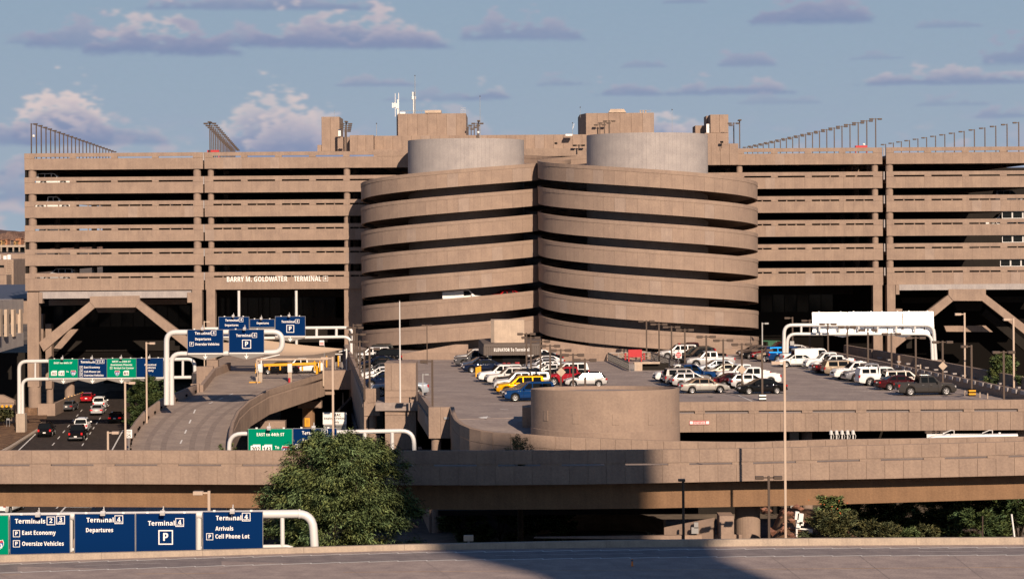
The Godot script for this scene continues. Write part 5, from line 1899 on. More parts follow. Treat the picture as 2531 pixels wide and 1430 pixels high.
func gantries() -> void:
	M.shield_blue = mat(Color(0.01, 0.09, 0.33), 0.4)
	# the near gantry in front of the bridge
	var d := 134.5
	var g := thing("sign_gantry", "large white pipe gantry in the foreground with green and blue signs", "gantry", at(780, 1400, d) * Vector3(1, 0, 1) + Vector3(0, 0, 0))
	pole_pipe(g, [[-60, 1278], [772, 1269], [785, 1480]], d + 0.5, 0.27)
	pole_pipe(g, [[-60, 1362], [737, 1349], [741, 1480]], d + 0.5, 0.13)
	pole_pipe(g, [[697, 1275], [698, 1349]], d + 0.5, 0.14, "strut")
	for u in [738.0]:
		var st := mk()
		tube(st, [at(u, 1269.5, d + 0.5) - g.position, at(u + 4, 1269.5, d + 0.5) - g.position], 0.32, 14)
		part("flange", st, M.pipe, g)
	for u in [172.0, 491.0]:
		pole_pipe(g, [[u, 1272], [u, 1362]], d + 0.5, 0.2, "strut")
	var o := sign_board(g, [-130, 1274, 20, 1370], d, M.green, [])
	shield(o, "interstate", "10", -3, 1345, d, 24)
	o = sign_board(g, [24, 1273, 172, 1368], d, M.blue, [93])
	put(o, "Terminals", 36, 1287, d, 11, 0, 75)
	frame_at(o, "2", 125, 1286, d, 21)
	frame_at(o, "3", 149, 1284, d, 21)
	put(o, "SOUTH", 149, 1291, d, 3.2, 0.5)
	for k in [["P", "East Economy", 1318, 83], ["P", "Oversize Vehicles", 1343, 103]]:
		frame_at(o, k[0], 40, k[2], d, 17)
		put(o, k[1], 54, k[2] - 0.5, d, 10, 0, k[3])
	o = sign_board(g, [184, 1270, 333, 1366], d, M.blue, [253])
	put(o, "Terminal", 213, 1284, d, 11, 0, 67)
	frame_at(o, "4", 293, 1283, d, 21)
	put(o, "NORTH", 293, 1289, d, 3.2, 0.5)
	put(o, "Departures", 212, 1311, d, 10, 0, 67)
	o = sign_board(g, [335.5, 1269, 484, 1363], d, M.blue, [400])
	put(o, "Terminal", 365, 1292, d, 11, 0, 66)
	frame_at(o, "4", 443.5, 1290, d, 21)
	put(o, "NORTH", 443.5, 1296.5, d, 3.2, 0.5)
	frame_at(o, "P", 409, 1327, d, 36)
	o = sign_board(g, [501, 1265, 649, 1356], d, M.blue, [572])
	put(o, "Terminal", 533, 1279, d, 11, 0, 63)
	frame_at(o, "4", 608, 1276.5, d, 21)
	put(o, "NORTH", 608, 1283, d, 3.2, 0.5)
	put(o, "Arrivals", 532, 1305, d, 10, 0, 44)
	frame_at(o, "P", 518, 1325.5, d, 17)
	put(o, "Cell Phone Lot", 532, 1324.5, d, 10, 0, 84)
	# behind the bridge on the left: green and blue signs, half hidden
	d = 166.0
	g = thing("sign_gantry", "white pipe gantry just behind the bridge with one green and one blue sign", "gantry", at(566, 1200, d) * Vector3(1, 0, 1))
	pole_pipe(g, [[565, 1180], [566, 1072], [1022, 1064], [1026, 1180]], d + 0.5, 0.17)
	for u in [901.0, 969.0]: pole_pipe(g, [[u, 1066], [u + 1, 1180]], d + 0.5, 0.15, "strut")
	o = sign_board(g, [613, 1060, 722, 1140], d, M.green, [663])
	put(o, "EAST to 44th ST", 634, 1073, d, 7.5, 0, 68)
	shield(o, "state", "202", 631.5, 1109, d, 23)
	shield(o, "state", "143", 660, 1109, d, 23)
	put(o, "To", 679, 1105, d, 7, 0)
	shield(o, "interstate", "10", 706, 1111, d, 21)
	o = sign_board(g, [724, 1059, 832, 1139], d, M.blue, [773])
	put(o, "Terminal", 746, 1069, d, 8.5, 0, 45)
	frame_at(o, "4", 802, 1068, d, 15)
	put(o, "Arrivals", 746, 1088, d, 7.5, 0, 32)
	frame_at(o, "P", 735, 1103, d, 12)
	put(o, "Cell Phone Lot", 745, 1103, d, 7.5, 0, 62)
	# over the departures ramp
	d = 222.0
	g = thing("sign_gantry", "white pipe gantry over the departures ramp with two blue signs", "gantry", at(415, 985, d) * Vector3(1, 0, 1))
	pole_pipe(g, [[411, 1000], [411, 821], [697, 820], [697, 870], [555, 873]], d + 0.5, 0.28)
	pole_pipe(g, [[424, 1000], [423, 874], [566, 873]], d + 0.5, 0.25)
	o = sign_board(g, [463, 815, 551, 871], d, M.blue, [500])
	put(o, "Terminal", 481, 823, d, 6.5, 0, 39)
	frame_at(o, "4", 527.5, 822.5, d, 12)
	put(o, "Departures", 482, 838.5, d, 5.8, 0, 39)
	frame_at(o, "P", 473, 850, d, 10.5)
	put(o, "Oversize Vehicles", 481.5, 850, d, 5.8, 0, 60)
	skirt(o, [463, 815, 551, 871], d, 17)
	o = sign_board(g, [565.5, 814.5, 652, 870], d, M.blue, [604])
	put(o, "Terminal", 583, 828.5, d, 6.5, 0, 38)
	frame_at(o, "4", 628.5, 828, d, 12)
	frame_at(o, "P", 609, 850, d, 22)
	skirt(o, [565.5, 814.5, 652, 870], d, 17)
	# the next one up the ramp
	d = 262.0
	g = thing("sign_gantry", "white double pipe gantry further up the ramp with three blue signs", "gantry", at(870, 900, d) * Vector3(1, 0, 1))
	pole_pipe(g, [[504, 812], [871, 809], [874, 900]], d + 0.4, 0.19)
	pole_pipe(g, [[600, 836], [867, 832], [869, 900]], d + 0.4, 0.19)
	for u in [782.0, 831.0]: pole_pipe(g, [[u, 811], [u, 833]], d + 0.4, 0.17, "strut")
	pole_pipe(g, [[866, 812], [867, 832]], d + 0.9, 0.1, "strut")
	o = sign_board(g, [540, 783, 615, 830], d, M.blue, [576])
	put(o, "Terminal", 556, 791, d, 5.6, 0, 33)
	frame_at(o, "4", 595.5, 790, d, 10)
	put(o, "Departures", 555.5, 804, d, 5, 0, 33)
	skirt(o, [540, 783, 615, 830], d, 14, false)
	o = sign_board(g, [617, 789, 678, 808], d, M.blue, [645])
	put(o, "Departures", 634, 799, d, 4.8, 0, 30)
	o = sign_board(g, [680, 782, 754, 829], d, M.blue, [714])
	put(o, "Terminal", 695, 794.5, d, 5.6, 0, 33)
	frame_at(o, "4", 734.5, 793.5, d, 10)
	frame_at(o, "P", 717, 812, d, 19)
	skirt(o, [680, 782, 754, 829], d, 14)
	# over the lower road
	d = 272.0
	g = thing("sign_gantry", "white pipe gantry over the lower road with green and blue signs", "gantry", at(50, 1020, d) * Vector3(1, 0, 1))
	pole_pipe(g, [[46.5, 1023], [46, 893], [480, 887], [482, 960]], d + 0.4, 0.24)
	pole_pipe(g, [[55, 1023], [54, 937], [472, 932]], d + 0.4, 0.22)
	pole_pipe(g, [[86, 893], [86, 936]], d + 0.4, 0.12, "strut")
	pole_pipe(g, [[451, 890], [451, 932]], d + 0.4, 0.16, "strut")
	var stb := mk()
	var fb := at(51, 1022, d) - g.position
	span(stb, fb.x - 0.6, fb.x + 0.55, 0.0, fb.y, -0.9, 0.3)
	part("footing", stb, M.kerb, g)
	var R := [[119.5, 887.5, 192, 933], [192.5, 887, 263, 932.5], [263.5, 886, 336, 932], [336.5, 885, 403, 931]]
	o = sign_board(g, R[0], d, M.green, [153])
	put(o, "EAST to 44th ST", 132.5, 896.5, d, 4, 0, 45)
	shield(o, "state", "202", 132.5, 922, d, 13.5)
	shield(o, "state", "143", 151, 922, d, 13.5)
	put(o, "To", 163, 918, d, 4, 0)
	shield(o, "interstate", "10", 180.5, 921, d, 13)
	skirt(o, R[0], d, 14)
	o = sign_board(g, R[1], d, M.blue, [226])
	put(o, "Terminals", 198.5, 894, d, 5.6, 0, 35)
	frame_at(o, "2", 240.5, 893.5, d, 9.5)
	frame_at(o, "3", 252, 893, d, 9.5)
	for k in [["P", "East Economy", 908, 39], ["C", "Cell Phone Lot", 918, 40], ["P", "Oversize Vehicles", 927, 48]]:
		frame_at(o, k[0] if k[0] == "P" else "P", 200, k[2], d, 8)
		put(o, k[1], 207, k[2], d, 4.6, 0, k[3])
	skirt(o, R[1], d, 14)
	o = sign_board(g, R[2], d, M.green, [298])
	put(o, "WEST to 24th ST", 276, 893, d, 4, 0, 46)
	put(o, "Downtown Phoenix", 273, 901, d, 4, 0, 53)
	frame_at(o, "R", 274, 909, d, 6)
	put(o, "Rental Car Center", 281, 909, d, 4, 0, 49)
	shield(o, "interstate", "17", 289, 921.5, d, 13)
	shield(o, "state", "85", 311, 921.5, d, 13)
	skirt(o, R[2], d, 14)
	o = sign_board(g, R[3], d, M.blue, [368])
	put(o, "Permitted", 357, 901, d, 4.2, 0, 28)
	put(o, "Vehicles", 360, 908, d, 4.2, 0, 24)
	put(o, "Only", 366, 916, d, 4.2, 0, 13)
	skirt(o, R[3], d, 14)
	# the back of a wide sign on the right, bright in the sun
	d = 252.0
	g = thing("sign_gantry", "white pipe gantry carrying wide sign boards seen from behind, glaring white", "gantry", at(2313, 890, d) * Vector3(1, 0, 1))
	pole_pipe(g, [[1938, 872], [1939, 803], [2308, 803], [2314, 890]], d, 0.21)
	pole_pipe(g, [[1946, 872], [1947, 825], [2303, 825], [2306, 890]], d, 0.19)
	for u in [1981.0, 2026.0, 2075.0, 2123.0, 2170.0, 2216.0, 2262.0]: pole_pipe(g, [[u, 804], [u, 825]], d, 0.13, "strut")
	for r in [[2009, 772, 2096, 829], [2098, 771, 2168, 828], [2170, 771, 2232, 828], [2234, 770, 2308.5, 828]]:
		o = sign_board(g, [r[0], r[1], r[2], r[3] - 3], d + 0.8, M.back, [])
		o.rotation.x = -0.2
	var sb := mk()
	for u in [2022.0, 2046.0, 2113.0, 2139.0, 2160.0, 2195.0, 2231.0, 2286.0]:
		bar(sb, at(u, 773, d + 0.45) - g.position, at(u, 826, d + 0.45) - g.position, 0.06, 0.12)
	part("stiffener", sb, M.brown, g)
	for u in [2083.0, 2232.0]:
		sb = mk()
		var p := at(u, 826, d + 0.6) - g.position
		prism(sb, PackedVector2Array([Vector2(p.x - 1.8, p.y), Vector2(p.x + 1.8, p.y), Vector2(p.x, p.y - 0.36)]), -0.5, -0.6)
		part("valance", sb, M.back, g)
	sb = mk()
	var ft := at(2310, 889, d) - g.position
	span(sb, ft.x - 1.1, ft.x + 1.1, ft.y - 2.0, ft.y, -0.8, 0.8)
	part("footing", sb, M.tan, g)
	# the top of another gantry behind the exit ramp wall
	d = 166.5
	g = thing("sign_gantry", "top of a pale pipe gantry peeping over the exit ramp wall at the right", "gantry", at(2400, 1120, d) * Vector3(1, 0, 1))
	pole_pipe(g, [[2296, 1086], [2310, 1080], [2516, 1076]], d, 0.17)
	pole_pipe(g, [[2302, 1097], [2320, 1092], [2480, 1090]], d, 0.1)
	o = sign_board(g, [2292, 1073, 2514, 1110], d + 0.6, M.white, [])
	for u in [2345.0, 2440.0]:
		sb = mk()
		var p := at(u, 1073, d) - g.position
		tube(sb, [p + Vector3(-0.35, 0.1, 0), p + Vector3(0.2, 0.32, 0), p + Vector3(0.45, 0.3, 0), p + Vector3(0.45, -0.2, 0)], 0.04, 6)
		part("sign_lamp", sb, M.pipe, g)

# ------------------------------------------------------------------ things on the car park and by the roads
func deck_furniture() -> void:
	# elevator kiosk
	var d := 241.0
	var t := thing("elevator_kiosk", "dark ribbed elevator kiosk with white lettering and a pale tan shaft on its roof", "kiosk", at(1265, 950, d) * Vector3(1, 0, 1) + Vector3(0, DECK, 0))
	var o := t.position
	var a := at(1196, 848, d) - o
	var b := at(1337, 877, d) - o
	var st := mk()
	span(st, a.x, b.x, b.y, a.y - 0.5, -0.06, -4.2)
	var body := part("body", st, M.siding, t)
	st = mk()
	span(st, a.x + 0.9, b.x - 1.6, 0.0, b.y, -0.9, -4.2)
	part("lower_body", st, M.dark, t)
	var n := 26
	for k in n:
		st = mk()
		var x := a.x + (b.x - a.x) * (k + 0.5) / n
		span(st, x - 0.105, x + 0.105, b.y, a.y - 0.35, 0.0, -0.1)
		part("siding_rib", st, M.siding, body)
	st = mk()   # sloping roof rim
	hexa(st, [Vector3(a.x - 0.65, a.y + 0.1, -4.6), Vector3(a.x, a.y - 0.36, 0.02), Vector3(b.x, a.y - 0.36, 0.02), Vector3(b.x + 0.1, a.y + 0.1, -4.6), Vector3(a.x - 0.65, a.y + 0.25, -4.6), Vector3(a.x, a.y - 0.1, 0.02), Vector3(b.x, a.y - 0.1, 0.02), Vector3(b.x + 0.1, a.y + 0.25, -4.6)])
	hexa(st, [Vector3(a.x - 0.65, b.y + 0.1, -4.6), Vector3(a.x - 0.002, b.y, -0.1), Vector3(a.x - 0.05, b.y, -0.1), Vector3(a.x - 0.7, b.y + 0.1, -4.6), Vector3(a.x - 0.65, a.y + 0.1, -4.6), Vector3(a.x - 0.002, a.y - 0.36, -0.1), Vector3(a.x - 0.05, a.y - 0.36, -0.1), Vector3(a.x - 0.7, a.y + 0.1, -4.6)])
	part("roof_rim", st, M.siding, t)
	var s0 := at(1214, 790, d + 2) - o
	var s1 := at(1296, 846, d + 2) - o
	st = mk()
	span(st, s0.x + 0.35, s1.x, s1.y - 1.0, s0.y, -1.2, -4.0)
	part("shaft", st, M.kiosk_pale, t)
	st = mk()
	prism(st, PackedVector2Array([Vector2(s0.x - 0.05, 1.6), Vector2(s0.x + 0.348, 1.2), Vector2(s0.x + 0.348, 3.9), Vector2(s0.x - 0.05, 3.9)]), 0, 1, Transform3D(Basis(Vector3(1, 0, 0), Vector3(0, 0, -1), Vector3(0, s0.y - s1.y + 1.0, 0)), Vector3(0, s1.y - 1.0, 0)))
	part("shaft_side", st, M.kiosk_pale, t)
	words(t, "ELEVATOR To Terminal", o + Vector3((at(1221, 864, d) - o).x, (at(1221, 864, d) - o).y, 0.03), 0.36, M.letters, 0.05, 0, at(1308, 864, d).x - at(1221, 864, d).x)
	st = mk()
	a = at(1229, 895, d) - o
	span(st, a.x + 0.6, a.x + 2.6, 0.02, 2.2, -0.85, -0.93)
	part("doorway", st, M.black, t)
	t = thing("red_cabinet", "red cabinet with a pale notice and machine in front of the elevator kiosk", "cabinet", level(1265, 922.5, DECK))
	for p in [[-0.75, 0.5, 1.2, M.red], [-0.4, 0.5, 1.2, M.red], [0.62, 0.5, 1.25, M.red], [0.1, 0.75, 1.1, M.white]]:
		st = mk()
		box(st, Vector3(p[0], p[2] / 2.0, 0), Vector3(p[1], p[2], 0.4))
		part("cabinet_box", st, p[3], t)
	st = mk()
	box(st, Vector3(-0.72, 0.75, 0.22), Vector3(0.4, 0.7, 0.03))
	part("notice", st, M.paint, t)
	for k in 4:
		st = mk()
		tube(st, [Vector3.ZERO, Vector3(0, 1.05, 0)], 0.1, 10)
		var bl := part("bollard", st, M.yellow, self)
		bl.position = level(1177 + k * 3.4, 931 - k * 1.0, DECK)
		tag(bl, "yellow bollard left of the elevator kiosk, %s from the left" % ORD[k], "bollard", "yellow bollards by the kiosk")
	# stair well with lattice railings and the red box behind it
	t = thing("stairwell", "open stairwell on the car park with two lattice railings and a pale end wall", "stairwell")
	var A := level(1503, 892, DECK)
	var B := level(1555, 917, DECK)
	var C := level(1609, 890, DECK)
	var D := level(1668, 912, DECK)
	for e in [[A, B], [C, D]]:
		st = mk()
		var seg: Vector3 = e[1] - e[0]
		for y in [0.12, 1.02]:
			bar(st, e[0] + Vector3.UP * y, e[1] + Vector3.UP * y, 0.06, 0.07)
		var m := int(seg.length() / 0.34)
		for k in m:
			var p: Vector3 = e[0] + seg * (k / float(m))
			var q: Vector3 = e[0] + seg * ((k + 1.0) / m)
			for r in 2:
				bar(st, p + Vector3.UP * (0.14 + r * 0.43), q + Vector3.UP * (0.57 + r * 0.43), 0.03, 0.045)
				bar(st, p + Vector3.UP * (0.57 + r * 0.43), q + Vector3.UP * (0.14 + r * 0.43), 0.03, 0.045)
		part("lattice_railing", st, M.skirt_dark if M.has("skirt_dark") else M.galv, t)
	st = mk()
	bar(st, A + Vector3.UP, C + Vector3.UP, 0.05, 0.05)
	bar(st, A + Vector3.UP * 0.55, C + Vector3.UP * 0.55, 0.05, 0.05)
	for k in 5: bar(st, A.lerp(C, k / 4.0), A.lerp(C, k / 4.0) + Vector3.UP * 1.02, 0.04, 0.04)
	bar(st, Vector3(C.x, C.y + 1.0, C.z), Vector3(D.x + 1.2, D.y + 1.05, D.z), 0.05, 0.05)
	part("rail", st, M.galv, t)
	st = mk()
	a = level(1569, 917, DECK)
	b = level(1602, 893, DECK)
	span(st, a.x, a.x + 0.9, DECK, DECK + 0.95, a.z - 0.6, a.z - 1.0)
	span(st, a.x - 0.05, b.x + 0.3, DECK + 0.75, DECK + 0.97, a.z - 1.01, a.z - 1.5)
	part("pale_end", st, M.kiosk_pale, t)
	st = mk()
	span(st, a.x + 1.0, D.x - 0.8, DECK, DECK + 0.8, a.z - 1.6, a.z - 2.0)
	part("inner_wall", st, M.painted_shade, t)
	st = mk()
	for k in 6: bar(st, a + Vector3(-0.55 + k * 0.14, 0.0, 0), a + Vector3(-0.55 + k * 0.14, 0.8, 0), 0.03, 0.03)
	part("gate", st, M.galv, t)
	t = thing("red_box", "big plain red box standing behind the stairwell railing", "cabinet", level(1570, 893, DECK))
	st = mk()
	box(st, Vector3(0, 1.0, 0), Vector3(1.65, 0.9, 0.7))
	part("box", st, M.red, t)
	st = mk()
	for x in [-0.76, 0.76]: box(st, Vector3(x, 0.3, 0), Vector3(0.13, 0.6, 0.6))
	part("leg", st, M.red, t)
	for u in [1546, 1592.5]:
		t = thing("extinguisher_post", "short red extinguisher post %s of the red box" % ("left" if u < 1560 else "right"), "post", level(u, 893, DECK))
		st = mk()
		for y in [0.2, 0.5, 0.8]: lathe(st, Vector3(0, y, 0), [Vector2(0, 0), Vector2(0.13, 0.02), Vector2(0.13, 0.2), Vector2(0, 0.22)], 10)
		part("extinguisher", st, M.red, t)
		st = mk()
		tube(st, [Vector3(0, 0, -0.12), Vector3(0, 1.15, -0.12)], 0.04, 6)
		part("post", st, M.galv, t)
	t = thing("do_not_enter_sign", "round red do not enter sign on a white square, by the stairwell", "sign", level(1677.5, 908, DECK))
	st = mk()
	tube(st, [Vector3(0, 0, 0), Vector3(0, 2.1, 0)], 0.06, 8)
	part("post", st, M.galv, t)
	st = mk()
	box(st, Vector3(0, 1.48, 0.08), Vector3(0.74, 0.74, 0.03))
	part("plate", st, M.letters, t)
	st = mk()
	lathe(st, Vector3.ZERO, [Vector2(0, 0.02), Vector2(0.33, 0.02), Vector2(0.33, 0)], 24)
	var disc := part("disc", st, M.red, t)
	disc.position = Vector3(0, 1.48, 0.096)
	disc.rotation.x = PI / 2
	words(t, "DO NOT", t.position + Vector3(0, 1.58, 0.125), 0.11, M.letters, 0.01, 0.5)
	words(t, "ENTER", t.position + Vector3(0, 1.37, 0.125), 0.11, M.letters, 0.01, 0.5)
	# diamond signs seen on lamp posts
	for p in [[1387, 919, 196.0, "on a middle row lamp post before the red pickup"], [1834, 913, 205.6, "on the lamp post behind the black sedan"], [2331, 904, 207.6, "on the lamp post near the grey pickup"]]:
		st = mk()
		var c := at(p[0], p[1], p[2])
		box(st, Vector3.ZERO, Vector3(0.62, 0.62, 0.03), Basis(Vector3(0, 0, 1), PI / 4))
		var m := lone("diamond_sign", st, M.kiosk_pale, "pale diamond sign board " + p[3], "sign", "pale diamond signs")
		m.position = c + Vector3(0, 0, 0.1)
	# skip and shade things beyond
	t = thing("rubbish_skip", "green waste skip behind the right end of the spiral's foot", "skip", at(1913, 862, 277) + Vector3(0, -0.6, 0))
	st = mk()
	box(st, Vector3(0, 0.85, 0), Vector3(1.7, 1.5, 1.6))
	part("bin", st, M.bin_green, t)
	for k in 5:
		st = mk()
		box(st, Vector3(-0.7 + k * 0.35, 0.85, 0.82), Vector3(0.09, 1.45, 0.06))
		part("rib", st, M.bin_green, t)
	st = mk()
	hexa(st, [Vector3(-1.5, 1.62, 0.8), Vector3(0.85, 1.62, 0.8), Vector3(0.85, 1.62, -0.8), Vector3(-1.5, 1.62, -0.8), Vector3(-1.5, 1.75, 0.8), Vector3(0.85, 1.68, 0.8), Vector3(0.85, 1.68, -0.8), Vector3(-1.5, 1.75, -0.8)])
	part("lid", st, M.bin_green, t)
	st = mk()
	box(st, Vector3(0.15, 0.6, 0.83), Vector3(0.28, 0.28, 0.02))
	part("sticker", st, M.yellow, t)
	st = mk()
	box(st, Vector3.ZERO, Vector3(0.5, 0.75, 0.4))
	lone("grey_cabinet", st, M.galv, "small grey cabinet at the foot of the white gantry on the right", "cabinet").position = at(1958, 850, 262)
	st = mk()
	tube(st, [Vector3.ZERO, Vector3(0, 1.3, 0)], 0.08, 8)
	lone("pale_post", st, M.kiosk_pale, "short pale post at the right wall behind the grey pickup", "post").position = level(2276, 930, DECK)
	for u in [2386.0, 2423.0, 2442.0]:
		st = mk()
		tube(st, [Vector3.ZERO, Vector3(0, 0.5, 0)], 0.06, 8)
		lone("wheel_bollard", st, M.kiosk_pale, "stubby pale bollard at the foot of the right parapet, %s from the grey pickup" % ORD[[2386.0, 2423.0, 2442.0].find(u)], "bollard", "stubby bollards by the right parapet").position = level(u, 977 + (u - 2386) * 0.14, DECK)
	t = thing("flagpole", "thin white pole rising behind the stair tower", "pole", at(988.5, 903, 197) * Vector3(1, 0, 1) + Vector3(0, DECK, 0))
	st = mk()
	tube(st, [Vector3.ZERO, Vector3(0, at(988.5, 744, 197).y - DECK, 0)], 0.085, 10, 0.055)
	part("pole", st, M.pipe, t)
	st = mk()
	lathe(st, Vector3(0, at(988.5, 744, 197).y - DECK, 0), [Vector2(0.0, 0.12), Vector2(0.09, 0.05), Vector2(0.05, 0)], 8)
	part("tip", st, M.brown, t)
	# toll plaza: canopy, gates, notices
	t = thing("shade_canopy", "tan fabric shade canopy stretched over the toll plaza", "canopy")
	var P := {"r": at(853, 862, 261), "l": at(598, 832, 263), "f": at(683, 878, 258.5), "k": at(470, 872, 262)}
	st = mk(true)
	var rows := []
	for j in 9:
		var q := j / 8.0
		var row := []
		var e0: Vector3 = (P.l as Vector3).lerp(P.r, q)
		var e1: Vector3 = (P.f as Vector3).lerp(P.r, q)
		for i in 7:
			var w := i / 6.0
			var p: Vector3 = e0.lerp(e1, w)
			p.y -= 0.5 * sin(w * PI) * (1.0 - q) * 0.7 + 0.35 * sin(q * PI) * (0.4 if w < 0.5 else 0.9)
			row.append(p)
		rows.append(row)
	for j in 8:
		for i in 6:
			if j == 7: tri(st, rows[j][i], rows[j][i + 1], rows[8][0], Vector3(0, 1, 1))
			else: quad(st, rows[j][i], rows[j][i + 1], rows[j + 1][i + 1], rows[j + 1][i], Vector3(0, 1, 1))
	part("fabric", st, M.canvas, t)
	st = mk(true)
	tri(st, P.l, P.k, P.f, Vector3(0, 1, 1))
	part("fabric", st, M.canvas, t)
	for e in [["r", 0.09, 2.9], ["f", 0.09, 3.2]]:
		st = mk()
		var p: Vector3 = P[e[0]] + Vector3(0.15 if e[0] == "r" else -1.9, 0, 0)
		tube(st, [Vector3(p.x, 8.3, p.z), Vector3(p.x, p.y + 0.05 - (0.0 if e[0] == "r" else 0.35), p.z)], e[1], 8)
		bar(st, p + Vector3(0, -0.1 - (0.0 if e[0] == "r" else 0.3), 0), (P[e[0]] as Vector3) + Vector3(-0.8 if e[0] == "r" else 0.4, -0.35 if e[0] == "r" else 0.1, 0), 0.1, 0.1)
		part("post", st, M.white, t)
	t = thing("toll_gate", "toll gate frame with a yellow height bar and red and white barrier arms", "gate")
	var gy := 7.75
	var gd := 249.5
	var X := func(u: float) -> Vector3: return Vector3(at(u, 900, gd).x, gy, -gd)
	st = mk()
	var c0: Vector3 = X.call(634)
	var c1: Vector3 = X.call(799)
	var hy := at(634, 890, gd).y
	for c in [c0, c1]: span(st, c.x - 0.09, c.x + 0.09, gy - 0.3, hy, -gd + 0.09, -gd - 0.09)
	span(st, c0.x, c1.x, hy, hy + 0.2, -gd + 0.1, -gd - 0.1)
	for e in [[c0, 1.0], [c1, -1.0]]: bar(st, Vector3(e[0].x, hy - 0.45, -gd), Vector3(e[0].x + 0.5 * e[1], hy, -gd), 0.08, 0.08)
	part("frame", st, M.kiosk_pale, t)
	st = mk()
	var y1 := at(720, 899, gd).y
	bar(st, Vector3((X.call(652) as Vector3).x, y1 - 0.1, -gd + 0.3), Vector3((X.call(782) as Vector3).x, y1 + 0.05, -gd + 0.3), 0.12, 0.3)
	part("height_bar", st, M.yellow, t)
	var y2 := at(720, 905, gd).y
	for e in [[651, 703], [722, 775]]:
		var x0: Vector3 = X.call(e[0])
		var x1: Vector3 = X.call(e[1])
		for k in 10:
			st = mk()
			var p := x0.lerp(x1, k / 10.0)
			var q := x0.lerp(x1, (k + 1) / 10.0)
			bar(st, Vector3(p.x, y2 - 0.05 + 0.02 * k, -gd - 0.3), Vector3(q.x, y2 - 0.05 + 0.02 * (k + 1), -gd - 0.3), 0.06, 0.13)
			part("arm_section", st, M.letters if k % 2 == 0 else M.red, t)
	for e in [[644, 908, 0.5, 0.75], [717, 908, 0.5, 0.8]]:
		st = mk()
		var p: Vector3 = X.call(e[0])
		var yy := at(e[0], 898, gd).y
		span(st, p.x - 0.26, p.x + 0.26, yy - 1.0, yy, -gd + 0.6, -gd + 0.2)
		part("ticket_machine", st, M.pipe, t)
		st = mk()
		span(st, p.x - 0.22, p.x + 0.22, gy - 0.4, yy - 1.0, -gd + 0.5, -gd + 0.25)
		part("machine_foot", st, M.kerb, t)
	st = mk()
	var rr: Vector3 = X.call(716)
	tube(st, [rr + Vector3(0, -0.1, 0.75), rr + Vector3(0, 0.75, 0.75)], 0.13, 10)
	part("red_bollard", st, M.red, t)
	st = mk()
	var isl: Vector3 = on_ramp(630, 946)
	hexa(st, [isl + Vector3(-0.75, 0, 0.3), isl + Vector3(0.75, 0, 0.3), isl + Vector3(0.6, 0.25, -6), isl + Vector3(-0.6, 0.25, -6), isl + Vector3(-0.6, 0.14, 0.2), isl + Vector3(0.6, 0.14, 0.2), isl + Vector3(0.5, 0.42, -6), isl + Vector3(-0.5, 0.42, -6)])
	part("island", st, M.kerb, t)
	st = mk()
	box(st, isl + Vector3(0, 0.08, 0.33), Vector3(1.3, 0.16, 0.1))
	part("island_nose", st, M.yellow, t)
	st = mk()
	var np := at(636, 905, 247.5)
	tube(st, [Vector3(np.x, isl.y, np.z), np + Vector3(0, 0.6, 0)], 0.06, 7)
	part("sign_post", st, M.kiosk_pale, t)
	st = mk()
	box(st, at(641, 905, 247.2), Vector3(0.4, 0.45, 0.04))
	part("small_notice", st, M.letters, t)
	var yb := [[783, 926, 251.0, 1.5], [790, 918, 254, 1.25], [777, 916, 254.5, 1.2], [747, 916, 255, 0.9], [807, 907, 258.5, 1.35], [836, 907, 258.5, 1.4], [692, 914, 256, 0.5], [665, 914, 256, 0.5], [632, 922, 252, 1.2]]
	for k in yb.size():
		st = mk()
		var w := 0.16 if k == 0 else 0.1
		tube(st, [Vector3.ZERO, Vector3(0, yb[k][3], 0)], w, 10)
		lone("yellow_bollard", st, M.yellow, "yellow bollard at the toll gate, %s" % ["thickest, at the right end of the bar", "just right of the thickest", "just left of the thickest", "between the two lanes", "behind the plaza wall, nearer the gate", "at the far right by the notice board", "behind the left barrier arm, right one", "behind the left barrier arm, left one", "left of the gate frame"][k], "bollard", "yellow bollards at the toll gate").position = at(yb[k][0], yb[k][1], yb[k][2]) * Vector3(1, 0, 1) + Vector3(0, maxf(7.4, at(yb[k][0], yb[k][1], yb[k][2]).y), 0)
	t = thing("notice_board", "small white notice with a red band above the toll plaza", "sign", at(795, 847, 272))
	st = mk()
	box(st, Vector3.ZERO, Vector3(0.6, 0.66, 0.04))
	part("plate", st, M.letters, t)
	st = mk()
	for y in [0.02, -0.2]: box(st, Vector3(0, y, 0.03), Vector3(0.5, 0.12, 0.02))
	part("red_band", st, M.red, t)
	st = mk()
	tube(st, [Vector3(0.3, -3.2, -0.05), Vector3(0.3, -0.3, -0.05)], 0.05, 6)
	part("post", st, M.galv, t)
	t = thing("notice_board", "dark fee board on posts beside the canopy's right post", "sign", at(837, 884, 259.5))
	st = mk()
	box(st, Vector3.ZERO, Vector3(0.95, 1.0, 0.08))
	part("plate", st, M.dark, t)
	st = mk()
	box(st, Vector3(0, 0.45, 0.05), Vector3(0.9, 0.08, 0.02))
	for k in 5: box(st, Vector3(0.12, 0.25 - k * 0.15, 0.05), Vector3(0.2, 0.06, 0.02))
	part("print_lines", st, M.letters, t)
	st = mk()
	for x in [-0.4, 0.4]: box(st, Vector3(x, -0.6, -0.05), Vector3(0.07, 1.6, 0.06))
	part("post", st, M.galv, t)
	t = thing("parking_sign", "white employee parking sign with a grey sign below it, under the plaza", "sign", at(827, 1040, 214))
	st = mk()
	box(st, Vector3(0, 0.27, 0), Vector3(2.4, 1.2, 0.05))
	part("white_plate", st, M.white, t)
	st = mk()
	box(st, Vector3(0.02, -0.72, 0), Vector3(2.3, 0.72, 0.05))
	part("grey_plate", st, M.galv, t)
	words(t, "MAC", t.position + Vector3(0.25, 0.62, 0.035), 0.27, M.black, 0.02, 0.5)
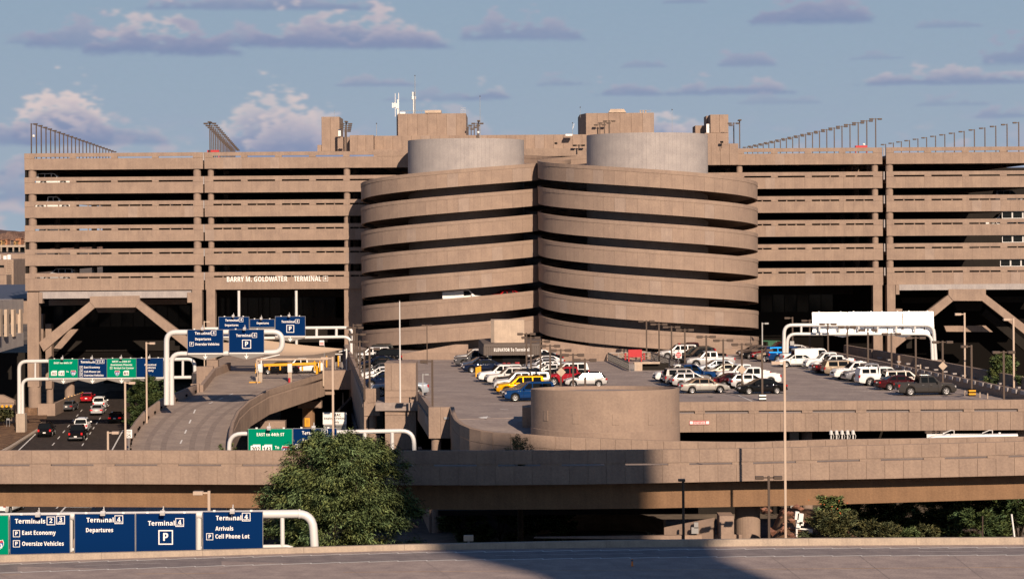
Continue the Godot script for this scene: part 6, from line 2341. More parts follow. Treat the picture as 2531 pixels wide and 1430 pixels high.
	words(t, "Employee Parking", t.position + Vector3(0.0, 0.25, 0.035), 0.2, M.black, 0.02, 0.5, 2.15)
	words(t, "Only", t.position + Vector3(0.15, -0.1, 0.035), 0.2, M.black, 0.02, 0.5)
	st = mk()
	for k in 4: box(st, Vector3(0.0, -0.5 - k * 0.14, 0.03), Vector3(2.0 - k * 0.2, 0.06, 0.01))
	part("print_lines", st, M.black, t)
	st = mk()
	for x in [-1.0, 1.0]: box(st, Vector3(x, -3.2, -0.06), Vector3(0.1, 6.2, 0.06))
	part("post", st, M.galv, t)
	t = thing("speed_limit_sign", "white speed limit 25 sign left of the departures ramp", "sign", at(317.5, 1071.5, 192))
	st = mk()
	box(st, Vector3.ZERO, Vector3(0.6, 0.75, 0.03))
	part("plate", st, M.letters, t)
	words(t, "SPEED", t.position + Vector3(0, 0.25, 0.02), 0.09, M.black, 0.01, 0.5)
	words(t, "LIMIT", t.position + Vector3(0, 0.11, 0.02), 0.09, M.black, 0.01, 0.5)
	words(t, "25", t.position + Vector3(0, -0.17, 0.02), 0.26, M.black, 0.01, 0.5)
	st = mk()
	tube(st, [Vector3(0, -3.2, -0.05), Vector3(0, 0.3, -0.05)], 0.04, 6)
	part("post", st, M.galv, t)
	# camera post on the bank
	t = thing("camera_post", "white post with cameras and a box on the bank, right of the tall tan pole", "camera", at(1970, 1332, 145))
	st = mk()
	tube(st, [Vector3(0, -0.8, 0), Vector3(0, 1.9, 0)], 0.07, 8)
	bar(st, Vector3(0, 0.75, 0), Vector3(0.85, 0.68, 0.1), 0.12, 0.09)
	part("post", st, M.white, t)
	for p in [[0.0, 1.65, 0.26, 0.55], [0.22, 1.45, 0.4, 0.7], [0.1, 1.0, 0.3, 0.35], [0.95, 0.55, 0.22, 0.3], [0.3, 1.1, 0.3, 0.25]]:
		st = mk()
		box(st, Vector3(p[0], p[1], 0.1), Vector3(p[2], p[3], 0.3), Basis(Vector3(0, 0, 1), -0.12))
		part("camera_box", st, M.white, t)
	for p in [[2430, 1275, 1345, 0.05, M.brown, "thin dark post among the dark bushes at the right"], [2511, 1270, 1345, 0.06, M.white, "leaning white post at the right edge above the barrier"], [1690, 1186, 1350, 0.09, M.brown, "thin dark lamp post in front of the bridge left of its column"]]:
		var q := at(p[0], p[2], 141)
		t = thing("post", p[5], "post", q)
		st = mk()
		tube(st, [Vector3.ZERO, Vector3(-0.25 if p[0] > 2500 else 0.0, at(p[0], p[1], 141).y - q.y, 0)], p[3], 8)
		part("shaft", st, p[4], t)
		if p[0] == 1690:
			st = mk()
			box(st, Vector3(-0.1, at(p[0], p[1], 141).y - q.y, 0), Vector3(0.45, 0.14, 0.5))
			part("lamp_head", st, M.brown, t)

# ------------------------------------------------------------------ lamp posts
func lamp(label: String, head: Vector3, base: float, kind: String, m: Material, s := 1.0, group := "", foot := "") -> Node3D:
	# kind: "double", "left", "right", "end" (heads seen end on)
	var t := thing("lamp_post", label, "lamp post", Vector3(head.x, base, head.z), 0.0, group)
	var h := head.y - base
	var st := mk()
	span(st, -0.075 * s, 0.075 * s, 0.0, h + 0.12 * s, 0.075 * s, -0.075 * s)
	part("pole", st, m, t)
	var sides := []
	if kind == "double" or kind == "left": sides.append(-1.0)
	if kind == "double" or kind == "right": sides.append(1.0)
	for e in sides:
		st = mk()
		bar(st, Vector3(e * 0.07 * s, h, 0), Vector3(e * 0.34 * s, h, 0), 0.07 * s, 0.09 * s)
		part("arm", st, m, t)
		st = mk()
		box(st, Vector3(e * 0.62 * s, h, 0), Vector3(0.56 * s, 0.2 * s, 0.4 * s))
		box(st, Vector3(e * 0.62 * s, h - 0.11 * s, 0), Vector3(0.46 * s, 0.03 * s, 0.32 * s))
		part("lamp_head", st, m, t)
	if kind == "end":
		for z in [-0.6, 0.6]:
			st = mk()
			box(st, Vector3(0, h, z * s), Vector3(0.4 * s, 0.2 * s, 0.56 * s))
			part("lamp_head", st, m, t)
	if foot:
		st = mk()
		span(st, -0.32, 0.32, -0.02, 0.66, 0.32, -0.32)
		var f := part("footing", st, M.dark, t)
		for y in [0.12, 0.42]:
			st = mk()
			span(st, -0.325, 0.325, y, y + 0.16, 0.325, -0.325)
			part("white_stripe", st, M.letters if foot == "white" else M.yellow, f)
	return t

func lamp_row(what: String, n: int, u0: float, v0: float, u1: float, v1: float, kind: String, group: String) -> void:
	var a := level(u0, v0, 41.56)
	var b := level(u1, v1, 41.56)
	for k in n:
		lamp("%s, %s from the front" % [what, ORD[k]], a.lerp(b, k / float(n - 1)), 36.1, kind, M.brown, 1.0, group)

func lamps() -> void:
	lamp_row("single-head roof lamp post in the far left row", 22, 76, 306.5, 275, 375, "right", "far left roof lamps")
	lamp_row("double-head roof lamp post in the bunched left row", 18, 518, 305, 580, 371, "double", "bunched left roof lamps")
	lamp_row("double-head roof lamp post in the long right row", 20, 2165, 294, 1848, 364, "double", "long right roof lamps")
	lamp_row("single-head roof lamp post in the far right row", 15, 2519, 303, 2190, 357, "left", "far right roof lamps")
	lamp_row("double-head roof lamp post in front of the right penthouse", 5, 1506, 299, 1461, 317, "double", "roof lamps before the right penthouse")
	lamp_row("double-head roof lamp post beside the left penthouse", 4, 1180, 305, 1157, 319, "double", "roof lamps beside the left penthouse")
	lamp_row("double-head roof lamp post by the left roof tower", 5, 855, 306, 852.5, 324, "double", "roof lamps by the left tower")
	lamp_row("double-head roof lamp post by the right roof tower", 4, 1814, 304.5, 1764, 318, "double", "roof lamps by the right tower")
	lamp("roof lamp post with heads seen end on, right of the right tower", level(1828.5, 297, 41.9), 36.1, "end", M.brown)
	lamp("roof lamp post with heads seen end on, front of the bunched left row", level(518, 302, 41.7), 36.1, "end", M.brown)
	lamp("roof lamp post with heads seen end on, by the left roof tower", level(855.5, 301, 41.7), 36.1, "end", M.brown)
	lamp("roof lamp post with a white box, beside the left penthouse", level(1183, 299, 41.7), 36.1, "end", M.brown)
	lamp("low double lamp on the wall left of the right cylinder", at(1431, 359, 310), at(1431, 372, 310).y, "double", M.black)
	for p in [[162, 336, "left"], [2136, 357, "right"], [1182, 327, "middle"], [407, 0, ""]]:
		if p[2] == "": continue
		var st := mk()
		lathe(st, Vector3.ZERO, [Vector2(0.02, -0.2), Vector2(0.14, -0.13), Vector2(0.19, 0.03), Vector2(0.13, 0.16), Vector2(0, 0.2)], 10)
		lone("roof_camera", st, M.white, "small white camera dome on a %s roof lamp post" % p[2], "camera").position = at(p[0] if p[2] != "left" else 82, p[1], 304)
	# the roof car park
	var y := 14.4
	var right := [[1884, 865, "white"], [1834, 851, "white"], [1788, 841, ""], [1746, 832, ""], [1693, 815, ""], [1660, 808, ""], [1629, 801, ""], [1598, 793.5, ""]]
	for k in right.size():
		lamp("brown double lamp post in the car park's right middle row, %s from the front" % ORD[k], level(right[k][0], right[k][1], y), DECK, "double", M.brown, 1.12, "right middle car park lamps", right[k][2])
	var mid := [[1446, 889.7], [1416.5, 877], [1386, 865.6], [1359.6, 854.8], [1335.6, 843.5], [1312, 834], [1301, 825]]
	for k in mid.size():
		lamp("brown double lamp post in the row above the drum, %s from the front" % ORD[k], level(mid[k][0], mid[k][1], y), DECK, "double", M.brown, 1.12, "middle car park lamps")
	var far := [[2481.7, 870, "double", ""], [2402, 855.7, "left", "yellow"], [2330.6, 845, "double", ""], [2264, 834.5, "double", ""], [2204, 825, "double", ""], [2146, 816, "double", ""], [2094.6, 808, "double", ""], [2047, 800, "double", ""], [2002, 792, "double", ""], [1959.4, 785.5, "left", ""]]
	for k in far.size():
		lamp("brown lamp post along the car park's right wall, %s from the front" % ORD[k], level(far[k][0], far[k][1], y), DECK, far[k][2], M.brown, 1.12, "right wall car park lamps", far[k][3])
	var lf := [[913, 862, "right"], [900, 866, "left"], [889, 844, "double"], [882, 826, "double"], [877, 809.5, "double"], [873, 803, "right"]]
	for k in lf.size():
		lamp("brown lamp post along the car park's left wall, %s from the front" % ORD[k], level(lf[k][0], lf[k][1], y), DECK, lf[k][2], M.brown, 1.12, "left wall car park lamps")
	lamp("brown single lamp post right of the stair tower", at(1068, 893, 187.5), DECK, "left", M.brown, 1.2)
	lamp("brown lamp post with small twin heads before the left spiral", level(1055, 803.5, y), DECK, "double", M.brown, 0.7)
	lamp("grey short post with a little head beside the blue white pickup", at(1045, 925, 192), DECK, "right", M.galv, 0.6)
	lamp("tall pale post with one head right of the spiral's foot", at(1884.5, 799, 272), DECK, "right", M.galv, 0.9)
	lamp("tall tan single lamp post right of the white sign back", at(2385, 776, 236), 8.0, "left", M.beige_pole, 1.2)
	lamp("tall tan single lamp post near the right edge beyond the road walls", at(2506, 789, 226), 8.0, "left", M.beige_pole, 1.2)
	lamp("brown double lamp post peeping over the exit ramp wall at the right", at(2314, 1067, 168), 6.0, "double", M.brown, 0.95)
	# beside the roads
	lamp("tan single lamp post left of the departures ramp, reaching highest", at(361, 848, 217), 0.0, "right", M.beige_pole, 1.0)
	lamp("tan single lamp post before the tree left of the departures ramp", at(308.5, 946, 186), 0.0, "right", M.beige_pole, 1.0)
	lamp("short tan single lamp post just behind the bridge at the left", at(266, 1069, 172), 3.0, "right", M.beige_pole, 1.0)
	lamp("tan single lamp post below the bridge above the blue signs", at(516, 1217.5, 140), 3.0, "left", M.beige_pole, 1.15)
	lamp("tall tan pole with one head by the employee parking sign", at(822, 885, 146), 3.0, "left", M.beige_pole, 0.9)
	lamp("tallest tan pole in front of the right of the car park", at(1939.5, 896, 142.5), 3.0, "left", M.beige_pole, 1.0)
	lamp("brown double lamp post in front of the bridge's column", at(1900.5, 1180, 141), 3.0, "double", M.brown, 1.0)
	lamp("slim tan pole behind the left toll island", at(504, 795, 262), 8.0, "right", M.kiosk_pale, 0.8)

# ------------------------------------------------------------------ vehicles (front along +x, wheels on y = 0)
const CARS := {
	"sedan": {"L": 4.85, "W": 1.82, "r": 0.33, "wb": 2.8, "top": [[-2.42, 0.72], [-2.36, 0.98], [-1.6, 1.03], [0.85, 0.99], [1.2, 0.95], [2.15, 0.80], [2.42, 0.60]], "belt": 0.98, "roof": 1.46, "gh": [-1.85, -0.85, 0.30, 1.25], "win": [[-1.45, -0.62], [-0.54, 0.28], [0.36, 0.92]]},
	"coupe": {"L": 4.6, "W": 1.8, "r": 0.34, "wb": 2.7, "top": [[-2.3, 0.75], [-2.25, 1.0], [-1.6, 1.04], [0.8, 0.97], [1.2, 0.93], [2.05, 0.78], [2.3, 0.58]], "belt": 0.98, "roof": 1.42, "gh": [-1.95, -0.85, 0.15, 1.2], "win": [[-1.4, -0.55], [-0.45, 0.75]]},
	"hatch": {"L": 4.3, "W": 1.78, "r": 0.33, "wb": 2.62, "top": [[-2.15, 0.75], [-2.1, 1.0], [0.8, 1.02], [1.2, 0.98], [1.95, 0.82], [2.15, 0.6]], "belt": 1.0, "roof": 1.52, "gh": [-2.08, -1.5, 0.15, 1.2], "win": [[-1.75, -0.95], [-0.85, 0.0], [0.08, 0.85]]},
	"suv": {"L": 4.8, "W": 1.9, "r": 0.38, "wb": 2.78, "top": [[-2.4, 0.85], [-2.37, 1.12], [0.85, 1.13], [1.15, 1.1], [2.15, 1.0], [2.4, 0.72]], "belt": 1.12, "roof": 1.82, "gh": [-2.36, -2.16, 0.1, 0.98], "win": [[-2.0, -1.22], [-1.12, -0.28], [-0.18, 0.62]]},
	"van": {"L": 5.4, "W": 1.98, "r": 0.36, "wb": 3.5, "top": [[-2.7, 0.9], [-2.68, 1.2], [1.6, 1.2], [1.8, 1.16], [2.5, 1.02], [2.7, 0.72]], "belt": 1.2, "roof": 2.1, "gh": [-2.67, -2.62, 0.9, 1.7], "win": [[0.2, 1.3]]},
	"minivan": {"L": 5.0, "W": 1.95, "r": 0.34, "wb": 3.0, "top": [[-2.5, 0.85], [-2.46, 1.08], [1.3, 1.06], [1.6, 1.02], [2.3, 0.85], [2.5, 0.6]], "belt": 1.05, "roof": 1.72, "gh": [-2.45, -2.1, 0.3, 1.7], "win": [[-2.0, -1.0], [-0.9, 0.1], [0.2, 1.15]]},
	"pickup": {"L": 5.7, "W": 1.98, "r": 0.41, "wb": 3.5, "top": [[-2.85, 0.95], [-2.83, 1.18], [-0.8, 1.18], [1.2, 1.18], [1.45, 1.16], [2.55, 1.08], [2.85, 0.75]], "belt": 1.17, "roof": 1.9, "gh": [-0.85, -0.7, 0.55, 1.35], "win": [[-0.62, 0.02], [0.12, 0.95]], "bed": [-2.74, -0.95]}}
var proto := {}
var paints := {}

func curve(p: Array, x: float) -> float:
	for k in p.size() - 1:
		if x <= p[k + 1][0]: return lerpf(p[k][1], p[k + 1][1], clampf((x - p[k][0]) / (p[k + 1][0] - p[k][0]), 0, 1))
	return p[-1][1]

func make_car(kind: String) -> Node3D:
	var c: Dictionary = CARS[kind]
	var t := Node3D.new()
	var hl: float = c.L / 2.0
	var hw: float = c.W / 2.0
	var axles := [c.wb / 2.0 + 0.03, -c.wb / 2.0 + 0.03]
	var st := mk(true)
	var rings := []
	var n := 56
	for k in n + 1:
		var x := lerpf(-hl, hl, k / float(n))
		var w: float = hw * (1.0 - 0.16 * pow(absf(x) / hl, 5.0))
		var yt := curve(c.top, x)
		var yb: float = 0.26 + 0.12 * pow(absf(x) / hl, 6.0)
		for a in axles:
			var R: float = c.r + 0.075
			if absf(x - a) < R: yb = maxf(yb, c.r + sqrt(R * R - (x - a) * (x - a)))
		yb = minf(yb, yt - 0.12)
		var ring := []
		for e in [[0.0, 0.94], [0.10, 0.985], [0.45, 1.0], [0.78, 0.985], [0.93, 0.95], [1.0, 0.87]]:
			ring.append(Vector3(x, yb + (yt - yb) * e[0], w * e[1]))
		if c.has("bed") and x > c.bed[0] and x < c.bed[1]:
			ring.append(Vector3(x, yt, w * 0.82)); ring.append(Vector3(x, yt - 0.5, w * 0.80)); ring.append(Vector3(x, yt - 0.5, 0))
		else:
			ring.append(Vector3(x, yt + 0.015, w * 0.7)); ring.append(Vector3(x, yt + 0.03, w * 0.4)); ring.append(Vector3(x, yt + 0.035, 0))
		rings.append(ring)
	for k in n:
		for j in 8:
			for s in [1.0, -1.0]:
				var q := Vector3(1, 1, s)
				var o := Vector3(0, 0.25 if j < 5 else 1.0, s if j < 5 else s * 0.1)
				if j == 6 and c.has("bed"): o = Vector3(0, 0.2, -s)
				quad(st, rings[k][j] * q, rings[k][j + 1] * q, rings[k + 1][j + 1] * q, rings[k + 1][j] * q, o)
	st.set_smooth_group(1)
	for e in [[0, -1.0], [n, 1.0]]:
		for j in 8:
			var p: Vector3 = rings[e[0]][j]
			var q: Vector3 = rings[e[0]][j + 1]
			quad(st, p, q, q * Vector3(1, 1, -1), p * Vector3(1, 1, -1), Vector3(e[1], 0, 0))
	part("body", st, M.black, t)
	st = mk()
	box(st, Vector3(0, 0.45, 0), Vector3(c.L - 0.35, 0.46, c.W - 0.42))
	part("underbody", st, M.black, t)
	# cabin
	var g: Array = c.gh
	var yb: float = c.belt - 0.04
	var yr: float = c.roof
	var wb := hw * 0.89
	var wr := hw * 0.72
	st = mk()
	var lev := [[g[0], g[3], yb, wb], [lerpf(g[0], g[1], 0.86), lerpf(g[3], g[2], 0.86), lerpf(yb, yr, 0.86), lerpf(wb, wr, 0.86)], [g[1] + 0.03, g[2] - 0.02, yr - 0.035, wr * 0.93], [g[1] + 0.25, g[2] - 0.25, yr, wr * 0.6]]
	for k in 3:
		var a: Array = lev[k]
		var b: Array = lev[k + 1]
		for s in [1.0, -1.0]:
			quad(st, Vector3(a[0], a[2], s * a[3]), Vector3(a[1], a[2], s * a[3]), Vector3(b[1], b[2], s * b[3]), Vector3(b[0], b[2], s * b[3]), Vector3(0, 0.3 * (k + 1), s))
		quad(st, Vector3(a[0], a[2], a[3]), Vector3(a[0], a[2], -a[3]), Vector3(b[0], b[2], -b[3]), Vector3(b[0], b[2], b[3]), Vector3(-1, 0.3 * (k + 1), 0))
		quad(st, Vector3(a[1], a[2], a[3]), Vector3(a[1], a[2], -a[3]), Vector3(b[1], b[2], -b[3]), Vector3(b[1], b[2], b[3]), Vector3(1, 0.3 * (k + 1), 0))
	quad(st, Vector3(lev[3][0], yr, lev[3][3]), Vector3(lev[3][1], yr, lev[3][3]), Vector3(lev[3][1], yr, -lev[3][3]), Vector3(lev[3][0], yr, -lev[3][3]), Vector3.UP)
	part("cabin", st, M.black, t)
	# glass: side windows follow the leaning pillars
	var f0 := 0.12
	var f1 := 0.80
	for w in c.win:
		for s in [1.0, -1.0]:
			st = mk()
			var p := []
			for e in [[w[0], f0], [w[1], f0], [w[1], f1], [w[0], f1]]:
				var lo: float = lerpf(g[0], g[1], e[1]) + 0.10
				var hi: float = lerpf(g[3], g[2], e[1]) - 0.12
				var x := clampf(e[0], lo, hi)
				p.append(Vector3(x, lerpf(yb, yr, e[1]), s * (lerpf(wb, wr, e[1]) + 0.012)))
			quad(st, p[0], p[1], p[2], p[3], Vector3(0, 0, s))
			part("side_window", st, M.glass, t)
	for e in [[g[3], g[2], 1.0, "windscreen"], [g[0], g[1], -1.0, "rear_window"]]:
		st = mk()
		var p := []
		for q in [[f0, 1.0], [f0, -1.0], [0.82, -1.0], [0.82, 1.0]]:
			p.append(Vector3(lerpf(e[0], e[1], q[0]) + 0.015 * e[2], lerpf(yb, yr, q[0]) + 0.008, q[1] * (lerpf(wb, wr, q[0]) - 0.09)))
		quad(st, p[0], p[1], p[2], p[3], Vector3(e[2], 0.3, 0))
		part(e[3], st, M.glass, t)
	# lamps, grille, bumpers, plate, mirrors, handles
	var hy: float = curve(c.top, hl - 0.12) - 0.04
	for s in [1.0, -1.0]:
		st = mk()
		box(st, Vector3(hl - 0.14, hy - 0.02, s * (hw * 0.84 - 0.16)), Vector3(0.24, 0.15, 0.36), Basis(Vector3.UP, s * -0.25))
		part("headlight", st, M.head_lamp, t)
		st = mk()
		var ty: float = curve(c.top, -hl + 0.1)
		var tall := 0.26 if kind in ["suv", "pickup", "van", "minivan"] else 0.17
		box(st, Vector3(-hl + 0.06, ty - tall / 2.0 - 0.1, s * (hw * 0.84 - 0.08)), Vector3(0.18, tall, 0.2 if tall > 0.2 else 0.36))
		part("tail_lamp", st, M.red_lamp, t)
		st = mk()
		box(st, Vector3(g[3] - 0.42, c.belt + 0.06, s * (hw + 0.08)), Vector3(0.12, 0.16, 0.22))
		part("mirror", st, M.black, t)
	st = mk()
	box(st, Vector3(hl - 0.03, hy - 0.1, 0), Vector3(0.08, 0.2, c.W * 0.42))
	part("grille", st, M.black, t)
	st = mk()
	box(st, Vector3(hl - 0.02, 0.42, 0), Vector3(0.14, 0.14, c.W * 0.8))
	part("bumper", st, M.chrome if kind == "pickup" else M.dark, t)
	st = mk()
	box(st, Vector3(-hl + 0.02, 0.46, 0), Vector3(0.16, 0.16, c.W * 0.82))
	part("bumper", st, M.chrome if kind == "pickup" else M.dark, t)
	st = mk()
	box(st, Vector3(-hl - 0.01, 0.62 if kind != "sedan" else 0.74, 0), Vector3(0.06, 0.14, 0.34))
	part("plate", st, M.letters, t)
	for s in [1.0, -1.0]:
		for w in c.win:
			st = mk()
			box(st, Vector3(lerpf(w[0], w[1], 0.2), c.belt - 0.14, s * (hw * 0.985)), Vector3(0.16, 0.035, 0.03))
			part("door_handle", st, M.chrome, t)
			st = mk()
			box(st, Vector3(w[1] + 0.03, 0.72, s * (hw * 0.993)), Vector3(0.018, 0.5, 0.012))
			part("door_seam", st, M.dark, t)
		st = mk()
		box(st, Vector3(0.0, 0.34, s * hw * 0.97), Vector3(c.wb - 0.95, 0.06, 0.05))
		part("sill_trim", st, M.dark, t)
	if kind in ["suv", "minivan"]:
		for s in [1.0, -1.0]:
			st = mk()
			bar(st, Vector3(g[1] + 0.15, yr + 0.06, s * wr * 0.8), Vector3(g[2] - 0.3, yr + 0.06, s * wr * 0.8), 0.04, 0.04)
			part("roof_rail", st, M.dark, t)
	# wheels
	var tyre := mk()
	var rr: float = c.r
	lathe(tyre, Vector3.ZERO, [Vector2(rr * 0.62, -0.10), Vector2(rr * 0.93, -0.11), Vector2(rr, -0.08), Vector2(rr, 0.08), Vector2(rr * 0.93, 0.11), Vector2(rr * 0.62, 0.10), Vector2(rr * 0.62, 0.06), Vector2(0, 0.06)], 22)
	tyre.generate_normals()
	var tm := tyre.commit()
	var rim := mk()
	lathe(rim, Vector3.ZERO, [Vector2(rr * 0.62, 0.105), Vector2(rr * 0.54, 0.10), Vector2(rr * 0.54, 0.07)], 22)
	lathe(rim, Vector3.ZERO, [Vector2(rr * 0.2, 0.07), Vector2(rr * 0.2, 0.10), Vector2(0, 0.105)], 12)
	for k in 5:
		box(rim, Vector3(cos(TAU * k / 5.0), 0, sin(TAU * k / 5.0)) * rr * 0.36 + Vector3(0, 0.085, 0), Vector3(rr * 0.40, 0.03, rr * 0.20), Basis(Vector3.UP, -TAU * k / 5.0))
	rim.generate_normals()
	var rm := rim.commit()
	for a in axles:
		for s in [1.0, -1.0]:
			var w := inst("wheel", tm, M.tyre, t, Transform3D(Basis(Vector3.RIGHT, PI / 2 * s), Vector3(a, rr, s * (hw - 0.13))))
			inst("rim", rm, M.rim, w, Transform3D.IDENTITY)
	return t

func paint(c: Color) -> StandardMaterial3D:
	var key := c.to_html()
	if not paints.has(key):
		var m := mat(c, 0.75, 0.0, 0.06)
		m.clearcoat_enabled = true
		m.clearcoat = 0.6
		m.clearcoat_roughness = 0.03
		if c.get_luminance() > 0.12 and c.get_luminance() < 0.6:
			m.metallic = 0.25
			m.roughness = 0.4
		paints[key] = m
	return paints[key]

const WHITE := Color(0.78, 0.78, 0.77)
const SILVER := Color(0.42, 0.42, 0.43)
const GREY := Color(0.075, 0.075, 0.082)
const BLACK := Color(0.006, 0.006, 0.007)
const NAVY := Color(0.006, 0.012, 0.035)
const BLUE := Color(0.005, 0.035, 0.13)
const RED := Color(0.30, 0.012, 0.02)
const TAN := Color(0.26, 0.21, 0.16)
const GOLD := Color(0.66, 0.33, 0.004)
const DARKRED := Color(0.045, 0.008, 0.010)

func car(kind: String, label: String, where: Vector3, heading: float, c: Color, extra := "", group := "", pitch := 0.0) -> Node3D:
	if not proto.has(kind): proto[kind] = make_car(kind)
	var t: Node3D = proto[kind].duplicate()
	var called: String = {"sedan": "parked_sedan", "coupe": "parked_coupe", "hatch": "parked_hatchback", "suv": "parked_suv", "van": "van", "minivan": "parked_minivan", "pickup": "parked_pickup_truck"}[kind]
	if group == "cars on the lower road": called = called.replace("parked_", "")
	t.name = called
	add_child(t, true)
	t.position = where
	t.rotation = Vector3(0, heading, pitch)
	tag(t, label, {"pickup": "pickup truck", "van": "van", "suv": "suv", "minivan": "minivan"}.get(kind, "car"), group)
	var m := paint(c)
	for ch in t.get_children():
		var nm := String(ch.name)
		if nm.begins_with("body") or nm.begins_with("cabin") or nm.begins_with("mirror"): (ch as MeshInstance3D).material_override = m
		if extra == "lit" and nm.begins_with("tail_lamp"): (ch as MeshInstance3D).material_override = M.lit_red
		if extra == "tan_roof" and nm.begins_with("cabin"): (ch as MeshInstance3D).material_override = M.vinyl
		if extra == "black_top" and nm.begins_with("cabin"): (ch as MeshInstance3D).material_override = M.black
		if extra == "white_top" and nm.begins_with("cabin"): (ch as MeshInstance3D).material_override = paint(WHITE)
		if kind in ["sedan", "coupe"] and nm.begins_with("bumper"): (ch as MeshInstance3D).material_override = m
	if extra == "cap" or extra == "blue_cap":
		var cm := paint(Color(0.01, 0.17, 0.55)) if extra == "blue_cap" else m
		var st := mk()
		hexa(st, [Vector3(-2.84, 1.17, 0.9), Vector3(-2.84, 1.17, -0.9), Vector3(-2.66, 1.82, -0.76), Vector3(-2.66, 1.82, 0.76), Vector3(-0.88, 1.17, 0.9), Vector3(-0.88, 1.17, -0.9), Vector3(-0.92, 1.86, -0.76), Vector3(-0.92, 1.86, 0.76)])
		var cap := part("camper_shell", st, cm, t)
		for s in [1.0, -1.0]:
			for x in [[-2.5, -1.78], [-1.68, -1.08]]:
				st = mk()
				quad(st, Vector3(x[0], 1.3, s * 0.885), Vector3(x[1], 1.3, s * 0.885), Vector3(x[1], 1.7, s * 0.80), Vector3(x[0], 1.7, s * 0.80), Vector3(0, 0, s))
				part("shell_window", st, M.glass, cap)
	if extra == "light_bar":
		var st := mk()
		box(st, Vector3(-0.2, 1.9, 0), Vector3(0.25, 0.12, 0.9))
		part("light_bar", st, M.red_lamp, t)
	if extra == "toolbox":
		var st := mk()
		box(st, Vector3(-1.8, 1.2, 0), Vector3(1.9, 0.1, 1.5))
		part("bed_cover", st, M.black, t)
	return t

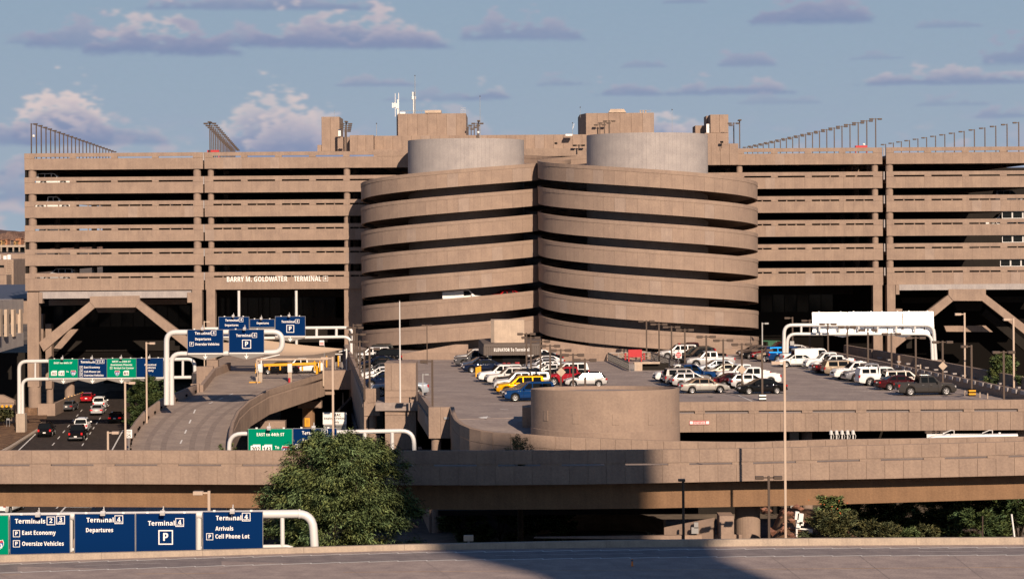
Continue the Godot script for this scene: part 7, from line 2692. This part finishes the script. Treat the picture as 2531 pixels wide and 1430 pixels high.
func make_cars() -> void:
	M.vinyl = mat(Color(0.30, 0.21, 0.14), 0.8)
	var R := 0.13            # facing right, the left end nearer the viewer
	var Lf := PI + 0.13      # facing left
	var rows := [
		# kind, u and v of the near wheels' middle, heading, paint, extra, label
		["pickup", 2292, 977, R, Color(0.045, 0.042, 0.041), "", "dark grey crew pickup at the front of the right row, facing right"],
		["sedan", 2230, 964, R, DARKRED, "", "dark brownish red sedan behind the grey pickup, only its tail in view"],
		["suv", 2244, 960, R, Color(0.42, 0.39, 0.36), "", "silver tan suv with dark windows second behind the grey pickup"],
		["pickup", 2190, 953, R, WHITE, "cap", "white pickup with a white camper shell, facing right in the right row"],
		["pickup", 2154, 943, Lf, Color(0.20, 0.20, 0.22), "", "silver grey pickup facing left beside the white pickup with a shell"],
		["pickup", 2125, 938, Lf, WHITE, "", "white crew pickup facing left in the middle of the right row"],
		["minivan", 2092, 929, R, TAN, "", "tan minivan with its tail towards the aisle in the right row"],
		["sedan", 2068, 923, R, DARKRED, "", "dark red sedan between the tan minivan and the white pickups"],
		["pickup", 2068, 920, Lf, WHITE, "", "white pickup with a tan bumper facing left, eighth or ninth in the right row"],
		["pickup", 2052, 912, Lf, WHITE, "", "tall white crew pickup facing left beside the boxy white suv"],
		["van", 2018, 906, R, WHITE, "", "boxy white van with its tail to the aisle in the right row"],
		["sedan", 1972, 907, Lf, WHITE, "", "small white sedan facing left behind the boxy white van"],
		["pickup", 1992, 900, R, WHITE, "", "white pickup in front of the truck with the bright blue shell"],
		["pickup", 1956, 895, R, BLUE, "blue_cap", "truck with a bright blue camper shell in the right row"],
		["suv", 1918, 894, Lf, TAN, "", "beige suv facing left just left of the bright blue shell"],
		["sedan", 1888, 884, Lf, GREY, "", "dark grey sedan facing left near the far end of the right row"],
		["sedan", 1906, 888, Lf, RED, "", "red sedan near the far end of the right row"],
		["pickup", 1936, 882, Lf, DARKRED, "", "dark red pickup at the far end of the right row"],
		["sedan", 1975, 881, R, WHITE, "", "white car behind the bright blue shell"],
		["sedan", 1872, 882, Lf, Color(0.10, 0.075, 0.065), "", "dark brown sedan at the far left end of the right row"],
		["coupe", 1878, 887, Lf, BLACK, "", "black car just in front of the dark brown sedan at the far end"],
		["sedan", 1884, 974, Lf, BLACK, "", "black sedan with bright wheels at the front of the middle right rows, facing left"],
		["sedan", 1742, 972, R, Color(0.36, 0.345, 0.32), "tan_roof", "silver sedan with a tan roof beside the drum, facing right"],
		["hatch", 1858, 961, R, Color(0.55, 0.55, 0.56), "", "white and grey crossover behind the black sedan"],
		["sedan", 1820, 958, R, DARKRED, "", "dark red car beside the crossover, only its tail in view"],
		["hatch", 1712, 958, R, SILVER, "", "silver hatchback just behind the silver sedan with a tan roof"],
		["suv", 1700, 954, R, Color(0.22, 0.21, 0.21), "", "grey wagon behind the silver hatchback"],
		["pickup", 1706, 946, R, BLUE, "", "blue pickup with its tail to the left in the middle right rows"],
		["suv", 1674, 944, Lf, WHITE, "", "white suv facing left behind the blue pickup"],
		["pickup", 1838, 945, Lf, WHITE, "", "white pickup facing left below the diamond sign"],
		["pickup", 1862, 953, Lf, WHITE, "", "white pickup whose bed shows right of the crossover"],
		["sedan", 1796, 933, Lf, Color(0.45, 0.42, 0.36), "", "beige sedan facing left left of the diamond sign"],
		["sedan", 1776, 922, Lf, Color(0.42, 0.46, 0.52), "", "pale blue sedan facing left in the middle right rows"],
		["pickup", 1756, 908, Lf, SILVER, "", "silver extended pickup facing left beyond the pale blue sedan"],
		["pickup", 1738, 901, Lf, BLACK, "toolbox", "black pickup facing left beyond the silver extended pickup"],
		["suv", 1716, 895, Lf, Color(0.03, 0.035, 0.035), "", "dark suv facing left by the do not enter sign"],
		["suv", 1676, 888, Lf, SILVER, "light_bar", "silver suv with a red light bar at the rear of the middle right rows"],
		["pickup", 1712, 884, Lf, DARKRED, "", "dark red pickup behind the silver suv with the light bar"],
		["suv", 1308, 992, Lf, BLUE, "", "deep blue suv half hidden behind the drum, facing left"],
		["sedan", 1300, 984, Lf, GREY, "", "dark grey sedan between the deep blue and the yellow suv"],
		["suv", 1285, 975, Lf, GOLD, "", "bright yellow suv facing left above the drum"],
		["pickup", 1288, 966, Lf, Color(0.55, 0.55, 0.55), "cap", "silver pickup with a white shell behind the yellow suv"],
		["suv", 1283, 957, Lf, BLACK, "", "black suv facing left behind the silver pickup"],
		["suv", 1258, 951, Lf, Color(0.62, 0.61, 0.59), "", "pale silver suv facing left in front of the elevator kiosk"],
		["suv", 1236, 944, Lf, WHITE, "", "white suv facing left nearest the kiosk's front"],
		["pickup", 1408, 952, Lf, RED, "", "red pickup with a faded tailgate in the middle row"],
		["hatch", 1447, 957, Lf, Color(0.5, 0.5, 0.5), "black_top", "black and white car just above the drum's rim"],
		["suv", 1400, 939, Lf, BLACK, "white_top", "black suv with a white roof in the middle row"],
		["sedan", 1362, 933, Lf, WHITE, "", "white sedan facing left right of the kiosk"],
		["sedan", 1352, 925, Lf, SILVER, "", "silver sedan facing left right of the kiosk, behind the white one"],
		["coupe", 1346, 909, Lf, SILVER, "", "silver convertible with red tail lamps right of the kiosk"],
		["sedan", 1346, 917, Lf, Color(0.2, 0.21, 0.24), "", "grey sedan between the silver sedan and the convertible"],
		["coupe", 1344, 900, Lf, BLACK, "", "black coupe behind the silver convertible"],
		["sedan", 1326, 893, Lf, SILVER, "", "silver car at the rear of the middle row, half behind the kiosk"],
		["sedan", 1194, 920, Lf, NAVY, "", "dark blue sedan left of the kiosk, nearest of four"],
		["sedan", 1190, 913, Lf, Color(0.05, 0.07, 0.12), "", "blue grey sedan left of the kiosk, second of four"],
		["pickup", 1182, 906, Lf, GREY, "", "grey pickup left of the kiosk, third of four"],
		["suv", 1172, 899, Lf, Color(0.30, 0.30, 0.31), "", "light grey suv left of the kiosk, farthest of four"],
		["sedan", 950, 957, Lf, NAVY, "", "dark blue sedan at the front of the left strip beside the stair tower"],
		["coupe", 948, 948, Lf, WHITE, "", "white coupe in the left strip, second from the front"],
		["sedan", 944, 940, Lf, WHITE, "", "white sedan in the left strip, third from the front"],
		["sedan", 942, 930, Lf, GREY, "", "grey sedan in the left strip, fourth from the front"],
		["sedan", 940, 920, Lf, BLACK, "", "black sedan in the left strip, fifth from the front"],
		["sedan", 936, 911, Lf, NAVY, "", "navy sedan in the left strip, sixth from the front"],
		["suv", 942, 900, Lf, BLACK, "", "black suv with a red tail lamp behind the stair tower"],
		["suv", 925, 888, Lf, Color(0.06, 0.06, 0.055), "", "dark square suv at the rear of the left strip"],
		["suv", 915, 894, Lf, SILVER, "", "silver suv at the rear of the left strip"],
		["pickup", 984, 979, Lf, Color(0.35, 0.40, 0.46), "", "pale blue and white pickup whose tail shows right of the stair tower"]]
	for r in rows:
		var p := level(r[1], r[2], DECK)
		car(r[0], r[6], p + Vector3(0, 0.006, -0.85), r[3] + rng.randf_range(-0.03, 0.03), r[4], r[5], "cars on the roof car park")
	# on the lower road, seen from behind
	var low := [["suv", 104, 1081, BLACK, "small black car braking on the lower road, the leftmost"], ["pickup", 182, 1090, BLACK, "black pickup on the lower road nearest the bridge"], ["suv", 194, 1069, WHITE, "white suv hidden behind the black pickup on the lower road"], ["sedan", 233, 1027, SILVER, "silver sedan with bright red lamps entering the tunnel"], ["suv", 239, 1012, WHITE, "white suv just ahead of the silver sedan at the tunnel mouth"], ["sedan", 278, 1047, BLACK, "black sedan beside the tree on the lower road"], ["sedan", 208, 996, RED, "red car already inside the tunnel mouth"]]
	for r in low:
		car(r[0], r[4], level(r[1], r[2], 0.012) + Vector3(0, 0, -2.3), PI / 2 + 0.1, r[3], "lit", "cars on the lower road")
	car("sedan", "grey sedan in the shade at the tunnel mouth, left of the silver sedan", level(163, 1017, 0.012) + Vector3(0, 0, -2.3), PI / 2, GREY, "", "cars on the lower road")
	car("pickup", "white pickup at the left edge under the bridge", level(0, 1274, 0.012) + Vector3(0, 0, -2.5), PI / 2 - 0.1, WHITE, "", "cars on the lower road")
	# at the toll gate
	car("pickup", "white pickup waiting at the toll gate under the canopy", Vector3(at(740, 910, 258).x, 8.31, -260.0), Lf, WHITE, "", "cars at the toll gate")
	car("sedan", "dark car waiting left of the white pickup at the toll gate", Vector3(at(688, 910, 258).x, 8.31, -259.0), Lf, BLACK, "", "cars at the toll gate")
	# in the garage and on the left spiral
	for g in [["suv", 132, 2, R, WHITE, "white suv at the left end of the garage's top covered floor"], ["pickup", 131, 3, R, WHITE, "white pickup at the left end of the garage's second covered floor"], ["sedan", 140, 4, R, GREY, "grey sedan at the left end of the garage's third covered floor"], ["suv", 140, 6, Lf, SILVER, "silver suv at the left end of the garage's lowest floor"], ["suv", 440, 3, R, BLACK, "dark suv deep in the garage's second floor near the joint"], ["suv", 560, 5, R, BLACK, "dark suv inside the middle garage block"], ["suv", 2497, 3, R, GREY, "grey suv at the right edge on the garage's second floor"], ["pickup", 2480, 4, Lf, WHITE, "white car at the right edge beside the glass lobby"]]:
		var y: float = TOP - STOREY * (g[2] - 1) - 1.145
		car(g[0], g[5], Vector3(at(g[1], 570, 303).x, y, -303.0 if g[1] < 430 or g[1] > 2400 else -306.0), g[3], g[4], "", "cars inside the garage")
	car("van", "white van driving down the left spiral ramp", Vector3(-6.6, 15.75, -282.4), 0.0, WHITE, "", "", 0.09)
	car("sedan", "red car on the left spiral ramp right of the white van", Vector3(-0.5, 16.3, -284.1), 0.5, Color(0.45, 0.01, 0.015), "", "", 0.07)
	for p in [[527, 1565, 371, "bunched left"], [2129, 2100, 361, "long right"]]:
		var q := level(p[0], p[2], 38.5)
		var t := thing("roof_trolley", "red roof maintenance rack at the foot of the %s row of lamps" % p[3], "rack", Vector3(at(p[0], p[2], 306).x, 36.1, -306.0))
		var st := mk()
		box(st, Vector3(0, 1.35, 0), Vector3(1.7, 0.55, 0.8))
		part("rack", st, M.red, t)
		st = mk()
		for x in [-0.8, 0.8]: box(st, Vector3(x, 0.55, 0), Vector3(0.1, 1.1, 0.7))
		part("leg", st, M.red, t)
	for k in proto: (proto[k] as Node).free()

# ------------------------------------------------------------------ plants
func leaf_mesh(clumps: Array, sprays: int, size: float, droop: float, base: Color, spread: float) -> ArrayMesh:
	# clumps: [centre, radius, out]; every spray is a slim bent pair of faces
	var v := PackedVector3Array()
	var n := PackedVector3Array()
	var c := PackedColorArray()
	for k in clumps:
		var tone := rng.randf_range(0.82, 1.18)
		var warm := rng.randf_range(-0.12, 0.16)
		for j in sprays:
			var off: Vector3 = Vector3(rng.randfn(), rng.randfn() * 0.75, rng.randfn()) * k[1] * 0.55
			var o: Vector3 = k[0] + off
			var dir := ((k[2] as Vector3) * spread + Vector3(rng.randfn(), rng.randfn() * 0.6, rng.randfn()) * 0.6 + Vector3.DOWN * droop).normalized()
			var side := dir.cross(Vector3(rng.randfn(), rng.randfn(), rng.randfn())).normalized()
			var nrm := side.cross(dir).normalized()
			if nrm.y < 0: nrm = -nrm
			var l := size * rng.randf_range(0.6, 1.3)
			var w := l * rng.randf_range(0.055, 0.11)
			var b := o + dir * l
			var m := o.lerp(b, 0.45) + nrm * l * 0.08
			v.append_array([o, m + side * w, b, o, b, m - side * w])
			var t := tone * rng.randf_range(0.85, 1.15)
			var col := Color(base.r * t * (1.0 + warm), base.g * t, base.b * t * (1.0 - warm))
			for q in 6:
				n.append(nrm)
				c.append(col)
	var arr := []
	arr.resize(Mesh.ARRAY_MAX)
	arr[Mesh.ARRAY_VERTEX] = v
	arr[Mesh.ARRAY_NORMAL] = n
	arr[Mesh.ARRAY_COLOR] = c
	var mesh := ArrayMesh.new()
	mesh.add_surface_from_arrays(Mesh.PRIMITIVE_TRIANGLES, arr)
	return mesh

func tree(called: String, label: String, foot: Vector3, h: float, rx: float, crown_lo: float, clumps_n: int, sprays: int, size: float, droop: float, leaf: String, category := "tree", group := "", lean := 0.0) -> Node3D:
	var t := thing(called, label, category, foot, 0.0, group)
	var limbs := int(clampf(rx * 2.2, 4, 13))
	var st := mk()
	var fork := Vector3(lean * 0.2, maxf(crown_lo * 0.8, h * 0.12), 0)
	tube(st, [Vector3.ZERO, fork * 0.5 + Vector3(0.05, 0, 0.03), fork], h * 0.022 + 0.03, 9, h * 0.016 + 0.02)
	part("trunk", st, M.bark, t)
	var tips := []
	for k in limbs:
		var a := TAU * (k + rng.randf_range(0.1, 0.9)) / limbs
		var reach := rx * rng.randf_range(0.45, 0.85)
		var up := lerpf(crown_lo + 0.3, h * 0.9, rng.randf())
		if up > h * 0.7: reach *= 0.5
		var tip := fork + Vector3(cos(a) * reach + lean, maxf(up - fork.y, 0.2), sin(a) * reach)
		var mid := fork.lerp(tip, 0.5) + Vector3(0, h * 0.06, 0) + Vector3(rng.randf_range(-0.3, 0.3), 0, rng.randf_range(-0.3, 0.3)) * rx * 0.2
		st = mk()
		tube(st, [fork, fork.lerp(mid, 0.5) + Vector3(0, 0.1, 0), mid, mid.lerp(tip, 0.6), tip], h * 0.011 + 0.015, 6, 0.012)
		part("limb", st, M.bark, t)
		tips.append([mid, tip])
	var clumps := []
	var boughs := int(clampf(clumps_n / 8.0, 18, 140))
	for k in boughs:
		# arching boughs: each rises, reaches the crown's uneven edge and hangs at its end
		var a := rng.randf() * TAU
		var q := pow(rng.randf(), 0.8)
		var y := lerpf(crown_lo, h, q)
		var prof := sqrt(maxf(0.03, 1.0 - pow(maxf(q - 0.22, 0.0) / 0.78, 2.0))) * (0.80 + 0.20 * smoothstep(0.0, 0.3, q))
		var reach := rx * prof * rng.randf_range(0.72, 1.12)
		var end := Vector3(cos(a) * reach + lean * q, y, sin(a) * reach)
		var root := Vector3(lean * q * 0.4, lerpf(fork.y, y, 0.55), 0) + Vector3(cos(a), 0, sin(a)) * reach * 0.15
		var rise := (0.10 + 0.10 * rng.randf()) * rx * clampf(droop + 0.3, 0.1, 1.0)
		for j in 9:
			var s := 0.25 + 0.75 * pow((j + rng.randf() * 0.8) / 9.0, 0.7)
			var p := root.lerp(end, s) + Vector3(0, rise * sin(s * PI) * 1.3 - rise * 0.4 * s * s, 0)
			p += Vector3(rng.randfn(), rng.randfn() * 0.6, rng.randfn()) * rx * 0.05
			clumps.append([p, rx * lerpf(0.085, 0.055, s) + 0.07, Vector3(cos(a), 0.1 - droop * 0.3 * s, sin(a))])
	for tp in tips:
		for k in 6: clumps.append([tp[0].lerp(tp[1], k / 5.0) + Vector3(0, 0.1, 0), rx * 0.08 + 0.1, Vector3(0, 0.2, 0)])
	var crown := inst("crown", leaf_mesh(clumps, sprays, size, droop, M[leaf + "_c"], 0.8), M[leaf], t, Transform3D.IDENTITY)
	return t

func plants() -> void:
	M.flower = mat(Color(0.45, 0.10, 0.02), 0.7)
	# the big mesquite before the bridge
	tree("mesquite_tree", "big feathery green tree before the bridge, crossing its parapet", at(838, 1350, 141.5) * Vector3(1, 0, 1), 12.6, 6.1, 0.9, 1120, 150, 0.25, 0.5, "leaf")
	tree("mesquite_tree", "smaller feathery tree between the lower road and the departures ramp", level(348, 1070, 0.14) + Vector3(0, 0, -2), 7.6, 2.8, 0.7, 300, 140, 0.26, -0.15, "leaf_dark")
	tree("mesquite_tree", "slim dark tree behind the departures gantry's posts", level(400, 1040, 0.14) + Vector3(-1.2, 0, -6), 8.6, 1.8, 1.5, 150, 80, 0.4, 0.0, "leaf_dark")
	tree("desert_bush", "rounded green bush at the left edge beside the verge", level(8, 1052, 0.14), 2.5, 2.0, 0.1, 130, 80, 0.28, 0.0, "leaf_grey", "bush")
	tree("mesquite_tree", "green tree at the right edge beyond the road walls", at(2478, 950, 232) * Vector3(1, 0, 1) + Vector3(0, 4.5, 0), 7.2, 2.5, 2.0, 260, 90, 0.3, -0.1, "leaf")
	tree("mesquite_tree", "green tree cut by the right edge beyond the road walls", at(2545, 960, 226) * Vector3(1, 0, 1) + Vector3(0, 4.0, 0), 6.4, 2.2, 2.0, 200, 90, 0.3, -0.1, "leaf")
	# in the shade under the bridge
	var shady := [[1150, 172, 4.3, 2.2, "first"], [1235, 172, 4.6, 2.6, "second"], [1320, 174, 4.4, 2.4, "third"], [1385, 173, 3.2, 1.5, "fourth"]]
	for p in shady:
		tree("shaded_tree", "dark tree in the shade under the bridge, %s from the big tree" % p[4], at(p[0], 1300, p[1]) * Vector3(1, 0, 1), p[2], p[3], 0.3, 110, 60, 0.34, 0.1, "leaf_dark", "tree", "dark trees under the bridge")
	tree("desert_bush", "twiggy bush against the curved wall under the bridge", at(1372, 1325, 165) * Vector3(1, 0, 1), 1.7, 1.1, 0.1, 40, 34, 0.2, -0.1, "leaf_grey", "bush")
	# the flowering bush and its neighbours on the bank
	var fl := tree("flowering_bush", "tall bush with orange flowers right of the camera post", at(2050, 1300, 147.5) * Vector3(1, 0, 1) + Vector3(0, 4.6, 0), 2.4, 1.6, 0.1, 120, 50, 0.26, 0.0, "leaf", "bush")
	var st := mk()
	for k in 26:
		var a := rng.randf() * TAU
		var p := Vector3(cos(a) * rng.randf_range(0.3, 1.6), rng.randf_range(0.5, 2.3), absf(sin(a)) * 1.6)
		box(st, p, Vector3(0.07, 0.06, 0.07))
	var fw := part("flowers", st, M.flower, fl)
	fw.set_meta("kind", "stuff")
	var bushes := [[2045, 1322, 150, 2.0, 1.6, "leaf_grey", "grey green brush bush in front of the flowering bush"], [2100, 1320, 150, 1.9, 1.5, "leaf_grey", "grey green brush bush right of the first brush bush"], [2150, 1326, 148, 1.5, 1.4, "leaf_grey", "low grey green brush bush at the barrier, the third along"], [2195, 1328, 147, 1.3, 1.2, "leaf_grey", "lowest grey green brush bush at the barrier, the fourth along"], [2240, 1325, 148, 0.9, 1.0, "leaf", "small bright green bush behind the barrier"], [2410, 1318, 150, 2.2, 2.2, "leaf_dark", "spreading green bush left of the leaning white post"], [2290, 1322, 150, 1.0, 1.0, "leaf_grey", "small dry bush in the shade at the right"]]
	for b in bushes:
		tree("desert_bush", b[6], at(b[0], b[1], b[2] - 6.0) + Vector3(0, -0.7, 0), b[3] + 0.3, b[4], 0.1, 95, 75, 0.25, -0.15, b[5], "bush", "bushes on the bank")
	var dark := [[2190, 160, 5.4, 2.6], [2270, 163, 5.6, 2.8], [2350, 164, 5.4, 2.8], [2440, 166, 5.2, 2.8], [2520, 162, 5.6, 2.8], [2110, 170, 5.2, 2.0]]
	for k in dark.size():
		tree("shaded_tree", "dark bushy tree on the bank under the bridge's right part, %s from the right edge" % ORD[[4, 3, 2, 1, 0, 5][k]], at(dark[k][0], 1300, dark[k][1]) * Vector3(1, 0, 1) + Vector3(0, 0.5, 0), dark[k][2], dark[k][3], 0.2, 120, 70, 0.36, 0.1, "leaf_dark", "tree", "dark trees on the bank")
	for p in [[1608, 1330, 158, "spiky grey plant at the foot of the side wall under the bridge"]]:
		var t := thing("spiky_plant", p[3], "plant", at(p[0], p[1], p[2]))
		for k in 26:
			st = mk()
			var a := TAU * k / 26.0
			var e := rng.randf_range(0.3, 1.3)
			var d := Vector3(cos(a) * cos(e), sin(e), sin(a) * cos(e)) * rng.randf_range(0.6, 0.9)
			var s := d.cross(Vector3.UP).normalized() * 0.03
			tri(st, -s, s, d, Vector3(0, 1, 0.2))
			part("leaf", st, M.spike, t)
	for p in [[560, 1108, 195, "small bright green bush at the foot of the left gantry post behind the bridge", 1.3], [248, 1262, 172, "small yellow green bush under the bridge at the left", 1.0]]:
		tree("desert_bush", p[3], at(p[0], p[1], p[2]) * Vector3(1, 0, 1), at(p[0], p[1], p[2]).y + 0.9 if p[0] > 500 else 1.6, p[4], 0.1, 50, 40, 0.24, -0.2, "leaf", "bush")
	for k in 24:   # palo verde tufts in front of the exit ramp wall
		pass
	tree("desert_bush", "thin twigs rising before the exit ramp wall above the bridge", at(1284, 1130, 158) * Vector3(1, 0, 1), 10.3, 1.2, 8.4, 26, 16, 0.2, -0.2, "leaf_grey", "bush")
